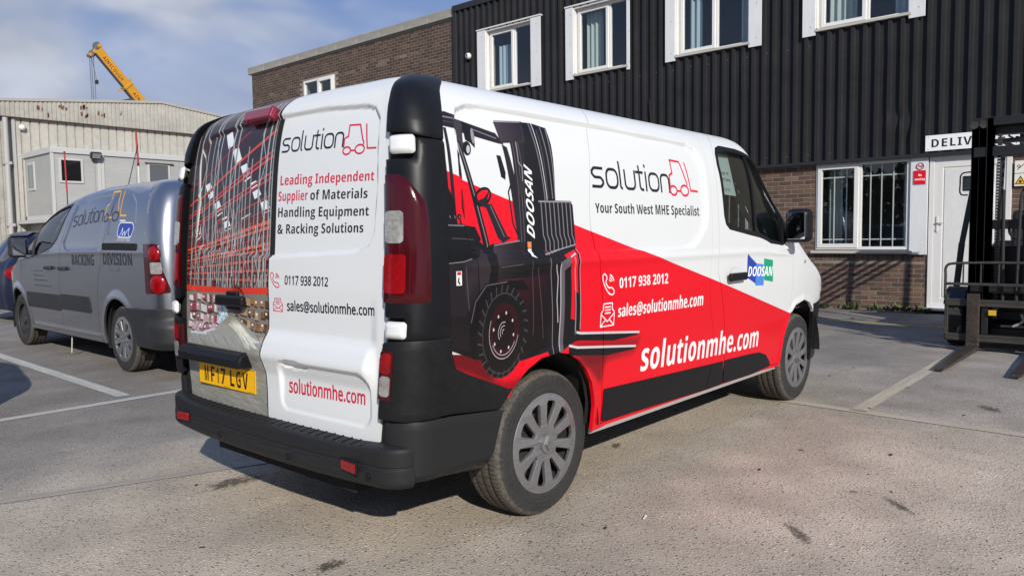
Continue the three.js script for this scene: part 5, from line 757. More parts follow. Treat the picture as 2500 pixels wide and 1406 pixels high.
  const edge = pchip([0.48, 0.7, 1.6, 1.75, 1.85, 1.9, 1.944], [-0.252, -0.248, -0.246, -0.228, -0.205, -0.17, -0.14]);
  const rdR = mesh('rear_door', door(1), mDoorR, van), rdL = mesh('rear_door', door(-1), mDoorL, van);
  rdL.userData.label = 'rear door printed with warehouse racking';
  mesh('door_seal', patch({ u: range(-0.02, 0.02, 0.02), v: range(0.49, 1.93, 0.02), sgn: -1, P: (z, v) => [q.xb(v) - 0.02 - ridge(v) + 0.016, v, z] }), M.dark, rdL);
  // corner pillars behind the trims, both sides
  for (const s of [1, -1]) mesh('corner_pillar', VS.patch({ u0: -0.262, u1: 0.03, du: 0.012, v0: [...range(0.40, 1.80, 0.03), ...range(1.80, 1.944, 0.006).slice(1)], s, d: -0.0035, sdf: (u, v) => edge(v) + 0.003 - u, rim: 0 }), M.dark, van);
  // black corner trims, lamps and hinges
  const w0 = (pts) => { const f = sPoly(pts); return (u, v) => f(u, v); };
  const cap = w0([[-0.234, 1.672], [-0.18, 1.668], [-0.115, 1.657], [0.0, 1.650], [0.005, 1.77], [0.012, 1.85], [0.03, 1.905], [0.03, 1.935], [-0.02, 1.945], [-0.135, 1.945], [-0.165, 1.915], [-0.192, 1.865], [-0.222, 1.77]]);
  const mid = w0([[-0.237, 1.572], [-0.126, 1.567], [-0.116, 1.648], [0.0, 1.642], [0.007, 1.518], [0.012, 1.25], [0.041, 0.910], [-0.162, 0.910], [-0.162, 0.99], [-0.238, 0.99]]);
  const low = w0([[-0.240, 0.609], [-0.240, 0.897], [-0.17, 0.907], [0.040, 0.909], [0.057, 0.837], [0.081, 0.782], [0.14, 0.755], [0.196, 0.733], [0.403, 0.653], [0.44, 0.66], [0.355, 0.574], [0.07, 0.606]]);
  const lamp = w0([[-0.238, 1.516], [-0.184, 1.511], [-0.160, 1.495], [-0.139, 1.474], [-0.087, 1.41], [-0.072, 1.33], [-0.058, 1.056], [-0.068, 1.046], [-0.240, 1.043]]);
  const mRed = phys(0.050, 0.0018, 0.004, 0.14, 0, { specularIntensity: 0.5, clearcoat: 0.4, clearcoatRoughness: 0.03 }), mRed2 = phys(0.42, 0.004, 0.008, 0.2, 0, { specularIntensity: 0.5, clearcoat: 0.4, clearcoatRoughness: 0.03, map: mottle(0.6, 1, 10, 7) }), mClear = phys(0.72, 0.70, 0.66, 0.16, 0.2, { clearcoat: 1, clearcoatRoughness: 0.03, map: mottle(0.45, 1, 12, 9) });
  Object.assign(M, { lampRed: mRed, lampRed2: mRed2, lampClear: mClear });
  for (const s of [1, -1]) {
    const t = (v0, v1, sdf, d, u1 = 0.06, rim = 0.036, emb_) => VS.patch({ u0: -0.275, u1, du: 0.008, v0: v1 > 1.9 ? [...range(v0, 1.86, 0.012), ...range(1.86, 1.9445, 0.004).slice(1)] : range(v0, v1, 0.010), s, d, sdf, rim, emb: emb_ });
    const proud = (u) => 0.024 * (1 - sstep(u, -0.20, -0.02)), bulge = (f, h, w = 0.025) => (u, v) => proud(u) + h * Math.sqrt(clamp(-f(u, v) / w));
    const c = mesh('corner_trim', t(1.63, 1.945, cap, 0.004, 0.06, 0.036, (u, v) => proud(u) * (1 - sstep(v, 1.82, 1.93)) + 0.010 * Math.sqrt(clamp(-cap(u, v) / 0.05))), mTrim, van);
    const m = mesh('corner_trim', t(0.88, 1.67, mid, 0.006, 0.06, 0.036, bulge(mid, 0.006)), mTrim, van);
    mesh('corner_trim', t(0.55, 0.93, (u, v) => Math.max(low(u, v), -arch(VS.base(u, v)[0], v) - 0.0), 0.007, 0.47, 0.036, (u, v) => proud(u) + 0.006 * Math.sqrt(clamp(-low(u, v) / 0.03))), mTrim2, van);
    for (const [a, b, y0, y1] of [[-0.220, -0.124, 1.588, 1.657], [-0.232, -0.152, 0.913, 0.977]]) { const f = (u, v) => sRect(a, b, y0, y1, 0.012)(u, v); mesh('door_hinge', t(y0 - 0.02, y1 + 0.02, f, 0.008, -0.1, 0.03, bulge(f, 0.016, 0.014)), mWhite, s > 0 ? rdR : rdL); }
    const tl = mesh('tail_lamp', t(1.02, 1.54, lamp, 0.012, -0.03, 0.02, bulge(lamp, 0.008)), mRed, van);
    for (const [a, b, y0, y1, mt, nm] of [[-0.234, -0.168, 1.262, 1.380, mClear, 'reversing_lamp'], [-0.236, -0.158, 1.080, 1.222, mRed2, 'brake_lamp']]) { const f = (u, v) => sRect(a, b, y0, y1, 0.014)(u, v); mesh(nm, t(y0 - 0.02, y1 + 0.02, f, 0.0205, -0.1, 0.004, proud), mt, tl); }
    const ll = mesh('fog_lamp', t(0.66, 0.89, (u, v) => sRect(-0.239, -0.192, 0.684, 0.869, 0.008)(u, v), 0.016, -0.15, 0.03, proud), mRed, van);
    for (const [y0, y1, mt, nm] of [[0.783, 0.860, mRed2, 'red_lens'], [0.700, 0.775, mClear, 'clear_lens']]) mesh(nm, t(y0 - 0.02, y1 + 0.02, (u, v) => sRect(-0.235, -0.198, y0, y1, 0.006)(u, v), 0.0185, -0.15, 0.004, proud), mt, ll);
    // bumper skirt below the corner
    const sk = w0([[-0.23, 0.598], [-0.1, 0.603], [0.07, 0.600], [0.375, 0.570], [0.318, 0.36], [0.29, 0.341], [0.05, 0.363], [-0.23, 0.372]]);
    mesh('bumper_skirt', VS.patch({ u0: -0.24, u1: 0.42, du: 0.012, v0: 0.33, v1: 0.62, dv: 0.01, s, d: 0.010, sdf: sk, rim: 0.05, emb: (u, v) => 0.008 * Math.sqrt(clamp(-sk(u, v) / 0.03)) - 0.012 * (1 - sstep(v, 0.36, 0.40)), uv: (u, v) => [(u + 0.24) / 0.62, (v - 0.335) / 0.27] }), mMud, van);
  }
  // stepped rear bumper
  const by = [0.505, 0.501, 0.496, 0.489, 0.478, 0.44, 0.434, 0.428, 0.372, 0.354, 0.345], bd = [0.16, 0.06, 0.022, 0.006, 0, 0, 0.004, -0.002, -0.002, 0.012, 0.07], bAt = (a, k) => { const i = clamp(Math.floor(k), 0, by.length - 2), t = k - i; return lerp(a[i], a[i + 1], t); };
  const bPath = (u) => { const a = Math.abs(u), s = Math.sign(u), Z = 0.885; if (a < 0.78) return [-0.018 + 0.045 * (a / 0.78) ** 2.4, s * a, 1, 0.138 * (a / 0.78) ** 1.4 * s]; const t = Math.min(1, (a - 0.78) / 0.17), th = t * Math.PI / 2 * 0.94; return [0.027 + 0.105 * (1 - Math.cos(th)), s * (0.78 + 0.125 * Math.sin(th)), Math.cos(th), Math.sin(th) * s]; };
  const bumper = mesh('rear_bumper', patch({ u: range(-0.95, 0.95, 0.0125), v: range(0, by.length - 1, 0.25), sgn: -1, P: (u, k) => { const [x, z, nx, nz] = bPath(u), l = Math.hypot(nx, nz), d = bAt(bd, k); return [x + nx / l * d, bAt(by, k) + 0.016 * sstep(Math.abs(u), 0.6, 0.9) * (k < 5 ? 1 : 0), z - nz / l * d * (Math.abs(u) > 0.78 ? 1 : 0)]; }, uv: (u, k) => [(u + 0.95) / 1.9, 1 - k / (by.length - 1)] }), mScuff, van);
  for (let i = -13; i <= 13; i++) mesh('step_rib', bar([0.012 + 0.02 * (i / 13) ** 2, 0.4985, i * 0.0535], [0.088, 0.5035, i * 0.0535 + 0.004], 0.007, 0.005, 0.002), mTrim2, bumper);
  for (const s of [-1, 1]) {
    const rf = mesh('reflector_housing', at(rbx(0.012, 0.052, 0.118, 0, 0, 0, 0.006), 0.004, 0.421, s * 0.664, 0, s * -0.10), mTrim, bumper); mesh('reflector', at(rbx(0.012, 0.036, 0.098, 0, 0, 0, 0.004), -0.001, 0.421, s * 0.668, 0, s * -0.10), mRed2, bumper);
    for (const z of [0.28, 0.755]) mesh('parking_sensor', G(at(new THREE.TorusGeometry(0.0135, 0.0022, 6, 20), z > 0.5 ? 0.019 : -0.017, 0.392, s * z, 0, Math.PI / 2 - s * (z > 0.5 ? 0.15 : 0.03)), at(cyl(0.0115, 0.004, 16), z > 0.5 ? 0.021 : -0.0155, 0.392, s * z, 0, 0, Math.PI / 2)), mTrim, bumper);
  }
  // handle, light bar, number plate on the left rear door
  mesh('door_handle', G(rbx(0.03, 0.050, 0.245, 0.055, 1.006, -0.275, 0.014, 4), rbx(0.02, 0.09, 0.10, 0.075, 1.005, -0.285, 0.01)), mTrim, rdL);
  const lbar = ext([[0.07, 0.765], [0.035, 0.768], [0.012, 0.760], [0.002, 0.742], [0.004, 0.722], [0.07, 0.716]], 0.56, 0.012).translate(0, 0, -0.68); lbar.attributes.position.needsUpdate = true;
  mesh('plate_light_bar', lbar, mTrim, rdL);
  const plateTex = canvasTex(1040, 222, (ctx, w, h) => {
    ctx.fillStyle = '#f0b400'; ctx.fillRect(0, 0, w, h); ctx.strokeStyle = '#1a1400'; ctx.lineWidth = 3; ctx.strokeRect(2, 2, w - 4, h - 4);
    ctx.fillStyle = '#0c0a08'; ctx.font = 'bold 200px sans-serif'; let x = 96; for (const ch of 'MF17 LGV') { if (ch === ' ') { x += 44; continue; } const m = ctx.measureText(ch).width, want = ch === '1' ? 62 : 100; ctx.save(); ctx.translate(x, 192); ctx.scale(want / m * 1.0, 1.10); ctx.fillText(ch, 0, 0); ctx.restore(); x += want + 20; }
    for (let i = 0; i < 14; i++) ctx.fillRect(470 + i * 8, 206, 5, 5 + (i % 3)); for (let i = 0; i < 8; i++) ctx.fillRect(w - 110 + i * 9, 207, 6, 5);
  });
  const plate = mesh('number_plate', rbx(0.006, 0.111, 0.52, 0, 0, 0, 0.003), std(0.62, 0.42, 0.02, 0.4), rdL); plate.position.set(0.064, 0.642, -0.350); 
  const pf_ = mesh('plate_print', new THREE.PlaneGeometry(0.516, 0.107), std(1, 1, 1, 0.35, 0, { map: plateTex }), rdL); pf_.position.set(0.0605, 0.642, -0.350); pf_.rotation.set(0, -Math.PI / 2, 0.0);
  mesh('plate_backing', lim(0.068, 0.085, 0.585, 0.70, -0.60, -0.10, 0.008), mTrim2, rdL);
  mesh('high_brake_lamp', at(rbx(0.05, 0.062, 0.235, 0, 0, 0, 0.014, 3), 0.172, 1.846, -0.145, 0, 0, -0.42), phys(0.20, 0.004, 0.02, 0.2, 0, { clearcoat: 1 }), rdL);
  // wheels
  const cover = coverGeo(0.228, 10, 0.080, 0.135, 0.195, 0.018), mCover = std(0.33, 0.33, 0.335, 0.36, 0.6, { map: mottle(0.8, 1, 5, 4) });
  for (const [x, sp] of [[0.968, 0.1], [4.066, 0.5]]) for (const s of [1, -1]) {
    const { w, c } = wheelParts({ R: 0.336, W: 0.215, rim: 0.212, cover, coverMat: mCover, parent: van, at: [x, 0.334, s * 0.75], side: s, spin: sp });
    const hub = mesh('hub_badge', G(at(cyl(0.043, 0.016, 28), 0, 0, W_(), Math.PI / 2), ext([[0, 0.03], [0.019, 0], [0, -0.03], [-0.019, 0]], 0.006, 0.003, [[[0, 0.014], [-0.008, 0], [0, -0.014], [0.008, 0]]]).translate(0, 0, W_() + 0.009)), mCover, w);
    mesh('rim_lip', at(new THREE.TorusGeometry(0.222, 0.006, 8, 48), 0, 0, 0.092), std(0.5, 0.5, 0.5, 0.3, 0.9), w);
  }
  function W_() { return 0.110; }
  // wheel houses, floor, sill underside
  const wh = []; for (const x of [0.91, 3.99]) for (const s of [1, -1]) { const c = new THREE.CylinderGeometry(0.40, 0.40, 0.36, 28, 1, true, -Math.PI * 0.5, Math.PI * 1.0); wh.push(at(c, x, 0.36, s * 0.735, -Math.PI / 2, 0, 0)); wh.push(lim(x - 0.39, x + 0.39, 0.36, 0.75, s * 0.545 - 0.01, s * 0.545 + 0.01)); }
  wh.forEach((g) => mesh('wheel_housing', G(g), M.dark, van));
  mesh('underbody', G(lim(0.12, 4.75, 0.26, 0.36, -0.55, 0.55), lim(1.29, 3.56, 0.265, 0.342, -0.76, 0.76), lim(0.12, 0.5, 0.365, 0.47, -0.8, 0.8), rod([0.18, 0.3, -0.35], [1.2, 0.26, -0.35], 0.03)), M.dark, van);
  for (const s of [1, -1]) mesh('sill_flange', lim(1.28, 3.57, 0.318, 0.3375, s * 0.878 - 0.006, s * 0.878 + 0.006), std(0.34, 0.32, 0.31, 0.6), van);
  // liner behind the panels so that joints read dark; bulkhead; cab
  const liner = (s) => VS.patch({ u0: -1.035, u1: 2.42, du: 0.07, v0: [...range(0.36, 1.8, 0.12), 1.85, 1.88, 1.91], s, d: -0.045, sdf: (u, v, x) => -arch(x, v) - 0.0 });
  mesh('body_liner', G(liner(1), liner(-1), lim(2.60, 2.62, 0.4, 1.70, -0.84, 0.84), lim(2.60, 2.62, 1.70, 1.86, -0.78, 0.78), lim(2.60, 2.62, 1.86, 1.94, -0.6, 0.6)), M.dark, van);
  const cab = std(0.03, 0.031, 0.033, 0.8);
  mesh('dashboard', G(ext([[3.50, 0.72], [3.45, 0.95], [3.52, 1.06], [3.70, 1.13], [4.10, 1.13], [4.15, 0.72]], 1.7, 0.01).translate(0, 0, -0.85), lim(2.62, 4.2, 0.42, 0.5, -0.85, 0.85)), cab, van);
  const seatG = () => [rbx(0.5, 0.16, 0.5, 2.98, 0.78, 0, 0.06, 3), at(rbx(0.14, 0.62, 0.48, 0, 0, 0, 0.06, 3), 2.74, 1.12, 0, 0, 0, 0.14), at(rbx(0.10, 0.19, 0.27, 0, 0, 0, 0.045, 3), 2.68, 1.53, 0, 0, 0, 0.1)];
  for (const z of [0.46, -0.22, -0.62]) mesh('seat', G(seatG()).translate(0, 0, z), cab, van);
  mesh('steering_wheel', G(at(new THREE.TorusGeometry(0.19, 0.017, 10, 40), 0, 0, 0), rbx(0.34, 0.04, 0.03, 0, 0, 0, 0.012), at(cyl(0.07, 0.04, 20), 0, 0, 0.0, Math.PI / 2), at(cyl(0.03, 0.25, 12), 0, 0, -0.12, Math.PI / 2)).rotateY(-Math.PI / 2).rotateZ(0.5).translate(3.36, 1.17, 0.42), cab, van);
  mesh('instrument_cowl', rbx(0.16, 0.10, 0.42, 3.60, 1.17, 0.42, 0.04, 3), std(0.10, 0.105, 0.11, 0.6), van);
  const door2 = (s) => VS.patch({ u0: VS.uOf(2.6, 1), u1: VS.uOf(3.68, 1), du: 0.1, v0: 0.36, v1: 1.23, dv: 0.1, s, d: -0.06, sdf: (u, v, x) => -farch(x, v) - 0.02 });
  mesh('door_lining', G(door2(1), door2(-1)), cab, van);
  const paperTex = canvasTex(256, 320, (ctx, w, h) => { ctx.fillStyle = '#dcdfdf'; ctx.fillRect(0, 0, w, h); ctx.translate(w, 0); ctx.scale(-1, 1); ctx.fillStyle = '#2a2c2e'; ctx.font = 'bold 90px sans-serif'; ctx.fillText('C', 150, 110); ctx.font = 'bold 34px sans-serif'; ctx.fillText('in open', 40, 165); ctx.fillText('and in t', 30, 215); ctx.font = '34px sans-serif'; ctx.fillText('solution', 60, 290); });
  const paper = mesh('paper_notice', new THREE.PlaneGeometry(0.27, 0.28, 6, 2), std(1, 1, 1, 0.8, 0, { map: paperTex, side: THREE.DoubleSide }), van); { const p = paper.geometry.attributes.position; for (let i = 0; i < p.count; i++) p.setZ(i, 0.006 * Math.sin(p.getX(i) * 14)); paper.geometry.computeVertexNormals(); } paper.position.set(2.78, 1.665, 0.842); paper.rotation.set(-0.26, 0, -0.06);
  // door mirror
  const mir = mesh('door_mirror', G(rbx(0.13, 0.235, 0.165, 3.575, 1.335, 1.045, 0.045, 5), bar([3.60, 1.24, 0.90], [3.59, 1.26, 1.0], 0.07, 0.05, 0.02)), mTrim, van);
  const mg = mesh('mirror_glass', rbx(0.004, 0.185, 0.125, 3.5095, 1.335, 1.045, 0.002), std(0.75, 0.78, 0.80, 0.03, 1), mir); mg.rotation.y = 0;
  mesh('mirror_base_foot', rbx(0.08, 0.07, 0.05, 3.60, 1.20, 0.945, 0.02, 3), mWhite, mir);
  const mirL = mesh('door_mirror', G(rbx(0.13, 0.235, 0.165, 3.575, 1.335, -1.045, 0.045, 5), bar([3.60, 1.24, -0.90], [3.59, 1.26, -1.0], 0.07, 0.05, 0.02)), mTrim, van);
  mesh('side_repeater', at(rbx(0.03, 0.022, 0.012, 3.93, 1.075, zAt(3.93, 1.075) + 0.002, 0.006), 0, 0, 0), mClear, van);
  // front bumper and lamps
  for (const s of [1, -1]) {
    mesh('front_bumper', VS.patch({ u0: VS.uOf(4.15, 0.5), u1: VS.uOf(4.99, 0.5), du: 0.02, v0: 0.27, v1: 0.76, dv: 0.03, s, d: 0.004, sdf: (u, v, x) => Math.max(v - 0.742 - (x - 4.25) * 0.05, 0.29 - v, -farch(x, v), 4.2 - x), rim: 0.03 }), mTrim, van);
    mesh('headlamp', VS.patch({ u0: VS.uOf(4.3, 0.9), u1: VS.uOf(4.9, 0.9), du: 0.02, v0: 0.8, v1: 1.6, dv: 0.02, s, d: 0.004, sdf: (u, v, x) => sPoly([[4.40, 1.35], [4.45, 0.95], [4.70, 0.9], [4.86, 1.0], [4.80, 1.2], [4.55, 1.42]])(x, v) }), mClear, van);
  }
}
// ---------- silver panel van ----------
{
  const o = thing('panel_van', 'silver panel van lettered RACKING DIVISION on its flank', 'van', [2.22, 0, -3.80], Math.PI / 2 - 0.012);
  const S = bodySurface({
    Wp: pchip([0.2, 0.3, 0.5, 0.8, 1.1, 1.25, 1.5, 1.7, 1.78, 1.83, 1.862, 1.88], [0.85, 0.875, 0.90, 0.92, 0.92, 0.915, 0.88, 0.825, 0.785, 0.74, 0.68, 0.58]),
    xb: pchip([0.2, 0.6, 1.0, 1.3, 1.6, 1.75, 1.83, 1.88], [0.0, -0.01, 0.0, 0.03, 0.09, 0.14, 0.20, 0.30]), A: 0.22, B: 0.20, L: 0.33, NN: 2.3, BOW: 0.05, H0: 1.93, x1: 0.3,
    Hx: pchip([0, 0.5, 1.0, 1.5, 2.0, 2.5, 2.9, 3.25, 3.5, 3.75, 4.0, 4.15, 4.5, 4.8, 4.95, 5.03], [1.90, 1.905, 1.93, 1.93, 1.90, 1.84, 1.765, 1.665, 1.55, 1.39, 1.24, 1.17, 1.09, 0.98, 0.86, 0.7]),
    Kx: pchip([0, 3.9, 4.2, 4.6, 5.03], [1.05, 1.05, 0.95, 0.8, 0.5]), pf: pchip([0, 3.9, 4.3, 4.7, 4.9, 5.0, 5.03], [1, 1, 0.97, 0.88, 0.7, 0.4, 0.12]),
  });
  const silver = { metalness: 0.9, roughness: 0.30, clearcoat: 1, clearcoatRoughness: 0.04 }, mS = phys(0.29, 0.305, 0.34, 0.30, 0.9, silver), dark = std(0.03, 0.031, 0.033, 0.55, 0, { map: mottle(0.75, 1, 5, 3) });
  const letters = (mono) => (ctx, w, h) => {
    const k = 400, X = (x) => (4.0 - x) * k, Y = (y) => (1.95 - y) * k, ink = '#20222a';
    ctx.fillStyle = mono ? '#000' : '#3a3c44'; ctx.fillRect(0, 0, w, h); const I = (c) => mono ? '#fff' : c;
    wordmark(ctx, X(2.20), Y(1.475), 0.125 * k, X(1.38), I('#2b2d36'), I('#f0b020'), [X(1.34), Y(1.775), 0.56 * k, 0.31 * k], 1.25, I('#2b2d36'), -0.02);
    ctx.fillStyle = I(ink); ctx.font = 'bold 100px sans-serif'; const s1 = (t, x0, x1, y, hgt) => { const m = ctx.measureText(t).width; ctx.save(); ctx.translate(X(x0), Y(y)); ctx.scale((x0 - x1) * k / m, hgt * k / 71.4); ctx.fillText(t, 0, 0); ctx.restore(); };
    ctx.lineWidth = 3; s1('RACKING', 2.15, 1.50, 1.045, 0.115); s1('DIVISION', 1.28, 0.55, 1.060, 0.115);
    ctx.fillStyle = I('#24409c'); ctx.strokeStyle = I('#e9edf2'); ctx.lineWidth = 5; ctx.beginPath(); ctx.roundRect(X(0.93), Y(1.475), 0.36 * k, 0.145 * k, 26); ctx.fill(); ctx.stroke();
    ctx.strokeStyle = I('#f2f4f6'); ctx.lineWidth = 4; ctx.beginPath(); [[0.86, 1.335], [0.82, 1.42], [0.80, 1.345], [0.755, 1.39], [0.74, 1.345], [0.70, 1.40], [0.67, 1.42], [0.66, 1.36], [0.63, 1.34]].forEach(([x, y], i) => (i ? ctx.lineTo(X(x), Y(y)) : ctx.moveTo(X(x), Y(y)))); ctx.stroke();
    ctx.fillStyle = I('#eef0f2'); s1('SOUTH WEST STORAGE', 0.92, 0.60, 1.295, 0.022); ctx.fillRect(X(0.92), Y(1.50), 0.14 * k, 5);
    ctx.fillStyle = I('#4c4f5a'); for (const [y, l, q] of [[0.97, 0.34, 9], [0.915, 0.34, 9], [0.86, 0.5, 14], [0.80, 0.62, 18]]) for (let i = 0; i < q; i++) ctx.fillRect(X(3.42 - i * l / q), Y(y) + (i * 7 % 3), l / q * k * 0.55, 6);
  };
  const mSide = phys(0.29, 0.305, 0.34, 0.30, 0.9, { ...silver }), uvS = (u, v, x) => [(4.0 - x) * 400 / 1480, 1 - (1.95 - v) * 400 / 640];
  const arch = (cx, r) => (x, v) => Math.hypot(x - cx, (v - 0.33) * 1.0) - r, aR = arch(0.97, 0.40), aF = arch(4.11, 0.40);
  const rec = sPoly([[1.22, 1.77], [2.0, 1.76], [2.17, 1.72], [2.30, 1.45], [2.40, 1.30], [2.36, 1.23], [2.22, 1.205], [1.40, 1.205]]);
  const recQ = sPoly([[1.15, 1.77], [0.78, 1.76], [0.62, 1.68], [0.55, 1.55], [0.53, 1.40], [1.16, 1.36]]);
  const win = sPoly([[2.36, 1.77], [2.50, 1.52], [2.62, 1.36], [2.78, 1.27], [3.0, 1.22], [3.42, 1.16], [3.64, 1.16], [3.80, 1.22], [3.86, 1.40], [3.84, 1.79], [3.0, 1.80]]);
  const sD = pchip([0.25, 0.66, 1.16, 1.5, 1.74, 1.82], [2.61, 2.58, 2.52, 2.36, 2.20, 2.16]), sS = pchip([0.25, 0.36, 0.84, 1.25, 1.83], [1.52, 1.52, 1.44, 1.27, 1.08]), g = 0.0035;
  const emb = (u, v, x) => u < 0 ? 0 : -0.012 * (1 - sstep(rec(x, v), -0.014, 0.012)) - 0.006 * (1 - sstep(recQ(x, v), -0.014, 0.012)) + 0.014 * (1 - sstep(Math.min(aR(x, v), aF(x, v)), 0, 0.10)) + 0.005 * Math.exp(-(((v - 1.19) / 0.03) ** 2));
  const vs = [...range(0.24, 1.76, 0.022), ...range(1.76, 1.879, 0.008).slice(1)], sf = (v) => 0.25 - v;
  const side = (x0, x1, sdf, e = {}) => S.patch({ u0: Math.max(0, S.uOf(x0, 1.88)), u1: S.uOf(x1, 0.24), du: 0.02, v0: vs, s: -1, emb, sdf: (u, v, x) => sdf(x, v), uv: uvS, rim: 0.02, ...e });
  mesh('side_panel', side(0.2, 1.6, (x, v) => Math.max(x - sS(v) + g, -aR(x, v), sf(v), v < 0.62 && x < 0.9 ? 0.62 - v : -1), { u0: 0 }), mSide, o);
  const sl = mesh('sliding_door', side(1.0, 2.7, (x, v) => Math.max(sS(v) + g - x, x - sD(v) + g, 0.30 - v, v - 1.84)), mSide, o), fd = mesh('front_door', side(2.0, 3.95, (x, v) => Math.max(sD(v) + g - x, x - 3.90 + g, 0.30 - v, v - 1.845, -win(x, v), -aF(x, v))), mSide, o);
  mesh('sill', side(0.9, 4.2, (x, v) => Math.max(v - 0.297, sf(v), -aR(x, v), -aF(x, v), x - 3.75, 1.3 - x)), mS, o);
  mesh('front_wing', side(3.8, 5.03, (x, v) => Math.max(3.90 + g - x, -aF(x, v), sf(v), x > 4.3 && v < 0.5 ? 0.5 - v : -1)), mS, o); mesh('roof_edge', side(1.0, 3.95, (x, v) => Math.max(1.842 - v, x - 3.91, sS(v) + g - x)), mS, o);
  mesh('window', side(2.0, 3.95, (x, v) => win(x, v) + 0.004, { d: -0.012, emb: undefined, rim: 0 }), M.vanGlass, fd); mesh('window_seal', side(2.0, 3.95, (x, v) => Math.max(win(x, v) - 0.004, -(win(x, v) + 0.02)), { d: 0.002, emb: undefined }), dark, fd); mesh('window_divider', side(3.3, 3.7, (x, v) => Math.max(Math.abs(x - 3.47 - (v - 1.4) * 0.06) - 0.016, win(x, v)), { d: 0.0, emb: undefined }), dark, fd);
  mesh('rub_strip', side(1.5, 2.8, (x, v) => sRect(1.68, 2.57, 0.545, 0.715, 0.03)(x, v), { d: 0.008, emb: undefined }), dark, sl); mesh('rub_strip', side(2.4, 3.9, (x, v) => sRect(2.595, 3.73, 0.52, 0.70, 0.03)(x, v), { d: 0.008, emb: undefined }), dark, fd);
  const vinyl = std(1, 1, 1, 0.4, 0, { map: canvasTex(1480, 640, letters(false)), alphaMap: canvasTex(1480, 640, letters(true), false), alphaTest: 0.5 });
  const let_ = (x0, x1, f) => side(x0, x1, f, { d: 0.0012, rim: 0, uv: uvS });
  mesh('lettering', let_(1.0, 2.6, (x, v) => Math.max(sS(v) + 0.006 - x, x - sD(v) + 0.006, 0.95 - v, v - 1.8)), vinyl, sl); mesh('lettering', let_(2.6, 3.6, (x, v) => sRect(2.7, 3.5, 0.74, 1.02)(x, v)), vinyl, fd); mesh('lettering', let_(0.4, 1.6, (x, v) => Math.max(x - sS(v) + 0.006, 0.45 - x, 0.95 - v, v - 1.8)), vinyl, o);
  const zAt = (x, v) => -S.base(S.uOf(x, v), v)[2];
  for (const [x, p] of [[2.40, sl], [2.86, fd]]) { mesh('door_handle', rbx(0.20, 0.042, 0.035, x, 1.0, zAt(x, 1) - 0.022, 0.016, 3), dark, p); }
  mesh('door_rail', side(0.3, 1.4, (x, v) => sRect(0.46, 1.27, 1.205, 1.275, 0.012)(x, v), { d: 0.004, emb: (u, v, x) => 0.006 * sstep(sRect(0.46, 1.27, 1.205, 1.275, 0.012)(x, v), -0.014, -0.006) }), M.dark, o);
  mesh('fuel_flap', side(0.7, 1.2, (x, v) => { const r = sRect(0.86, 1.11, 1.0, 1.15, 0.05)(x, v); return Math.max(r, -(r + 0.004)); }, { d: 0.001, emb: undefined, du: 0.006, v0: range(0.95, 1.2, 0.006) }), M.dark, o);
  // right flank, roof, rear
  mesh('right_side', side(0.2, 5.03, (x, v) => Math.max(-aR(x, v), -aF(x, v), sf(v), -win(x, v)), { s: 1, u0: 0, du: 0.04 }), mS, o); mesh('window', side(2.0, 3.95, (x, v) => win(x, v), { s: 1, d: -0.012, emb: undefined, rim: 0 }), M.vanGlass, o);
  const roofP = (x, t) => { const H = S.q.Hx(x), K = S.q.Kx(x), v = 1.88 + 0.05 * (1 - t * t) * sstep(x, 0.3, 0.9), y = v > K && x > 0.3 ? K + (v - K) * (H - K) / (1.93 - K) : v; return [x, y, t * 0.58 * S.q.pf(x)]; }, scr = (x, t) => sRect(3.3, 4.03, -0.93, 0.93, 0.06)(x, t);
  mesh('roof', patch({ u: range(0.26, 5.03, 0.04), v: range(-1, 1, 0.1), P: roofP, sgn: -1, sdf: (x, t) => -scr(x, t) }), mS, o); mesh('windscreen', patch({ u: range(3.28, 4.06, 0.04), v: range(-1, 1, 0.1), P: (x, t) => { const p = roofP(x, t); p[1] -= 0.005; return p; }, sgn: -1, sdf: (x, t) => scr(x, t) }), M.vanGlass, o);
  const rearTex = canvasTex(512, 512, (ctx) => { ctx.fillStyle = '#fff'; ctx.fillRect(0, 0, 512, 512); ctx.fillStyle = '#202228'; ctx.font = '66px sans-serif'; ctx.fillText('S', 48, 196); ctx.fillText('F', 24, 352); });
  const uR = -(0.33) - 0.72, win2 = (z, v) => sPoly([[-0.2, 1.72], [0.52, 1.70], [0.60, 1.62], [0.64, 1.35], [0.60, 1.15], [0.50, 1.06], [-0.2, 1.05]])(Math.abs(z), v);
  const rear = (s, e = {}) => S.patch({ u0: uR - 0.02, u1: 0.02, du: 0.02, v0: [...range(0.45, 1.76, 0.022), ...range(1.76, 1.879, 0.008).slice(1)], s, emb: (u, v, x, z) => u < -0.3 ? -0.02 * (1 - sstep(win2(z, v), -0.02, 0.012)) : 0, uv: (u, v, x, y, z) => [(z + 0.9) / 1.8, (v - 0.5) / 1.5], ...e });
  const rdoor = mesh('rear_door', rear(-1), mS, o); mesh('rear_door', rear(1), mS, o);
  mesh('blank_window', rear(-1, { emb: undefined, d: -0.017, sdf: (u, v, x, y, z) => win2(z, v) + 0.02, uv: (u, v, x, y, z) => [(z + 0.72) / 0.8, (v - 0.95) / 0.8] }), phys(0.74, 0.76, 0.78, 0.25, 0, { clearcoat: 1, map: rearTex }), rdoor);
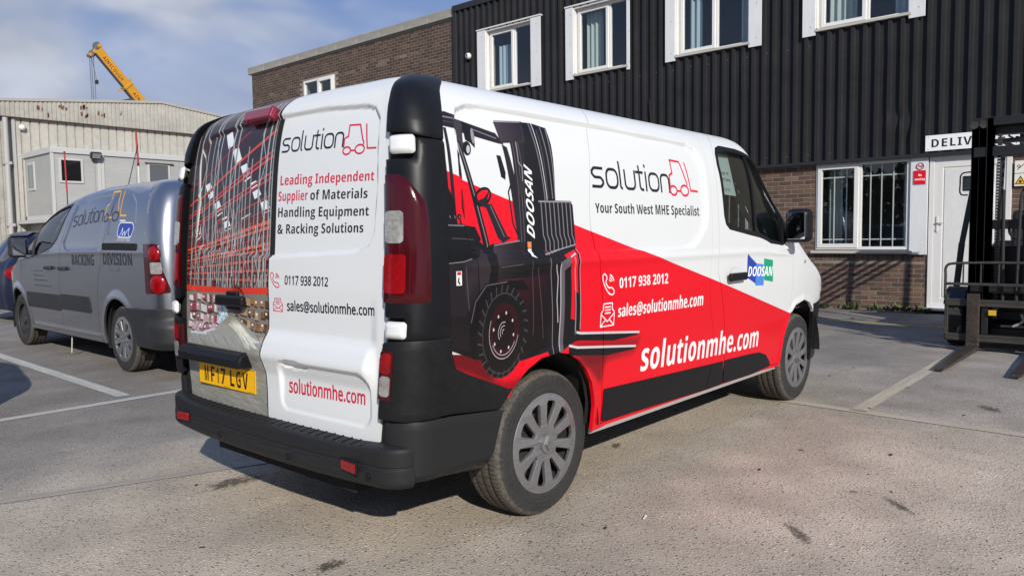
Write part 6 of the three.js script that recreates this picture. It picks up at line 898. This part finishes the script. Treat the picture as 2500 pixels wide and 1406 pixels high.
  for (const s of [-1, 1]) {
    const lamp = sPoly([[-0.235, 1.262], [-0.05, 1.262], [-0.03, 1.24], [-0.01, 1.05], [0.06, 0.86], [0.06, 0.82], [-0.24, 0.805]].map(([u, v]) => [u - 0.02, v]));
    const tl = mesh('tail_lamp', S.patch({ u0: -0.3, u1: 0.12, du: 0.012, v0: 0.78, v1: 1.28, dv: 0.012, s, d: 0.008, sdf: (u, v) => lamp(-u - 0.20, v), rim: 0.02, emb: undefined }), M.lampRed, o);
    const lens = (cu, cv, r, m, n) => mesh(n, S.patch({ u0: cu - r - 0.02, u1: cu + r + 0.02, du: 0.008, v0: cv - r - 0.02, v1: cv + r + 0.02, dv: 0.008, s, d: 0.012, sdf: (u, v) => Math.hypot(u - cu, v - cv) - r, emb: (u, v) => 0.018 * Math.sqrt(clamp(1 - ((u - cu) ** 2 + (v - cv) ** 2) / r / r)) }), m, tl);
    lens(-0.105, 1.172, 0.066, M.lampRed2, 'red_lens'); lens(-0.125, 0.895, 0.085, M.lampRed2, 'red_lens'); mesh('clear_lens', S.patch({ u0: -0.2, u1: -0.02, du: 0.01, v0: 0.97, v1: 1.12, dv: 0.01, s, d: 0.013, sdf: (u, v) => sRect(-0.175, -0.05, 0.99, 1.095, 0.015)(u, v) }), M.lampClear, tl);
    mesh('rear_bumper', S.patch({ u0: uR - 0.02, u1: 0.62, du: 0.025, v0: 0.26, v1: 0.72, dv: 0.018, s, d: 0.03, sdf: (u, v, x) => Math.max(v - 0.675 + 0.02 * sstep(u, -0.3, 0.3), 0.30 - v, u > 0 ? -aR(x, v) : -1, u > -0.3 ? 0.0 + (v - 0.68) : v - 0.60), emb: (u, v) => 0.05 * sstep(v, 0.28, 0.38) * (1 - sstep(v, 0.50, 0.60)) * (1 - sstep(u, -0.25, 0.15)) , rim: 0.05 }), dark, o);
    for (const [x, cov] of [[0.97, 1], [4.11, s < 0 ? 0 : 1]]) {
      wheelParts.c2 ??= coverGeo(0.222, 9, 0.075, 0.10, 0.19, 0.014); const r = wheelParts({ R: 0.33, W: 0.205, rim: 0.205, cover: cov ? wheelParts.c2 : null, coverMat: M.cover2 ??= std(0.42, 0.42, 0.42, 0.35, 0.8, { map: mottle(0.8, 1, 5, 4) }), parent: o, at: [x, 0.328, s * 0.775], side: s, spin: 0.2 });
      if (!cov) mesh('steel_wheel', G(at(cyl(0.205, 0.02, 40, 0.19), 0, 0, 0.045, Math.PI / 2), at(cyl(0.12, 0.03, 30, 0.14), 0, 0, 0.055, Math.PI / 2), at(cyl(0.06, 0.03, 20), 0, 0, 0.075, Math.PI / 2), at(new THREE.TorusGeometry(0.205, 0.009, 8, 40), 0, 0, 0.085)), std(0.045, 0.045, 0.047, 0.55, 0.2), r.w);
    }
  }
  const wh = []; for (const x of [0.97, 4.11]) for (const s of [1, -1]) { wh.push(at(new THREE.CylinderGeometry(0.41, 0.41, 0.30, 24, 1, true, -Math.PI * 0.6, Math.PI * 1.2), x, 0.33, s * 0.72, -Math.PI / 2, 0, 0)); wh.push(lim(x - 0.4, x + 0.4, 0.25, 0.74, s * 0.57 - 0.01, s * 0.57 + 0.01)); }
  mesh('underbody', G(wh, lim(0.1, 4.8, 0.22, 0.34, -0.56, 0.56), lim(1.4, 3.68, 0.22, 0.30, -0.8, 0.8)), M.dark, o);
  const liner = (s) => S.patch({ u0: uR, u1: S.uOf(2.15, 1), du: 0.12, v0: [...range(0.3, 1.7, 0.14), 1.76, 1.80], s, d: -0.05, sdf: (u, v, x) => -aR(x, v) });
  mesh('body_liner', G(liner(1), liner(-1), lim(2.1, 2.12, 0.3, 1.74, -0.78, 0.78)), M.dark, o);
  mesh('cab_interior', G(lim(3.7, 4.2, 0.5, 1.06, -0.8, 0.8), [0.4, -0.4].flatMap((z) => [rbx(0.45, 0.15, 0.46, 2.8, 0.72, z, 0.05), at(rbx(0.13, 0.6, 0.46, 0, 0, 0, 0.05), 2.56, 1.05, z, 0, 0, 0.15), rbx(0.1, 0.17, 0.26, 2.48, 1.45, z, 0.04)])), std(0.05, 0.05, 0.052, 0.85), o);
  const lin2 = (s) => S.patch({ u0: S.uOf(2.3, 1), u1: S.uOf(3.88, 1), du: 0.12, v0: 0.3, v1: 1.14, dv: 0.1, s, d: -0.05, sdf: (u, v, x) => Math.max(-aF(x, v), 2.4 - x) }); mesh('door_lining', G(lin2(1), lin2(-1)), std(0.05, 0.05, 0.052, 0.85), o);
  for (const s of [-1, 1]) { const m = mesh('door_mirror', G(rbx(0.15, 0.24, 0.18, 3.60, 1.235, s * 1.03, 0.05, 4), bar([3.62, 1.17, s * 0.88], [3.61, 1.19, s * 0.99], 0.07, 0.06, 0.02)), dark, o); mesh('mirror_glass', rbx(0.004, 0.19, 0.135, 3.523, 1.235, s * 1.03, 0.002), std(0.7, 0.72, 0.74, 0.03, 1), m); }
  mesh('roof_aerial', rod([0.45, 1.88, 0.1], [0.42, 1.93, 0.1], 0.012, 8), M.black, o);
  mesh('tow_cord', G(rod([2.55, 0.26, -0.82], [2.56, 0.04, -0.83], 0.007, 5)), std(0.5, 0.48, 0.42, 0.9), o);
}
// ---------- dark blue hatchback at the picture edge ----------
{
  const o = thing('parked_hatchback', 'dark blue hatchback with a red tail lamp beyond the silver van', 'car', [2.05, 0, -11.75], 0);
  const S = bodySurface({
    Wp: pchip([0.2, 0.35, 0.6, 0.9, 1.0, 1.2, 1.35, 1.42, 1.46], [0.80, 0.84, 0.87, 0.88, 0.85, 0.76, 0.68, 0.60, 0.45]), xb: pchip([0.2, 0.5, 0.8, 0.95, 1.15, 1.35, 1.42, 1.46], [0.05, 0.0, 0.02, 0.06, 0.20, 0.36, 0.46, 0.60]), A: 0.25, B: 0.24, L: 0.38, NN: 2.3, BOW: 0.08, H0: 1.5, x1: 0.6,
    Hx: pchip([0, 0.8, 1.5, 2.2, 2.6, 3.2, 3.5, 3.9, 4.1, 4.2], [1.47, 1.49, 1.5, 1.46, 1.34, 1.02, 0.95, 0.85, 0.72, 0.6]), Kx: pchip([0, 2.9, 3.4, 4.2], [0.9, 0.9, 0.75, 0.45]), pf: pchip([0, 3.2, 3.7, 4.0, 4.15, 4.2], [1, 1, 0.95, 0.8, 0.5, 0.15]),
  });
  const paint = phys(0.010, 0.014, 0.036, 0.35, 0, { specularIntensity: 0.5, clearcoat: 0.35, clearcoatRoughness: 0.03 }), glass = phys(0.006, 0.007, 0.009, 0.03, 0, { clearcoat: 1 }), arch = (cx) => (x, v) => Math.hypot(x - cx, v - 0.3) - 0.355, aR = arch(0.82), aF = arch(3.35), vs = [...range(0.22, 1.36, 0.035), ...range(1.36, 1.459, 0.012).slice(1)];
  const win = sPoly([[0.75, 0.99], [2.95, 0.97], [2.95, 1.36], [1.0, 1.37]]);
  for (const s of [1, -1]) {
    mesh('body_side', S.patch({ u0: 0, u1: S.uOf(4.2, 0.3), du: 0.04, v0: vs, s, sdf: (u, v, x) => Math.max(-aR(x, v), -aF(x, v), 0.22 - v) }), paint, o); mesh('side_window', S.patch({ u0: 0, u1: 2.8, du: 0.03, v0: 0.95, v1: 1.4, dv: 0.02, s, d: 0.004, sdf: (u, v, x) => win(x, v) }), glass, o);
    mesh('rear_panel', S.patch({ u0: -1.03, u1: 0.02, du: 0.03, v0: vs, s }), paint, o); mesh('rear_window', S.patch({ u0: -1.03, u1: -0.2, du: 0.02, v0: 0.95, v1: 1.4, dv: 0.02, s, d: 0.004, sdf: (u, v, x, y, z) => sRect(-0.6, 0.6, 0.99, 1.36, 0.06)(z, v) }), glass, o);
    mesh('tail_lamp', S.patch({ u0: -0.42, u1: 0.12, du: 0.015, v0: 0.68, v1: 1.02, dv: 0.015, s, d: 0.01, sdf: (u, v) => sPoly([[-0.36, 0.82], [-0.1, 0.98], [0.06, 0.96], [0.04, 0.78], [-0.2, 0.72]])(u, v), rim: 0.01 }), M.lampRed2, o);
    for (const x of [0.82, 3.35]) wheelParts({ R: 0.31, W: 0.2, rim: 0.2, cover: wheelParts.c2, coverMat: M.cover2, parent: o, at: [x, 0.308, s * 0.755], side: s });
  }
  mesh('roof', patch({ u: range(0.5, 4.2, 0.05), v: range(-1, 1, 0.1), sgn: -1, P: (x, t) => { const H = S.q.Hx(x), K = S.q.Kx(x), v = 1.46 + 0.04 * (1 - t * t); return [x, K + (v - K) * (H - K) / (1.5 - K), t * 0.45 * S.q.pf(x)]; } }), paint, o);
  mesh('windscreen', patch({ u: range(2.35, 3.15, 0.05), v: range(-0.95, 0.95, 0.1), sgn: -1, P: (x, t) => { const H = S.q.Hx(x), K = S.q.Kx(x), v = 1.46 + 0.04 * (1 - t * t); return [x, K + (v - K) * (H - K) / (1.5 - K) + 0.004, t * 0.45]; } }), glass, o);
  mesh('underbody', G(lim(0.2, 4.0, 0.17, 0.5, -0.58, 0.58), lim(1.2, 2.95, 0.17, 0.3, -0.76, 0.76)), M.dark, o);
  mesh('roof_spoiler', S.patch({ u0: -1.03, u1: -0.25, du: 0.03, v0: 1.385, v1: 1.458, dv: 0.01, s: 1, d: 0.03, rim: 0.03 }), paint, o); mesh('roof_spoiler', S.patch({ u0: -1.03, u1: -0.25, du: 0.03, v0: 1.385, v1: 1.458, dv: 0.01, s: -1, d: 0.03, rim: 0.03 }), paint, o);
  const c = copy(o, 'dark blue hatchback just out of view whose shadow falls by the white bay line'); c.position.set(-0.45, 0, -3.95); c.rotation.y = Math.PI;
}
// ---------- lift truck ----------
{
  const o = thing('forklift_truck', 'black lift truck with lowered forks parked before the white door', 'forklift', [7.6, 0, 1.735]);
  const blk = std(0.020, 0.020, 0.021, 0.45, 0, { map: mottle(0.6, 1, 6, 61) }), worn = std(0.13, 0.12, 0.105, 0.5, 0.25, { map: mottle(0.35, 1, 7, 62) }), fork = std(0.16, 0.125, 0.10, 0.5, 0.3, { map: mottle(0.35, 1, 6, 63) }), grease = std(0.05, 0.05, 0.05, 0.3, 0.8);
  for (const z of [-0.295, 0.295]) { // fork: blade tapering to the toe, heel, shank
    const blade = ext([[-1.60, 0.030], [-1.56, 0.047], [-0.6, 0.062], [-0.13, 0.072], [-0.10, 0.085], [-0.095, 0.11], [-0.092, 0.62], [-0.138, 0.62], [-0.142, 0.12], [-0.02, 0.04], [-0.05, 0.026], [-0.2, 0.024]].slice(0, 0).concat([[-1.60, 0.026], [-1.595, 0.040], [-0.7, 0.060], [-0.17, 0.070], [-0.142, 0.078], [-0.134, 0.10], [-0.132, 0.62], [-0.088, 0.62], [-0.086, 0.075], [-0.10, 0.040], [-0.13, 0.026]]), 0.108, 0.004).translate(0, 0, z - 0.054);
    const p = blade.attributes.position; for (let i = 0; i < p.count; i++) { const x = p.getX(i); if (x < -1.3) p.setZ(i, z + (p.getZ(i) - z) * lerp(1, 0.72, (-1.3 - x) / 0.3)); } blade.computeVertexNormals();
    mesh('fork', blade, fork, o);
  }
  const car = new THREE.Group(); car.name = 'carriage'; o.add(car);
  mesh('carriage_bar', lim(-0.085, -0.03, 0.485, 0.56, -0.565, 0.565, 0.008), worn, car); mesh('carriage_bar', lim(-0.085, -0.03, 0.115, 0.19, -0.565, 0.565, 0.008), worn, car);
  for (const s of [-1, 1]) { mesh('side_plate', lim(-0.075, -0.035, 0.12, 0.60, s * 0.555 - 0.018, s * 0.555 + 0.018, 0.005), worn, car); mesh('centre_plate', lim(-0.06, -0.02, 0.19, 0.485, s * 0.2 - 0.03, s * 0.2 + 0.03, 0.004), blk, car); for (const [y, z] of [[0.30, 0.565], [0.15, 0.54]]) mesh('bolt', at(cyl(0.02, 0.03, 6), -0.09, y, s * z, 0, 0, Math.PI / 2), worn, car); }
  const rest = new THREE.Group(); rest.name = 'load_backrest'; o.add(rest);
  mesh('rest_frame', tube([[-0.055, 0.56, -0.572], [-0.055, 0.80, -0.572], [-0.055, 0.89, -0.572], [-0.055, 0.925, -0.55], [-0.055, 0.938, -0.50], [-0.055, 0.938, 0.50], [-0.055, 0.925, 0.55], [-0.055, 0.89, 0.572], [-0.055, 0.56, 0.572]], 0.014, 120, 8), worn, rest); mesh('rest_rail', bar([-0.055, 0.72, -0.57], [-0.055, 0.72, 0.57], 0.03, 0.03, 0.006), worn, rest);
  for (let i = 0; i < 6; i++) mesh('rest_bar', bar([-0.055, 0.715, -0.405 + i * 0.162], [-0.055, 0.935, -0.405 + i * 0.162], 0.03, 0.012, 0.003), worn, rest);
  const mast = new THREE.Group(); mast.name = 'mast'; o.add(mast);
  for (const s of [-1, 1]) {
    const ch = (x0, x1, z, w, y0, y1) => [lim(x0, x1, y0, y1, z - 0.006, z + 0.006), lim(x0, x0 + 0.014, y0, y1, z - w, z), lim(x1 - 0.014, x1, y0, y1, z - w, z)];
    mesh('mast_rail', G(ch(0.17, 0.33, s * 0.395, s * 0.06, 0.12, 2.40)), blk, mast); mesh('mast_rail', G(ch(0.10, 0.25, s * 0.315, s * 0.055, 0.12, 2.46)), blk, mast); mesh('mast_rail', G(ch(0.04, 0.17, s * 0.235, s * 0.05, 0.12, 2.46)), blk, mast);
    mesh('lift_cylinder', G(rod([0.30, 0.2, s * 0.24], [0.30, 1.75, s * 0.24], 0.035, 14)), blk, mast); mesh('piston_rod', rod([0.30, 1.75, s * 0.24], [0.30, 2.36, s * 0.24], 0.022, 12), grease, mast);
    mesh('mast_roller', G(at(cyl(0.04, 0.05, 16), 0.07, 2.40, s * 0.36, 0, 0, Math.PI / 2), at(cyl(0.04, 0.05, 16), 0.07, 2.40, s * 0.27, 0, 0, Math.PI / 2)), worn, mast);
    const chain = []; for (let y = 0.35; y < 2.3; y += 0.032) chain.push(lim(0.10, 0.125, y, y + 0.024, s * 0.13 - 0.02, s * 0.13 + 0.02)); mesh('lift_chain', G(chain), worn, mast);
    mesh('hose', tube([[0.06, 0.5, s * 0.06], [0.06, 1.3, s * 0.07], [0.10, 1.66, s * 0.08], [0.16, 1.70, s * 0.09], [0.20, 1.60, s * 0.095], [0.20, 0.6, s * 0.10]], 0.016, 40, 7), M.rubber, mast);
  }
  for (const [x0, x1, y0, y1] of [[0.18, 0.33, 2.30, 2.40], [0.05, 0.24, 2.38, 2.47], [0.05, 0.20, 2.06, 2.165], [0.20, 0.34, 1.30, 1.40], [0.06, 0.20, 0.62, 0.72], [0.2, 0.34, 0.14, 0.24]]) mesh('mast_cross_member', lim(x0, x1, y0, y1, -0.36, 0.36, 0.008), blk, mast);
  mesh('tilt_cylinder', G(rod([0.30, 0.7, -0.18], [0.9, 0.5, -0.18], 0.035), rod([0.30, 0.7, 0.18], [0.9, 0.5, 0.18], 0.035)), blk, o);
  // chassis
  const bodyC = std(0.010, 0.010, 0.012, 0.45);
  mesh('front_cowl', G(lim(0.42, 0.72, 0.30, 1.12, -0.42, 0.42, 0.03), lim(0.40, 0.95, 0.30, 0.42, -0.46, 0.46, 0.02)), bodyC, o); mesh('chassis', G(lim(0.7, 2.3, 0.22, 0.55, -0.48, 0.48, 0.03), lim(1.25, 2.25, 0.55, 0.95, -0.42, 0.42, 0.05)), bodyC, o); mesh('counterweight', rbx(0.62, 0.95, 1.05, 2.45, 0.68, 0, 0.12, 4), std(0.12, 0.05, 0.015, 0.5), o);
  mesh('seat', G(rbx(0.45, 0.14, 0.48, 1.55, 1.0, 0, 0.05, 3), at(rbx(0.13, 0.5, 0.46, 0, 0, 0, 0.05, 3), 1.82, 1.28, 0, 0, 0, -0.15)), M.black, o);
  mesh('steering_wheel', G(at(new THREE.TorusGeometry(0.15, 0.015, 8, 28), 0, 0, 0), rod([0, 0, 0], [0, 0, -0.3], 0.025)).rotateY(Math.PI / 2).rotateZ(-0.6).translate(1.02, 1.3, 0), M.black, o);
  const guard = new THREE.Group(); guard.name = 'overhead_guard'; o.add(guard);
  for (const s of [-1, 1]) { mesh('guard_post', G(bar([0.86, 0.42, s * 0.655], [0.90, 1.15, s * 0.60], 0.07, 0.06, 0.01), bar([0.90, 1.14, s * 0.60], [0.98, 2.28, s * 0.44], 0.06, 0.055, 0.01)), blk, guard); mesh('guard_post', bar([2.35, 0.9, s * 0.46], [2.40, 2.28, s * 0.43], 0.05, 0.05, 0.01), blk, guard); }
  mesh('guard_roof', G(bar([0.92, 2.30, -0.45], [0.92, 2.30, 0.45], 0.06, 0.05), bar([2.42, 2.30, -0.45], [2.42, 2.30, 0.45], 0.06, 0.05), [-0.43, -0.26, -0.09, 0.09, 0.26, 0.43].map((z) => bar([0.92, 2.32, z], [2.42, 2.32, z], 0.045, 0.03))), blk, guard);
  const lampG = mesh('work_lamp', G(rbx(0.12, 0.12, 0.2, 0.88, 2.42, -0.06, 0.02), range(-0.15, 0.03, 0.03).map((z) => lim(0.83, 0.94, 2.475, 2.505, z, z + 0.012))), std(0.10, 0.10, 0.10, 0.5), guard); mesh('lamp_lens', lim(0.812, 0.82, 2.37, 2.47, -0.14, 0.02), M.lampClear, lampG);
  const mir = mesh('rear_view_mirror', rbx(0.03, 0.17, 0.095, 0.58, 1.82, -0.505, 0.012), M.black, o); mesh('mirror_glass', lim(0.561, 0.564, 1.75, 1.89, -0.545, -0.465), std(0.35, 0.36, 0.38, 0.08, 0.9), mir); mesh('mirror_arm', tube([[0.60, 1.95, -0.44], [0.58, 1.93, -0.56], [0.58, 1.82, -0.575], [0.58, 1.70, -0.565], [0.60, 1.69, -0.50]], 0.008, 24, 6), M.black, mir);
  for (const s of [-1, 1]) {
    const lug = []; for (let i = 0; i < 22; i++) { const a = i / 22 * 6.283; lug.push(at(bx(0.05, 0.014, 0.075), Math.cos(a) * 0.292, Math.sin(a) * 0.292, -0.035, 0, 0, a + Math.PI / 2), at(bx(0.05, 0.014, 0.075), Math.cos(a + 0.14) * 0.292, Math.sin(a + 0.14) * 0.292, 0.035, 0, 0, a + 0.14 + Math.PI / 2)); }
    const w = new THREE.Group(); w.name = 'wheel'; w.position.set(0.48, 0.302, s * 0.535); o.add(w); mesh('tyre', G(at(cyl(0.292, 0.17, 36), 0, 0, 0, Math.PI / 2), lug), M.rubber, w); mesh('hub', at(cyl(0.13, 0.18, 20), 0, 0, 0, Math.PI / 2), worn, w);
    const r = new THREE.Group(); r.name = 'wheel'; r.position.set(1.95, 0.24, s * 0.44); o.add(r); mesh('tyre', at(cyl(0.24, 0.16, 30), 0, 0, 0, Math.PI / 2), M.rubber, r); mesh('hub', at(cyl(0.1, 0.17, 18), 0, 0, 0, Math.PI / 2), worn, r); mesh('mudguard', at(new THREE.CylinderGeometry(0.34, 0.34, 0.2, 20, 1, true, Math.PI * 0.55, Math.PI * 0.8), 0, 0.02, 0, Math.PI / 2), std(0.010, 0.010, 0.012, 0.45, 0, { side: THREE.DoubleSide }), w);
  }
  mesh('warning_label', lim(-0.088, -0.086, 0.40, 0.455, -0.30 + 0.14, -0.30 + 0.21), std(0.60, 0.38, 0.02, 0.6), o); mesh('data_label', at(lim(0.398, 0.40, 0.62, 0.80, -0.36, -0.27), 0, 0, 0), std(0.6, 0.63, 0.66, 0.6), o);
  mesh('loose_hose', tube([[-0.01, 0.42, 0.12], [-0.03, 0.34, 0.16], [-0.03, 0.30, 0.22], [-0.02, 0.38, 0.27], [-0.02, 0.44, 0.22], [-0.03, 0.33, 0.12], [-0.03, 0.29, 0.05]], 0.014, 40, 7), std(0.30, 0.28, 0.24, 0.8), o);
}
// litter and grit scattered over the yard
{
  const R = rng(21), g = new THREE.IcosahedronGeometry(1, 0), n = 2600, im = new THREE.InstancedMesh(g, std(1, 1, 1, 0.9), n), m = new THREE.Matrix4(), e = new THREE.Euler(), q = new THREE.Quaternion(), c = C(0, 0, 0);
  for (let i = 0; i < n; i++) { const near = i < 1700, x = near ? -1.5 + R() * 6.5 : -3 + R() * 14, z = near ? -2.5 + R() * 5.5 : -9 + R() * 12, s = 0.0018 + R() * R() * 0.0042; m.compose(V(x, s * 0.25, z), q.setFromEuler(e.set(R() * 3, R() * 6, R() * 3)), V(s * (0.8 + R() * 0.7), s * 0.6, s)); im.setMatrixAt(i, m); const t = R(), k = t < 0.4 ? 0.05 + R() * 0.05 : 0.2 + R() * 0.25; c.setRGB(k, k * 0.95, k * 0.87); im.setColorAt(i, c); }
  im.name = 'gravel'; im.receiveShadow = im.castShadow = true; tag(im, 'loose grit and small stones on the asphalt', 'gravel', null, 'stuff'); scene.add(im);
  const leafG = []; for (let i = 0; i < 46; i++) { const x = -0.6 + R() * 6.5, z = -1.8 + R() * 5, s = 0.006 + R() * 0.012; leafG.push(new THREE.PlaneGeometry(s * 2.2, s, 2, 1).rotateX(-Math.PI / 2 + (R() - 0.5) * 0.7).rotateY(R() * 6).translate(x, 0.005, z)); }
  tag(mesh('leaf_litter', G(leafG), std(0.045, 0.035, 0.028, 0.9, 0, { side: THREE.DoubleSide })), 'small dark leaf scraps strewn over the asphalt', 'litter', null, 'stuff');
  const p = thing('cigarette_butt', 'white cigarette butt lying on the asphalt before the van', 'litter', [1.203, 0.006, 1.237], 0.3); mesh('filter', at(cyl(0.0042, 0.026, 8), 0.012, 0, 0, 0, 0, Math.PI / 2), std(0.75, 0.73, 0.68, 0.8), p); mesh('paper', at(cyl(0.004, 0.014, 8), -0.009, 0, 0, 0, 0, Math.PI / 2), std(0.65, 0.63, 0.6, 0.8), p);
}

// trees beyond the yard behind the viewer, seen only in the glass and the mirror
{
  const R = rng(41), s = new THREE.Shape([[0, -0.5], [0.3, -0.1], [0.22, 0.3], [0, 0.5], [-0.25, 0.25], [-0.3, -0.15]].map((p) => new THREE.Vector2(...p))), n = 9000, im = new THREE.InstancedMesh(new THREE.ShapeGeometry(s), std(0.045, 0.06, 0.025, 0.9, 0, { side: THREE.DoubleSide }), n), m = new THREE.Matrix4(), e = new THREE.Euler(), q = new THREE.Quaternion(), trees = range(-24, 26, 3.6).map((z) => [-27 + R() * 5, z + R() * 2, 3.5 + R() * 3.2, 1.8 + R() * 1.2]);
  for (let i = 0; i < n; i++) { const [x, z, h, r] = trees[i % trees.length], a = R() * 6.28, t = Math.acos(1 - 2 * R()), d = r * Math.pow(R(), 0.4), k = 0.3 + R() * 0.35; m.compose(V(x + d * Math.sin(t) * Math.cos(a), Math.max(0.2, h * 0.62 + d * 1.15 * Math.cos(t)), z + d * Math.sin(t) * Math.sin(a)), q.setFromEuler(e.set(R() * 6, R() * 6, R() * 6)), V(k, k, k)); im.setMatrixAt(i, m); }
  im.name = 'treeline'; im.castShadow = true; tag(im, 'dark line of trees mirrored in the office window glass', 'trees', null, 'stuff'); scene.add(im);
}
renderer.render(scene, camera);
